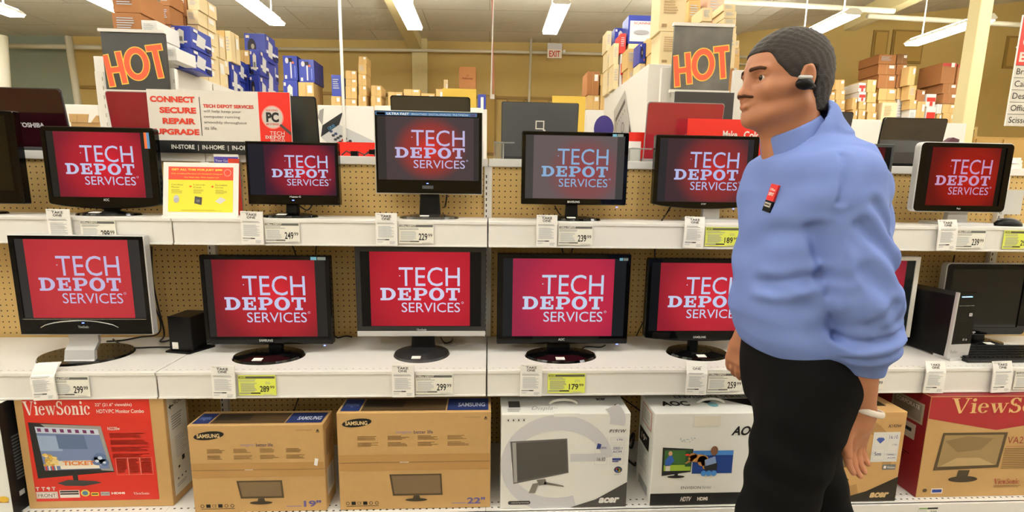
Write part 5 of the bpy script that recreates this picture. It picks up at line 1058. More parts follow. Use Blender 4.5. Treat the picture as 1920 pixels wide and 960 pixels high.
b.poly([(1.02, 2.0), (1.08, 1.9), (1.02, 1.4), (1.0, 1.55)], ink(70, 60, 46), 2); b.poly([(.62, 1.35), (1.0, 1.55), (1.02, 1.4), (.7, 1.2)], ink(150, 120, 70), 2)
for i in range(5): b.rect(.03+i*.09, .034+i*.09, 1.6, 2.2, LG, 1)
b.build('side_graphic', t)
# white posts beside the hot posters
def post(label, xa, xb2, Y, ytop, py=200): 
    t = thing('end_panel', label, 'display panel', (0, 0, 0), 0, 'white end panels beside the hot posters'); b = MB(); b.box(at(xa, py, Y=Y).x, at(xb2, py, Y=Y).x, Y, Y+.04, 0, at((xa+xb2)/2, ytop, Y=Y).z, HW); b.build('board', t, bevel=.003); b = MB()
    zz = 1.7; X = at(xb2, py, Y=Y).x-.012
    while zz < at((xa+xb2)/2, ytop, Y=Y).z-.05: b.box(X, X+.006, Y-.002, Y, zz, zz+.03, mat('slot_soft')); zz += .07
    b.build('slot', t)
post('white end panel left of the left hot poster', 184, 200, 1.9, 134); post('white end panel right of the left hot poster', 305, 333, 1.92, 128); post('white end panel left of the right hot poster', 1237, 1258, 1.6, 126); post('white end panel right of the right hot poster', 1372, 1393, 1.6, 131)
# hot posters
def poster(label, px, Y, c4, bg, two=None):
    q0 = at(px[0], px[3], Y=Y); q1 = at(px[1], px[2], Y=Y); W = q1.x-q0.x; H = q1.z-q0.z
    t = thing('hot_poster', label, 'poster', (q0.x, Y, q0.z), 0, 'hot posters')
    b = MB(); b.box(0, W, 0, .02, 0, H, bg); b.build('board', t)
    b = MB(); b.box(-.012, W+.006, -.012, .024, H, H+.022, HW); b.build('rail', t); b = MB(); b.box(-.01, W+.006, -.012, .02, -.022, 0, HW); b.build('rail', t)
    b = MB(); b.box(W*.15, W*.85, .024, .034, -q0.z, H*.9, HW); b.build('post', t)
    b = MB().on((0, -.001, 0)); b.lay = .0015; oy, orr = ink(246, 206, 96), ink(240, 100, 66)
    kc = [0]
    def letter(k, off, m):
        def R(x0, x1, y0, y1, rot, cx, cy): 
            pts = []
            for (x, y) in ((x0-off, y0-off), (x1+off, y0-off), (x1+off, y1+off), (x0-off, y1+off)):
                dx, dy = (x-cx), (y-cy); pts.append(((cx+dx*math.cos(rot)-dy*math.sin(rot)), (cy+dx*math.sin(rot)+dy*math.cos(rot))))
            # keep the letters on the board
            kc[0] += 1; b.poly([(min(max(p[0], .0), W), p[1]) for p in pts], m, k+.1*(kc[0] % 6))
        s = W/.455; rt = .14
        cx, cy = .085*s, .15*s
        R(.016*s, .046*s, .035*s, .25*s, rt, cx, cy); R(.112*s, .142*s, .045*s, .262*s, rt, cx, cy); R(.04*s, .12*s, .13*s, .158*s, rt, cx, cy)
        R(.335*s, .44*s, .295*s, .325*s, rt, .4*s, .2*s); R(.375*s, .405*s, .1*s, .31*s, rt, .4*s, .2*s)
        b.ringp(.238*s, .19*s, .086*s+off, .112*s+off, .055*s-off, .08*s-off, m, k)
    letter(1, .012, oy); letter(2, .004, orr); b.build('letters', t)
    return t, W, H, q0
blk = mat('poster_black', (44, 42, 40), rough=.35)
poster('black poster reading HOT in orange letters, at the left', (200, 308, 63, 168), 1.85, None, blk)
pt = mat('poster_smoky', (92, 88, 82), rough=.4, noise=.98, nscale=6)
poster('smoky grey poster reading HOT in orange letters, at the right', (1258, 1375, 52, 168), 1.5, None, pt)
q0 = at(1256, 290, Y=1.5); q1 = at(1372, 176, Y=1.5)
t = thing('lower_poster', 'lower black poster with red lettering under the right hot poster', 'poster', (q0.x, 1.46, 1.4)); W = q1.x-q0.x; H = q1.z-1.4
b = MB(); b.box(0, W, 0, .02, 0, H, blk); b.build('board', t); b = MB().on((0, -.001, 0)); b.lay = .002; b.text('HOT', W*.45, W*1.0, H*.45, H*.72, ink(206, 36, 36), 1, .05); b.rect(W*.84, W*.93, H*.5, H*.58, ink(240, 210, 80), 2); b.build('letters', t)

# ---- stock boxes
TAN = mat('stock_tan', (206, 172, 112), rough=.8, noise=.06, nscale=12); CRM = mat('stock_cream', (228, 208, 164), rough=.75, noise=.04, nscale=12); BRN = mat('stock_brown', (158, 106, 62), rough=.8, noise=.06, nscale=12)
BLU = mat('stock_blue', (40, 56, 152), rough=.35); WHT = mat('stock_white', (226, 224, 220), rough=.6); RDB = mat('stock_red', (200, 50, 40), rough=.5); DKB = mat('stock_dark', (126, 88, 52), rough=.8, noise=.06, nscale=12); PKB = mat('stock_pink', (222, 188, 164), rough=.8)
def decor(b, kind, W, H, D, seed):
    r = random.Random(seed); b.lay = .003
    if kind == 'plain' or kind is None:
        b.on((0, -.001, 0)); b.rect(W*.6, W*.9, H*.6, H*.88, PAPER); b.rect(W*.47, W*.5, 0, H, mat('tape_seam', (176, 140, 88)), .6)
    if kind == 'lines': b.on((0, -.001, 0)); b.lines(W*.15, W*.7, H*.85, H*.4, 7, ink(180, 150, 110)); b.rect(W*.1, W*.3, H*.1, H*.18, ink(160, 130, 90))
    if kind == 'printer':
        b.on((0, -.001, 0)); b.poly([(W*.3, H*.2), (W*.62, H*.15), (W*.66, H*.75), (W*.45, H*.86), (W*.3, H*.75)], ink(216, 214, 206), 1); b.rect(W*.05, W*.8, H*.22, H*.3, PW, .8); b.rect(W*.05, W*.2, H*.8, H*.92, PW); b.poly([(W*.36, H*.3), (W*.58, H*.28), (W*.58, H*.5), (W*.36, H*.5)], ink(120, 120, 118), 2); b.rect(W*.02, W*.3, H*.02, H*.16, ink(30, 30, 40), 1)
    if kind == 'chair':
        b.on((0, -.001, 0)); b.rect(W*.5, W*.6, H*.08, H*.75, ink(206, 206, 214)); b.ell(W*.28, H*.8, W*.12, H*.12, ink(200, 200, 206)); b.ell(W*.7, H*.72, W*.08, H*.05, ink(226, 110, 70)); b.rect(W*.4, W*.65, H*.74, H*.9, ink(30, 28, 36)); b.rect(W*.8, W*.86, H*.1, H*.6, ink(120, 140, 210)); b.rect(W*.1, W*.25, H*.05, H*.2, PW)
    if kind == 'dark':
        b.on((0, -.001, 0)); b.ell(W*.35, H*.5, W*.2, H*.3, ink(40, 36, 48)); b.rect(W*.08, W*.25, H*.82, H*.92, PW); b.ell(W*.4, H*.5, W*.08, H*.1, ink(150, 140, 130), 2); b.rect(W*.7, W*.85, H*.1, H*.2, ink(220, 130, 80))
    if kind == 'chart':
        b.on((0, -.001, 0)); b.rect(W*.06, W*.97, H*.08, H*.8, ink(220, 220, 224)); b.text('SCANNER', W*.2, W*.95, H*.68, H*.76, ink(200, 60, 50), 2); b.ell(W*.5, H*.4, W*.3, H*.08, ink(160, 160, 166), 2)
    if kind == 'white':
        b.on((0, -.001, 0)); b.lines(W*.15, W*.8, H*.8, H*.3, 5, LG)
    if kind == 'redwhite':
        b.on((0, -.001, 0)); b.rect(W*.05, W*.95, H*.4, H*.72, ink(206, 50, 40)); b.rect(W*.4, W*.7, H*.05, H*.38, ink(206, 60, 50)); b.rect(W*.15, W*.45, H*.78, H*.95, PAPER, 2)
    if kind == 'redtop':
        b.on((0, -.001, 0)); b.rect(0.001, W-.001, H*.82, H*.96, ink(176, 46, 36)); b.rect(W*.6, W*.85, H*.78, H*.99, PAPER, 2)
    if kind == 'logo':
        b.on((0, -.001, 0)); b.text('Fellowes', W*.2, W*.8, H*.42, H*.52, ink(110, 60, 36), 1, .03); b.ringp(W*.5, H*.6, W*.07, H*.05, W*.05, H*.035, ink(110, 60, 36), 1)
    if kind == 'side_labels' : b.on((0, -.001, 0)); b.rect(W*.2, W*.8, H*.6, H*.9, PAPER)
    b.off()
_sd = [0]
KN = {'plain': 'with a white label', 'lines': 'with small print', 'printer': 'with a printer picture', 'chair': 'with an upright machine picture', 'dark': 'with dark pictures', 'chart': 'with a scanner picture', 'white': 'with grey print', 'redwhite': 'with red stripes', 'redtop': 'with a red band', 'logo': 'with a brown maker mark', None: '', 'side_labels': 'with a label'}
CN = {TAN: 'tan', CRM: 'cream', BRN: 'brown', BLU: 'blue', WHT: 'white', RDB: 'red', DKB: 'dark brown', PKB: 'pinkish'}
HN = ['lowest', 'second up', 'third up', 'fourth up', 'fifth up', 'sixth up', 'seventh up']
_ST = []
def stack(where, xl, xr, Y, depth, base, tops, cols, kinds, group, dx=0): _ST.append([where, xl, xr, Y, depth, base, tops, cols, kinds, group])
def settle():
    X = lambda s, px: at(px, s[6][-1] if s[6][-1] > 0 else 60, Y=s[3]).x
    for a in _ST:
        xs = [at(px, ty, Y=a[3]).x for px in (a[1], a[2]) for ty in a[6]]; a.append((min(xs), max(xs)))
    for a in _ST:
        for c in _ST:
            if a is c or abs(a[5]-c[5]) > .5: continue
            if min(a[10][1], c[10][1])-max(a[10][0], c[10][0]) < -.004: continue
            if a[3] < c[3]-.03: a[4] = min(a[4], max(c[3]-a[3]-.02, .05))
    for a in _ST: build_stack(*a[:10])
def build_stack(where, xl, xr, Y, depth, base, tops, cols, kinds, group):
    """boxes piled at depth Y; tops = pixel heights of the box tops from the lowest up, base = real height of the surface below"""
    z = base; xm = (xl+xr)/2; n = len(tops)
    for i, (ty, c, kd) in enumerate(zip(tops, cols, kinds)):
        q0 = at(xl, ty, Y=Y); q1 = at(xr, ty, Y=Y); zt = at(xm, ty, Y=Y).z; W = q1.x-q0.x; H = zt-z-.002; _sd[0] += 1; j = (_sd[0]*37 % 11-5)*.0007; W -= .012; q0.x += .006
        if H < .02: continue
        t = thing('stock_box', '', 'box', (q0.x+j, Y+abs(j)*3, z), 0, group)
        pos = '' if n == 1 else (' topmost' if i == n-1 else ' '+HN[i])+' of its pile,'
        t['label'] = CN[c]+' carton'+(pos if n > 1 else '')+' '+where
        b = MB(); b.box(0, W, 0, depth-.01, 0, H, c); b.build('carton', t, bevel=.003)
        b = MB(); decor(b, kd or 'white', W, H, depth, _sd[0])
        if xl < 960 and c in (BLU, CRM, TAN) and Y < 6:
            b.on((W+.001, 0, 0), (0, 1, 0)); D = depth-.01; b.lay = .003
            if c is BLU: b.poly([(D*.2, H*.2), (D*.6, H*.15), (D*.7, H*.7), (D*.3, H*.8)], ink(206, 206, 206)); b.rect(D*.05, D*.95, H*.3, H*.42, ink(226, 226, 230), .7); b.rect(D*.7, D*.92, H*.1, H*.28, ink(30, 34, 70), 2); b.rect(D*.1, D*.3, H*.8, H*.93, PW, 2)
            else: b.rect(D*.55, D*.85, H*.5, H*.85, PAPER); b.rect(D*.47, D*.5, 0, H, mat('tape_seam', (176, 140, 88)), .6)
            b.off()
        if len(b.f): b.build('print', t)
        z = zt
GL = 'stock boxes on the left gondola'; GR = 'stock boxes on the right gondola'; GF = 'stock boxes on the racks along the back wall'
H_ = 2.4
stack('behind the left hot poster', 206, 262, 2.05, .5, H_, (68, 23, -20), (BRN, BRN, BRN), ('lines', None, None), GL)
stack('white pile right of the left hot poster', 262, 294, 2.05, .3, H_, (100, 70, 37), (WHT, WHT, WHT), ('white',)*3, GL)
stack('behind the blue printer boxes, left column', 296, 318, 2.5, .4, H_, (90, 45, 10, -15), (BRN, BRN, BRN, BRN), (None,)*4, GL)
stack('above the left hot poster edge', 306, 331, 2.07, .28, H_, (122, 88), (WHT, WHT), ('white', 'white'), GL)
stack('with printer pictures, nearest blue pile', 318, 357, 2.36, .32, H_, (88, 47), (BLU, BLU), ('printer', 'printer'), GL)
stack('in the tall brown pile behind the printer boxes', 308, 348, 2.72, .3, H_, (80, 47, 30, -12), (BRN, BRN, BRN, BRN), (None, None, None, 'plain'), GL)
stack('with cream sides beside the printer boxes', 348, 372, 2.72, .3, H_, (118, 97, 72, 45, 18, -10), (CRM,)*6, ('side_labels', None, None, None, None, None), GL)
stack('right of the cream column', 372, 384, 3.1, .25, H_, (98, 50), (CRM, BRN), (None, None), GL); stack('left of the tan column', 384, 397, 3.1, .25, H_, (102, 55), (CRM, CRM), (None, None), GL)
stack('low pair standing before the blue row', 382, 405, 3.37, .25, H_, (130, 102), (CRM, CRM), ('plain', 'plain'), GL)
stack('tan pile just before the blue row', 397, 420, 3.65, .2, H_, (120, 56), (TAN, TAN), ('lines', None), GL); stack('narrow cream column', 420, 432, 3.65, .2, H_, (115, 57), (BLU, CRM), ('dark', None), GL)
stack('at the front of the blue row', 408, 424, 3.88, .2, H_, (145, 112), (BLU, BLU), ('dark', 'printer'), GL); stack('second pile of the blue row', 424, 445, 3.88, .2, H_, (150, 110), (BLU, BLU), ('chair', 'dark'), GL)
stack('third pile of the blue row', 445, 466, 4.12, .2, H_, (148, 120, 93), (BLU, BLU, TAN), ('printer', 'dark', 'plain'), GL); stack('fourth pile of the blue row', 466, 486, 4.12, .25, H_, (140, 92), (BLU, BLU), ('dark', 'printer'), GL)
stack('tall pile near the far end of the blue row', 456, 497, 4.4, .3, H_, (112, 62), (BLU, BLU), ('chair', 'dark'), GL); stack('at the far end of the gondola', 486, 504, 4.75, .3, H_, (150, 108, 78), (BLU, BLU, BLU), ('dark', 'dark', 'dark'), GL)
# racks along the back wall
def rack(label, x0, x1, Y, h, d=1.0):
    t = thing('storage_rack', label, 'storage rack', (0, 0, 0)); b = MB()
    m_ = mat('rack_tan', (168, 140, 84), rough=.6)
    for xx in (x0, x1-.06):
        for yy in (Y, Y+d-.06): b.box(xx, xx+.06, yy, yy+.06, 0, h-.05, m_)
    b.build('posts', t); b = MB()
    for zz in (.4, 1.2, 2.0, h-.05): b.box(x0, x1, Y, Y+d, zz, zz+.05, m_)
    b.build('decks', t)
    b = MB()
    b.box(x0+.07, x1-.07, Y+.1, Y+d-.1, .45, h-.2, TAN); b.build('back_stock', t); return t
RY = 7.0; rh = at(650, 205, Y=RY).z
rack('tan storage rack under the far middle stock', at(520, 200, Y=RY).x, at(895, 200, Y=RY).x, RY, rh)
stack('beside the two tall blue machine boxes', 529, 557, RY+.05, .5, rh, (150, 104), (BLU, BLU), ('printer', 'chair'), GF); stack('under or at the right tall blue machine box', 558, 588, RY+.05, .5, rh, (154, 111), (TAN, BLU), ('plain', 'chair'), GF)
stack('left of the white ceiling pole', 620, 639, RY+.05, .4, rh, (180, 140), (TAN, BLU), ('plain', 'white'), GF)
stack('just right of the white ceiling pole', 647, 669, RY+.05, .4, rh, (185, 162, 148, 132), (TAN,)*4, ('plain',)*4, GF)
stack('in the narrow tall column', 671, 687, RY+.05, .35, rh, (178, 160, 139, 119, 105), (TAN,)*5, ('plain', 'plain', 'plain', None, 'plain'), GF)
stack('in the low column right of the narrow one', 695, 715, RY+.05, .4, rh, (180, 160), (TAN, TAN), ('plain', 'plain'), GF)
stack('low on the rack left of the pilaster', 727, 755, RY+.05, .4, rh, (172,), (TAN,), ('plain',), GF); stack('low before the pilaster', 756, 788, RY+.05, .4, rh, (180, 167), (CRM, TAN), ('plain', 'plain'), GF)
stack('low just right of the pilaster', 789, 816, RY+.05, .4, rh, (175,), (TAN,), ('plain',), GF); stack('low left of the maker-marked box', 817, 831, RY+.05, .4, rh, (167,), (TAN,), ('plain',), GF)
stack('standing upright left of the maker-marked box', 831, 840, RY+.55, .3, rh, (149,), (CRM,), ('plain',), GF)
stack('standing right of the wall pilaster', 860, 893, RY+.4, .4, rh, (166, 125), (TAN, BRN), (None, 'logo'), GF)
b = MB(); q0, q1 = at(896, 205, Y=6.5), at(911, 177, Y=6.5); b.box(q0.x, q1.x, 6.5, 6.8, 0, q1.z, BLU); b.box(q0.x+.05, q0.x+.1, 6.495, 6.5, 2.2, q1.z-.05, WHT); tag(b.build('blue_display'), 'narrow blue display with a white figure by the middle post', 'display')
rh2 = at(1115, 205, Y=5.5).z
rack('tan storage rack right of the exit sign', at(1098, 206, Y=5.5).x, at(1240, 206, Y=5.5).x, 5.5, rh2, .8)
stack('below and right of the exit sign', 1101, 1125, 5.55, .4, rh2, (178, 134), (TAN, BRN), ('plain', 'plain'), GF); stack('narrow pile beside the right gondola\'s far end', 1126, 1137, 5.55, .4, rh2, (160, 139), (TAN, TAN), ('plain', 'plain'), GF)
# right gondola stock
stack('at the far end of the right gondola', 1138, 1149, 2.98, .2, H_, (130, 95, 57), (CRM,)*3, (None,)*3, GR)
stack('left cream column of the right gondola', 1150, 1162, 2.74, .2, H_, (120, 80), (CRM, CRM), (None, None), GR); stack('behind the left cream column of the right gondola', 1152, 1177, 2.97, .2, H_, (88, 52), (TAN, BLU), (None, 'printer'), GR)
stack('slim pile with a red box, right gondola', 1163, 1176, 2.72, .22, H_, (100, 62), (WHT, RDB), ('redwhite', 'white'), GR)
stack('below the blue scanner box', 1177, 1200, 2.5, .2, H_, (128, 90), (TAN, TAN), (None, None), GR); stack('large scanner pile of the right gondola', 1178, 1230, 2.72, .24, H_, (82, 28), (CRM, BLU), (None, 'chart'), GR)
stack('with a blue box, beside the taped tan pile', 1199, 1213, 2.28, .2, H_, (118, 80), (CRM, BLU), (None, 'dark'), GR); stack('taped pile in the middle of the right gondola', 1213, 1226, 2.28, .2, H_, (105, 72), (CRM, TAN), (None, None), GR)
stack('near the large cream cartons', 1225, 1237, 2.05, .2, H_, (95, 62), (TAN, TAN), (None, None), GR)
stack('large, left of the right hot poster', 1238, 1290, 1.8, .22, H_, (59, -20), (CRM, CRM), ('lines', 'lines'), GR)
stack('behind the right hot poster, left', 1291, 1316, 2.04, .3, H_, (45, 0, -20), (TAN, TAN, TAN), (None,)*3, GR); stack('slim pile over the right hot poster', 1316, 1338, 1.8, .22, H_, (40, 14), (CRM, CRM), (None, None), GR)
stack('red and pinkish pile over the right hot poster', 1328, 1362, 2.04, .3, H_, (38, -15), (RDB, PKB), ('white', None), GR)
stack('cream column over the poster corner', 1357, 1383, 1.8, .22, H_, (62, 47, 34, 20, 6), (CRM,)*5, ('white',)*5, GR)
stack('peeping out right of the hot poster', 1376, 1389, 2.2, .3, 2.1, (105, 90, 75), (TAN, TAN, CRM), (None,)*3, GR)
b = MB(); b.box(1.96, 2.6, 2.15, 2.9, 0, 2.1, HW); tag(b.build('side_counter'), 'white counter hidden behind the right hot poster', 'counter')
b = MB(); b.box(XR1+.001, 2.7, 1.62, 1.98, 0, 2.4, HW) if False else None
# far right racks
RY2 = 6.6; rh3 = at(1700, 232, Y=RY2).z-.03
rack('tan storage rack under the far right stock', at(1395, 232, Y=RY2).x, at(1835, 232, Y=RY2).x, RY2, rh3)
R = RY2+.05; GQ = 'stock boxes on the far right rack'
stack('behind the man\'s neck', 1535, 1549, R, .4, rh3, (213, 190, 175, 158), (RDB, TAN, WHT, TAN), ('redwhite', 'plain', 'plain', 'plain'), GQ)
stack('two steps right of the man\'s nape', 1550, 1567, R, .4, rh3, (205, 185, 172), (TAN, TAN, TAN), ('plain',)*3, GQ); stack('three steps right of the man\'s nape', 1568, 1586, R, .4, rh3, (205, 187, 168, 149), (TAN,)*4, ('plain',)*4, GQ)
stack('short pile left of the red and white boxes', 1599, 1609, R, .4, rh3, (205, 183), (TAN, TAN), ('plain', 'plain'), GQ); stack('red and white column right of the man', 1611, 1625, R, .5, rh3, (205, 190, 172, 155), (TAN, TAN, WHT, WHT), ('plain', 'plain', 'redwhite', 'redwhite'), GQ)
stack('left of the big dark pile', 1627, 1645, R, .5, rh3, (210, 192, 173, 149), (TAN,)*4, ('plain',)*4, GQ)
stack('left half of the big dark pile', 1648, 1682, R+.2, .5, rh3, (188, 166, 140, 120, 102), (TAN, TAN, BRN, BRN, BRN), ('plain', 'plain', 'plain', 'plain', None), GQ)
stack('right half of the big dark pile', 1683, 1704, R+.2, .5, rh3, (186, 165, 140, 120, 101), (WHT, TAN, BRN, BRN, DKB), ('white', 'plain', 'plain', 'plain', 'plain'), GQ)
stack('before the big dark pile', 1655, 1684, R-.02, .2, rh3, (192,), (CRM,), ('lines',), GQ)
stack('narrow taped column right of the big dark pile', 1706, 1720, R, .4, rh3, (205, 187, 160, 124), (WHT, TAN, TAN, TAN), ('white', 'plain', None, 'plain'), GQ)
stack('right of the narrow taped column', 1721, 1737, R, .4, rh3, (190, 168), (TAN, BRN), ('plain', 'plain'), GQ); stack('red and white striped, left of the cream column', 1738, 1757, R, .4, rh3, (200, 176), (WHT, WHT), ('redwhite', 'redwhite'), GQ)
stack('slim pile left of the red-banded pile', 1758, 1768, R, .4, rh3, (213, 195), (TAN, WHT), ('plain', 'plain'), GQ); stack('red-banded pile left of the cream column', 1769, 1796, R, .5, rh3, (212, 195, 175, 157, 117), (TAN, TAN, BRN, BRN, BRN), ('plain', 'plain', 'plain', 'plain', 'redtop'), GQ)
stack('pile touching the cream column', 1797, 1822, R, .5, rh3, (205, 182, 158, 120), (TAN, BRN, BRN, BRN), ('plain', 'plain', None, 'redtop'), GQ)
settle()
# aisle sign at the right edge
q0 = at(1892, 236, Y=1.6); q1 = at(1913, 90, Y=1.6)
t = thing('aisle_sign', 'hanging red and white aisle sign cut by the right picture edge', 'sign', (at(1891, 200, Y=1.6).x, 1.6, q0.z)); H = q1.z-q0.z+.25; W = .55
b = MB(); b.box(0, W, 0, .012, 0, H, mat('aisle_white', (226, 222, 212), rough=.4)); b.build('board', t)
b = MB().on((0, -.001, 0)); hz = (at(1900, 122, Y=1.6).z-q0.z); b.rect(0, W, hz, H, mat('sign_red')); b.text('Calculators', .03, .5, hz+.14, hz+.22, PW, 2, .03); b.text('Binders', .02, .4, hz+.025, hz+.1, PW, 2, .03)
for i, s_ in enumerate(('Scissors', 'Office Basics', 'Desk Access.', 'Calendars', 'Briefcases')):
    v0 = hz*i/5; b.rect(0, W, v0+hz/5-.003, v0+hz/5, DK, 2); b.line(s_, .018, v0+hz*.05, hz*.1, DK, 2, 0)
b.build('print', t)
b = MB()
for u in (.1, .45): b.tube([(u, .006, H), (u, .006, 4.9-q0.z)], .003, mat('grey_metal'), 6)
b.build('wire', t)
b = MB(); q = at(1787, 262, Y=.25); b.prism([(q.x-.03, TZ), (q.x+.03, TZ), (q.x+.035, TZ+.16), (q.x, q.z+.012), (q.x-.03, q.z-.01)], .25, .28, mat('maroon_cloth', (74, 34, 48), rough=.7)); tag(b.build('maroon_pouch'), 'small dark maroon pouch standing behind the silver-rimmed monitor', 'pouch')
# ================================================================== the man walking past
def s_ell(p, c, r):
    q = (p-np.array(c, np.float32))/np.array(r, np.float32); k0 = np.sqrt((q*q).sum(-1)); return (k0-1)*min(r)*1.0 if False else _ell2(p, c, r, k0)
def _ell2(p, c, r, k0):
    q = (p-np.array(c, np.float32))/(np.array(r, np.float32)**2); k1 = np.sqrt((q*q).sum(-1))+1e-9; return k0*(k0-1)/k1
def s_cap(p, a, b, ra, rb=None):
    rb = ra if rb is None else rb; a = np.array(a, np.float32); b = np.array(b, np.float32); ba = b-a; pa = p-a
    h = np.clip((pa*ba).sum(-1)/max(float((ba*ba).sum()), 1e-12), 0, 1); d = pa-h[..., None]*ba
    return np.sqrt((d*d).sum(-1))-(ra+(rb-ra)*h)
def smin(a, b, k):
    h = np.clip(.5+.5*(b-a)/k, 0, 1); return b*(1-h)+a*h-k*h*(1-h)
def smax(a, b, k): return -smin(-a, -b, k)
def s_loft(p, rows, pw=2.3):
    """column of superellipse sections: rows = (z, cx, cy, rx, ry) from top to bottom"""
    R = np.array(sorted(rows), np.float32); z = p[..., 2]; cx, cy, rx, ry = (np.interp(z, R[:, 0], R[:, i]) for i in (1, 2, 3, 4))
    u = np.abs((p[..., 0]-cx)/rx); v = np.abs((p[..., 1]-cy)/ry); k = (u**pw+v**pw)**(1/pw)
    d = (k-1)*np.minimum(rx, ry)*.9; return np.maximum(d, np.maximum(z-R[-1, 0], R[0, 0]-z))
def s_poly(p, pts):
    """signed distance to a polygon in x,z"""
    x, z = p[..., 0], p[..., 2]; n = len(pts); d = np.full(x.shape, 1e9, np.float32); s = np.ones(x.shape, np.float32)
    for i in range(n):
        a, b = pts[i], pts[i-1]; ex, ez = b[0]-a[0], b[1]-a[1]; wx, wz = x-a[0], z-a[1]
        h = np.clip((wx*ex+wz*ez)/(ex*ex+ez*ez), 0, 1); bx, bz = wx-ex*h, wz-ez*h; d = np.minimum(d, bx*bx+bz*bz)
        c1 = z >= a[1]; c2 = z < b[1]; c3 = ex*wz > ez*wx; flip = (c1 & c2 & c3) | (~c1 & ~c2 & ~c3); s = np.where(flip, -s, s)
    return s*np.sqrt(d)
def surface(fn, lo, hi, h, name, m, parent, smooth_it=1, fine=None):
    # spacing may be finer between given limits along each axis
    axs = []
    for a_ in range(3):
        x = float(lo[a_]); A = [x]
        while x < hi[a_]:
            st = h
            for (r0, r1, hh) in (fine[a_] if fine else ()):
                if r0 <= x < r1: st = min(st, hh)
            x += st; A.append(x)
        axs.append(np.array(A, np.float32))
    n = [len(a_) for a_ in axs]; B = 16; vals = np.ones(tuple(n), np.float32)
    for i in range(0, n[0], B):
        for j in range(0, n[1], B):
            for k in range(0, n[2], B):
                sl = (slice(i, min(i+B, n[0])), slice(j, min(j+B, n[1])), slice(k, min(k+B, n[2])))
                ax3 = [axs[q_][s_] for q_, s_ in enumerate(sl)]
                c = np.array([(q_[0]+q_[-1])/2 for q_ in ax3]); half = math.sqrt(sum(((q_[-1]-q_[0])/2+h)**2 for q_ in ax3))
                dc = float(fn(c[None, :].astype(np.float32))[0]); rad = half*1.5+.02
                if abs(dc) > rad: vals[sl] = dc; continue
                g = np.stack(np.meshgrid(*ax3, indexing='ij'), -1).astype(np.float32)
                vals[sl] = fn(g)
    neg = vals < 0; cn = tuple(x-1 for x in n); cnt = np.zeros(cn, np.int8)
    offs = [(a, b, c) for a in (0, 1) for b in (0, 1) for c in (0, 1)]
    for o in offs: cnt += neg[o[0]:o[0]+cn[0], o[1]:o[1]+cn[1], o[2]:o[2]+cn[2]]
    act = (cnt > 0) & (cnt < 8); idx = -np.ones(cn, np.int64); cells = np.argwhere(act); idx[act] = np.arange(len(cells))
    acc = np.zeros((len(cells), 3)); num = np.zeros(len(cells))
    for o in offs:
        for ax in range(3):
            if o[ax]: continue
            o2 = list(o); o2[ax] = 1
            va = vals[cells[:, 0]+o[0], cells[:, 1]+o[1], cells[:, 2]+o[2]]; vb = vals[cells[:, 0]+o2[0], cells[:, 1]+o2[1], cells[:, 2]+o2[2]]
            mk = (va < 0) != (vb < 0); t = np.where(mk, va/np.where(mk, va-vb, 1), 0); pt = np.array(o, float)[None, :].repeat(len(cells), 0); pt[:, ax] += t
            acc += pt*mk[:, None]; num += mk
    V = cells+acc/num[:, None]; V = np.stack([np.interp(V[:, a_], np.arange(n[a_]), axs[a_]) for a_ in range(3)], 1); F = []
    for ax in range(3):
        a1, a2 = (ax+1) % 3, (ax+2) % 3; sl0 = [slice(None)]*3; sl1 = [slice(None)]*3; sl0[ax] = slice(0, -1); sl1[ax] = slice(1, None)
        e = neg[tuple(sl0)] != neg[tuple(sl1)]; E_ = np.argwhere(e); ok = (E_[:, a1] > 0) & (E_[:, a2] > 0) & (E_[:, a1] < cn[a1]) & (E_[:, a2] < cn[a2]) & (E_[:, ax] < cn[ax]); E_ = E_[ok]
        def ci(d1, d2):
            q = E_.copy(); q[:, a1] -= d1; q[:, a2] -= d2; return idx[q[:, 0], q[:, 1], q[:, 2]]
        q = np.stack([ci(1, 1), ci(0, 1), ci(0, 0), ci(1, 0)], 1); fl = neg[E_[:, 0], E_[:, 1], E_[:, 2]]; q[~fl] = q[~fl][:, ::-1]; F.append(q[(q >= 0).all(1)])
    F = np.concatenate(F)
    for _ in range(smooth_it):
        S = np.zeros_like(V); N = np.zeros(len(V))
        for a, b in ((0, 1), (1, 2), (2, 3), (3, 0)):
            np.add.at(S, F[:, a], V[F[:, b]]); np.add.at(N, F[:, a], 1); np.add.at(S, F[:, b], V[F[:, a]]); np.add.at(N, F[:, b], 1)
        V = V*.4+.6*S/N[:, None]
    me = bpy.data.meshes.new(name); me.vertices.add(len(V)); me.vertices.foreach_set('co', V.astype(np.float32).ravel()); me.loops.add(4*len(F)); me.loops.foreach_set('vertex_index', F.astype(np.int32).ravel())
    me.polygons.add(len(F)); me.polygons.foreach_set('loop_start', np.arange(0, 4*len(F), 4, dtype=np.int32)); me.polygons.foreach_set('use_smooth', np.ones(len(F), bool)); me.update(calc_edges=True); me.validate()
    me.materials.append(m); o = bpy.data.objects.new(name, me); C.objects.link(o); o.parent = parent
    if parent: o.location = -Vector(parent.location)
    return o
YM = -.95
def K(px, py, Y=YM): q = at(px, py, Y=Y); return (q.x, q.y, q.z)
man = thing('person', 'man with short dark hair walking left in a blue shirt and black trousers', 'person', (.82, YM, 0))
skin = mat('skin', (168, 114, 84), rough=.5, spec=.4, noise=.08, nscale=14)
ss = skin.node_tree.nodes['Principled BSDF']; ss.inputs['Subsurface Weight'].default_value = .08; ss.inputs['Subsurface Radius'].default_value = (.01, .004, .002)
hairm = mat('hair', (38, 31, 27), rough=.6, noise=.5, nscale=60, stretch=(1, 1, 6), bump=.6, bscale=160)
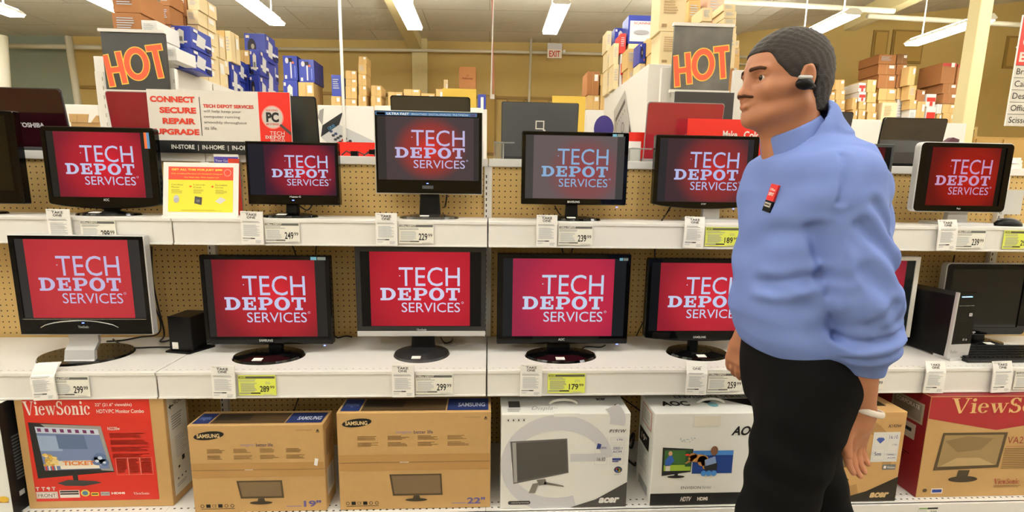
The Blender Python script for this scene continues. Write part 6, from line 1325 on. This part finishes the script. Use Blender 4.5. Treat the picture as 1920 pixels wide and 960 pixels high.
shirtm = mat('shirt_blue', (108, 128, 188), rough=.85, spec=.2, noise=.05, nscale=9, bump=.06, bscale=700); pantm = mat('trouser_black', (9, 9, 10), rough=.9, spec=.15, noise=.2, nscale=8)
# joints
nearS = K(1584, 334, -1.10); nearE = K(1620, 560, -1.14); nearW = K(1616, 772, -1.09); farS = (nearS[0]+.015, -.79, nearS[2]); farE = (.90, -.73, 1.17); farW = K(1393, 632, -.74); 
eye_z = K(1425, 145, -.985)[2]; HX = K(1388, 178)[0]
nose = K(1391, 178); brow = K(1396, 132); chin = K(1411, 232); mouth = K(1400, 199)
def hand(p, wrist, d, side, s=1.0, curl=.5):
    """palm, five unequal bent fingers; d = direction of the hand, side = direction from thumb to little finger edge, both unit"""
    w = np.array(wrist); d = np.array(d)/np.linalg.norm(d); sd = np.array(side)/np.linalg.norm(side); nrm = np.cross(d, sd)
    out = smin(s_cap(p, w, w+d*.03*s, .024*s, .027*s), s_cap(p, w+d*.035*s-sd*.018*s, w+d*.085*s-sd*.022*s, .017*s, .014*s), .02)
    for f in (-.006, .008, .02): out = smin(out, s_cap(p, w+d*.03*s+sd*f*s, w+d*.085*s+sd*f*1.25*s, .017*s, .0125*s), .012)
    for f, L in ((-.027, .068), (-.009, .078), (.009, .072), (.026, .056)):
        a = w+d*.082*s+sd*f*s; b = a+(d*math.cos(curl*.5)+nrm*math.sin(curl*.5))*L*.45*s; c = b+(d*math.cos(curl*1.3)+nrm*math.sin(curl*1.3))*L*.32*s; e = c+(d*math.cos(curl*2)+nrm*math.sin(curl*2))*L*.25*s
        fg = np.minimum(np.minimum(s_cap(p, a, b, .0098*s, .0088*s), s_cap(p, b, c, .0088*s, .008*s)), s_cap(p, c, e, .008*s, .0068*s)); out = smin(out, fg, .004)
    a = w+d*.025*s-sd*.022*s; b = a+(d*.75-sd*.55+nrm*.2)*.034*s; c = b+(d*.9-sd*.2+nrm*.35)*.028*s; e = c+(d*.9-sd*.05+nrm*.4)*.022*s
    th = np.minimum(np.minimum(s_cap(p, a, b, .015*s, .012*s), s_cap(p, b, c, .0115*s, .0095*s)), s_cap(p, c, e, .0095*s, .0075*s)); return smin(out, th, .008)
def head_f(p):
    cx = nose[0]+.118
    d = s_ell(p, (cx-.004, YM, 1.703), (.092, .076, .092))
    d = smin(d, s_ell(p, (cx-.030, YM, 1.700), (.074, .066, .075)), .03)
    d = smin(d, s_ell(p, (cx-.046, YM, 1.640), (.058, .055, .072)), .03)
    d = smin(d, s_ell(p, (cx-.045, YM, 1.602), (.052, .048, .034)), .03)
    d = smin(d, s_cap(p, (cx-.088, YM-.008, 1.583), (cx-.088, YM+.008, 1.583), .018), .025)
    for s in (-1, 1):
        d = smin(d, s_cap(p, (cx-.078, YM+s*.043, 1.648), (cx-.03, YM+s*.058, 1.655), .018, .016), .022)        # cheekbones
        d = smin(d, s_cap(p, (cx-.07, YM+s*.036, 1.592), (cx-.0, YM+s*.053, 1.618), .014, .018), .022)           # jaw
        d = smin(d, s_cap(p, (cx-.1, YM+s*.014, eye_z+.02), (cx-.088, YM+s*.046, eye_z+.018), .0085, .007), .012)   # brow ridge
        d = smax(d, -s_ell(p, (cx-.103, YM+s*.034, eye_z-.002), (.014, .017, .012)), .012)
        d = smin(d, s_cap(p, (cx-.0935, YM+s*.022, eye_z+.0075), (cx-.087, YM+s*.047, eye_z+.005), .0042), .005)     # upper lid
        d = smin(d, s_cap(p, (cx-.093, YM+s*.023, eye_z-.008), (cx-.086, YM+s*.045, eye_z-.007), .0036), .005)
        # ear
        ex = cx-.008; e = s_ell(p, (ex, YM+s*.081, 1.672), (.0185, .009, .031)); e = smax(e, -s_ell(p, (ex-.003, YM+s*.090, 1.674), (.0105, .008, .02)), .004)
        d = smin(d, e, .006)
    d = smin(d, s_cap(p, (cx-.1, YM, eye_z+.008), (cx-.112, YM, nose[2]+.004), .0085, .012), .012)
    d = smin(d, s_ell(p, (cx-.113, YM, nose[2]-.0), (.0135, .0145, .012)), .01)
    for s in (-1, 1): d = smin(d, s_ell(p, (cx-.103, YM+s*.0135, nose[2]-.005), (.012, .008, .0085)), .006); d = smax(d, -s_ell(p, (cx-.106, YM+s*.008, nose[2]-.0135), (.005, .004, .004)), .003)
    mz = 1.6225
    d = smin(d, s_ell(p, (cx-.088, YM, mz+.004), (.018, .026, .02)), .014)
    d = smin(d, s_cap(p, (cx-.1095, YM-.008, mz+.005), (cx-.1095, YM+.008, mz+.005), .0062), .006); d = smin(d, s_cap(p, (cx-.1075, YM-.010, mz-.0085), (cx-.1075, YM+.01, mz-.0085), .0072), .006)
    for s in (-1, 1): d = smin(d, s_cap(p, (cx-.1095, YM+s*.006, mz+.004), (cx-.096, YM+s*.025, mz-.001), .0056, .0035), .005); d = smin(d, s_cap(p, (cx-.1075, YM+s*.006, mz-.008), (cx-.096, YM+s*.024, mz-.003), .0066, .0035), .005)
    neck = s_cap(p, (cx+.012, YM, 1.62), (cx+.045, YM, 1.46), .056, .064); neck = smin(neck, s_cap(p, (cx-.035, YM, 1.575), (cx+.0, YM, 1.47), .028, .04), .03)
    return smin(d, neck, .03)
def arm_f(p):
    fw2 = np.array(nearW); d = s_cap(p, nearS, nearE, .048, .04); d = smin(d, s_cap(p, nearE, nearW, .041, .027), .02)
    d = smin(d, hand(p, nearW, (-.03, .08, -1), (.95, .25, 0), 1.02, .42), .02)
    d2 = smin(s_cap(p, farS, farE, .048, .04), s_cap(p, farE, farW, .040, .027), .02); d2 = smin(d2, hand(p, farW, (-.22, -.05, -.95), (-.5, .8, .1), .95, .55), .015)
    return np.minimum(d, d2)
torso_rows = []
for (py, xl, xr, ry) in ((300, 1428, 1596, .165), (328, 1420, 1606, .19), (360, 1408, 1612, .19), (420, 1400, 1614, .18), (480, 1391, 1612, .172), (540, 1380, 1604, .166), (585, 1377, 1598, .163), (620, 1385, 1594, .162), (648, 1397, 1590, .158)):
    a, b = K(xl+11, py), K(xr, py); torso_rows.append((a[2]*.5+b[2]*.5, (a[0]+b[0])/2, YM, (b[0]-a[0])/2, ry))
hipz = torso_rows[-1][0]; cx0 = torso_rows[-1][1]
nk = (cx0-.09, -1.035, .50)
nearH = (cx0-.022, YM-.08, .93); farH = (cx0+.012, YM+.08, .92); nearKn = K(1452, 962, -1.03); farKn = K(1540, 962, -.86)
nearAn = (nearKn[0]-.16, -1.03, .10); farAn = (farKn[0]+.22, -.86, .17)
def legs(p, g):
    d = s_cap(p, nearH, nearKn, .096+g, .068+g); d = smin(d, s_cap(p, nearKn, nearAn, .062+g, .04+g*1.6), .03)
    e = s_cap(p, farH, farKn, .088+g, .066+g); e = smin(e, s_cap(p, farKn, farAn, .062+g, .04+g*1.6), .03)
    q = smin(d, e, .02); return smin(q, s_ell(p, (cx0, YM, .955), (.096+g, .145+g, .10+g)), .04)
def body_f(p):
    d = head_f(p); t = s_loft(p, [(r[0], r[1], r[2], r[3]-.03, r[4]-.03) for r in torso_rows]+[(torso_rows[0][0]+.04, cx0-.01, YM, .045, .05)]); d = smin(d, t, .03); d = smin(d, arm_f(p), .015); return smin(d, legs(p, 0), .03)
body = surface(body_f, (.42, -1.32, .06), (1.34, -.55, 1.83), .0056, 'body', skin, man, 1, (((HX-.015, HX+.075, .0019), (HX+.075, HX+.2, .0028), (nearW[0]-.06, nearW[0]+.06, .003)), ((YM-.09, YM+.09, .0022), (nearW[1]-.06, nearW[1]+.06, .003), (-.78, -.66, .0035)), ((1.555, 1.75, .002), (1.75, 1.83, .004), (.70, .9, .0035), (.9, 1.06, .0045))))
# finer pass for the head is part of the same skin: eyes, brows, hair, moustache
cxh = nose[0]+.118
eyew = mat('eye_white', (206, 196, 186), rough=.15); iris = mat('eye_iris', (30, 20, 14), rough=.1)
def face_x(y, z):
    x = np.linspace(cxh-.16, cxh, 400); q = np.stack([x, np.full(400, y), np.full(400, z)], 1).astype(np.float32); v = head_f(q); i = int(np.argmax(v < 0)); return float(x[i])
def strip(pts, r0, r1):
    P_ = [(face_x(y, z)+.0022, y, z) for y, z in pts]
    def f(p):
        d = None
        for i in range(len(P_)-1):
            ra = r0+(r1-r0)*i/(len(P_)-1); rb = r0+(r1-r0)*(i+1)/(len(P_)-1); e_ = s_cap(p, P_[i], P_[i+1], ra, rb); d = e_ if d is None else np.minimum(d, e_)
        return d
    return f
browm = mat('brow_hair', (72, 48, 37), rough=.8, spec=.1)
for s in (-1, 1):
    e = surface(lambda p: s_ell(p, (cxh-.083, YM+s*.034, eye_z-.0005), (.0125, .0125, .0115)), (cxh-.105, YM+s*.034-.02, eye_z-.02), (cxh-.06, YM+s*.034+.02, eye_z+.02), .0018, 'eye', eyew, man)
    surface(lambda p: s_ell(p, (cxh-.0932, YM+s*.0345, eye_z-.0005), (.0036, .0068, .0068)), (cxh-.105, YM+s*.034-.012, eye_z-.012), (cxh-.085, YM+s*.034+.012, eye_z+.012), .0012, 'iris', iris, e).location = (0, 0, 0)
    surface(strip([(YM+s*.016, eye_z+.0205), (YM+s*.026, eye_z+.0215), (YM+s*.038, eye_z+.0215), (YM+s*.05, eye_z+.0175)], 0.0056, .004), (cxh-.14, YM+s*.03-.035, eye_z), (cxh-.05, YM+s*.03+.035, eye_z+.045), .0018, 'eyebrow', browm, man)
mz = 1.6225
surface(lambda p: np.minimum(strip([(YM, mz+.0165), (YM-.012, mz+.0155), (YM-.023, mz+.0115)], .0050, .0036)(p), strip([(YM, mz+.0165), (YM+.012, mz+.0155), (YM+.023, mz+.0115)], .0050, .0036)(p)), (cxh-.15, YM-.045, mz-.012), (cxh-.05, YM+.045, mz+.03), .0018, 'moustache', browm, man)
hp = [K(q[0], q[1], -1.02)[0::2] for q in ((1392, 86), (1370, 20), (1640, 20), (1600, 205), (1536, 205), (1524, 190), (1528, 165), (1524, 126), (1502, 128), (1498, 150), (1486, 152), (1474, 134), (1462, 116), (1455, 92), (1425, 84))]
def hair_f(p):
    cx = cxh; d = s_ell(p, (cx-.001, YM, 1.706), (.098, .083, .0965)); d = smin(d, s_ell(p, (cx-.028, YM, 1.703), (.078, .0715, .08)), .03); d = smin(d, s_cap(p, (cx+.034, YM, 1.66), (cx+.044, YM, 1.60), .058, .052), .03)
    w = .0014*np.sin(p[..., 0]*260+np.sin(p[..., 2]*90)*2)*np.sin(p[..., 2]*300+p[..., 1]*120)
    return smax(d+w, s_poly(p, hp), .006)
surface(hair_f, (cxh-.12, YM-.1, 1.58), (cxh+.13, YM+.1, 1.83), .0032, 'hair', hairm, man)
# shirt
def wr(p):
    x, y, z = p[..., 0], p[..., 1], p[..., 2]
    a = np.sin(34*(z*.9-x*.55)+2.2*np.sin(11*x+4*z)+1.1*np.sin(17*y)); b = np.sin(22*(z*.5+x*.9)+1.7*np.sin(13*z)+y*9); c = np.sin(58*(z-.3*x)+3*np.sin(14*x+9*y))
    return .0036*a*(.6+.4*b)+.0022*c
sl = K(1624, 640, -1.13); cuff = K(1619, 706, -1.105)
creases = [((1553, 430), (1566, 520), .006, .011), ((1566, 520), (1590, 640), .005, .012), ((1478, 560), (1552, 528), .006, .014), ((1410, 520), (1500, 560), .005, .016), ((1440, 600), (1540, 585), .004, .02), 
           ((1592, 292), (1572, 380), .004, .006), ((1600, 420), (1668, 520), .006, .012), ((1620, 380), (1668, 450), .005, .012), ((1600, 500), (1650, 590), .004, .014), ((1590, 640), (1672, 612), .006, .009), ((1596, 672), (1676, 640), .005, .008), ((1440, 470), (1530, 440), .004, .018), ((1395, 560), (1440, 630), .004, .014), ((1640, 560), (1600, 600), .004, .010)]
cr3 = [(K(a[0], a[1], -1.15)[0::2], K(b[0], b[1], -1.15)[0::2], A, w_) for a, b, A, w_ in creases]
def crease(p):
    x, z = p[..., 0], p[..., 2]; side = np.clip((-.98-p[..., 1])/.05, 0, 1); out = np.zeros(x.shape, np.float32)
    for a, b, A, w_ in cr3:
        bx, bz = b[0]-a[0], b[1]-a[1]; h = np.clip(((x-a[0])*bx+(z-a[1])*bz)/(bx*bx+bz*bz), 0, 1); dx = x-a[0]-bx*h; dz = z-a[1]-bz*h; r = np.sqrt(dx*dx+dz*dz); sg = r/w_
        out += 1.35*A*(np.exp(-sg*sg)-.45*np.exp(-(sg-1.9)**2))
    return out*side
cb_, cf_ = np.array(K(1541, 222)), np.array(K(1436, 272)); cc = (cb_+cf_)/2-np.array((0, 0, .012)); cd = (cf_-cb_)/np.linalg.norm(cf_-cb_); cax = np.array((-cd[2]*-1 if False else cd[2], 0, -cd[0])); cax = cax/np.linalg.norm(cax); cax = cax if cax[2] > 0 else -cax
def shirt_f(p):
    t = s_loft(p, torso_rows+[(torso_rows[0][0]+.03, cx0-.01, YM, .075, .13), (torso_rows[0][0]+.055, cx0-.01, YM, .05, .06)], 2.4)
    sh = s_cap(p, (nearS[0]-.02, YM-.06, nearS[2]+.0), (nearS[0], nearS[1]+.01, nearS[2]-.03), .062, .066); sh2 = s_cap(p, (nearS[0]-.01, YM+.06, nearS[2]), (farS[0], farS[1]-.01, farS[2]-.03), .062, .066)
    t = smin(t, sh, .05); t = smin(t, sh2, .05)
    t = smin(t, s_cap(p, K(1528, 240), (nearS[0], nearS[1]+.05, nearS[2]+.0), .052, .056), .05); t = smin(t, s_cap(p, K(1528, 240), (farS[0], farS[1]-.05, farS[2]), .052, .056), .05); t = smin(t, s_cap(p, K(1515, 250), K(1480, 308), .062, .060), .04)
    a_ = smin(s_cap(p, nearS, nearE, .068, .066), s_cap(p, nearE, sl, .064, .060), .03); a_ = smin(a_, s_cap(p, sl, cuff, .058, .038), .02)
    a_ = smin(a_, s_cap(p, K(1655, 600, -1.12), K(1660, 655, -1.11), .032, .028), .02)
    crz = cuff[2]; a_ = smax(a_, crz-p[..., 2], .004)
    f_ = smin(s_cap(p, farS, farE, .068, .062), s_cap(p, farE, tuple(np.array(farE)*.45+np.array(farW)*.55), .06, .05), .03)
    d = smin(smin(t, a_, .018), f_, .018)
    d = d+wr(p)+crease(p)
    d = smax(d, (hipz-.012)-p[..., 2], .006)
    # neck opening
    hh = ((p-cc.astype(np.float32))*cax.astype(np.float32)).sum(-1); qx = p-cc; rad_ = np.sqrt(np.maximum((qx*qx).sum(-1)-hh*hh, 0)); d = smax(d, np.maximum(hh+.012, -(rad_-.0)*0-1)*1.0-4.0*np.clip(rad_-.074, 0, 1), .008); d = smax(d, -s_cap(p, tuple(cc+cax*.1), tuple(cc-cax*.03), .058, .05), .006)
    return d
surface(shirt_f, (.55, -1.3, .86), (1.2, -.58, 1.66), .0045, 'shirt', shirtm, man)
def collar_f(p):
    c0 = cc-cax*.004; ax = cax; q = p-c0; h = (q*ax).sum(-1); r = q-h[..., None]*ax; rr = np.sqrt((r*r).sum(-1))
    fl = .0635+.013*np.clip((.03-h)/.055, 0, 1)+.004*np.clip(-r[..., 0]/.06, 0, 1); wall = np.abs(rr-fl)-.0042; low = -.012-.038*np.clip((-r[..., 0]-.02)/.05, 0, 1)
    d = smax(smax(wall, h-.032, .004), low-h, .004); front = np.abs(q[..., 1])-.006; gap = np.maximum(front, r[..., 0]+.02); return smax(d, -gap, .003)
surface(collar_f, (cc[0]-.13, YM-.14, cc[2]-.12), (cc[0]+.13, YM+.14, cc[2]+.1), .0034, 'collar', shirtm, man)
def pant_f(p):
    d = legs(p, .016); x, z = p[..., 0], p[..., 2]; d = d+.003*np.sin(40*(z+.4*x)+3*np.sin(9*z)); d = smax(d, .085-z, .01)
    d = smin(d, s_loft(p, [(hipz+.06, cx0+.006, YM, .135, .15), (hipz-.02, cx0+.006, YM, .135, .152), (.86, cx0+.0, YM, .118, .150), (.82, cx0-.004, YM, .105, .14)]), .03); return d
surface(pant_f, (.42, -1.24, .07), (1.34, -.64, 1.12), .0055, 'trousers', pantm, man)
shoem = mat('shoe_black', (14, 13, 12), rough=.3)
for (an, dz, rot) in ((nearAn, 0, 0), (farAn, .05, .35)):
    def shoe(p, an=an, dz=dz, rot=rot):
        z0 = dz; c_, s_ = math.cos(rot), math.sin(rot)
        a = s_cap(p, (an[0]+.03, an[1], z0+.055+.0), (an[0]-.15*c_, an[1], z0+.042-.15*s_*.25), .042, .038); a = smin(a, s_cap(p, (an[0]+.02, an[1], z0+.06), (an[0]+.0, an[1], z0+.11), .045, .044), .02); return smax(a, .012-p[..., 2], .006) if rot == 0 else smax(a, .012-p[..., 2], .006)
    surface(shoe, (an[0]-.24, an[1]-.07, 0), (an[0]+.12, an[1]+.07, .2), .005, 'shoe', shoem, man)
# ear piece, badge, wrist band
er = (cxh-.020, YM-.083, 1.664)
surface(lambda p: smin(s_ell(p, (er[0]-.004, er[1]-.012, er[2]-.012), (.021, .011, .014)), s_cap(p, (er[0]-.006, er[1]-.006, er[2]-.01), (er[0]+.022, er[1]-.002, er[2]-.016), .007), .01), (er[0]-.045, er[1]-.04, er[2]-.05), (er[0]+.05, er[1]+.03, er[2]+.03), .0022, 'earpiece', mat('satin_black'), man)
surface(lambda p: s_cap(p, (er[0]-.018, er[1]-.016, er[2]+.001), (er[0]+.006, er[1]-.016, er[2]+.001), .005), (er[0]-.04, er[1]-.04, er[2]-.02), (er[0]+.03, er[1]+.02, er[2]+.02), .002, 'earpiece_trim', SILVER, man)
wb0 = K(1592, 763, -1.1); wb1 = K(1660, 778, -1.1)
def band_f(p):
    c = (np.array(wb0)+np.array(wb1))/2; c[1] = nearW[1]+.002; u = np.array((.25, .1, .97)); u /= np.linalg.norm(u); q = p-c; h = (q*u).sum(-1); r = q-h[..., None]*u; return np.sqrt((np.sqrt((r*r).sum(-1))-.039)**2+(h*.5)**2)-.0042
surface(band_f, (nearW[0]-.08, nearW[1]-.08, nearW[2]-.05), (nearW[0]+.09, nearW[1]+.08, nearW[2]+.06), .0028, 'wristband', mat('band_pale', (214, 206, 196), rough=.4), man)
PW = ink(232, 222, 214); DK = ink(40, 40, 40)
# badge on the left breast
dg = bpy.context.evaluated_depsgraph_get()
bp0 = np.array(K(1447, 372, -1.2)); dirv = bp0-np.array(CAM); dirv /= np.linalg.norm(dirv); t_ = 0
pp = np.array(K(1447, 374, -1.25), np.float32)
for _ in range(60):
    dd = float(shirt_f(pp[None, :])[0]); pp = pp+dirv*max(dd*.6, .0002)
    if dd < .002: break
gr = np.array([float(shirt_f((pp+np.eye(3, dtype=np.float32)[i]*.02)[None, :])[0])-float(shirt_f((pp-np.eye(3, dtype=np.float32)[i]*.02)[None, :])[0]) for i in range(3)]); gr /= np.linalg.norm(gr)
n_ = Vector(gr.tolist()); u_ = Vector((0, 0, 1)).cross(n_).normalized(); v_ = n_.cross(u_)
v_ = (v_*math.cos(.18)+u_*math.sin(.18)).normalized(); u_ = v_.cross(n_).normalized()
o_ = Vector(pp.tolist())+n_*.004-Vector(man.location)
b = MB().on(o_, u_, v_); b.box(-.013, .013, -.0015, .004, -.004, .036, mat('badge_red', (208, 44, 40), rough=.4)); b.box(-.014, .014, -.001, .004, -.032, -.005, mat('satin_black')); bd = b.build('badge', man)
b = MB().on(o_+n_*.0018, u_, v_); b.lay = .0006; b.text('Office', -.009, .009, .02, .026, PW, 1, .02); b.text('DEPOT', -.009, .009, .008, .016, PW, 1, .04); b.rect(-.011, .011, -.02, -.009, ink(176, 170, 160), 1); b.rect(-.009, .009, -.016, -.013, DK, 2); b.build('badge_print', bd)
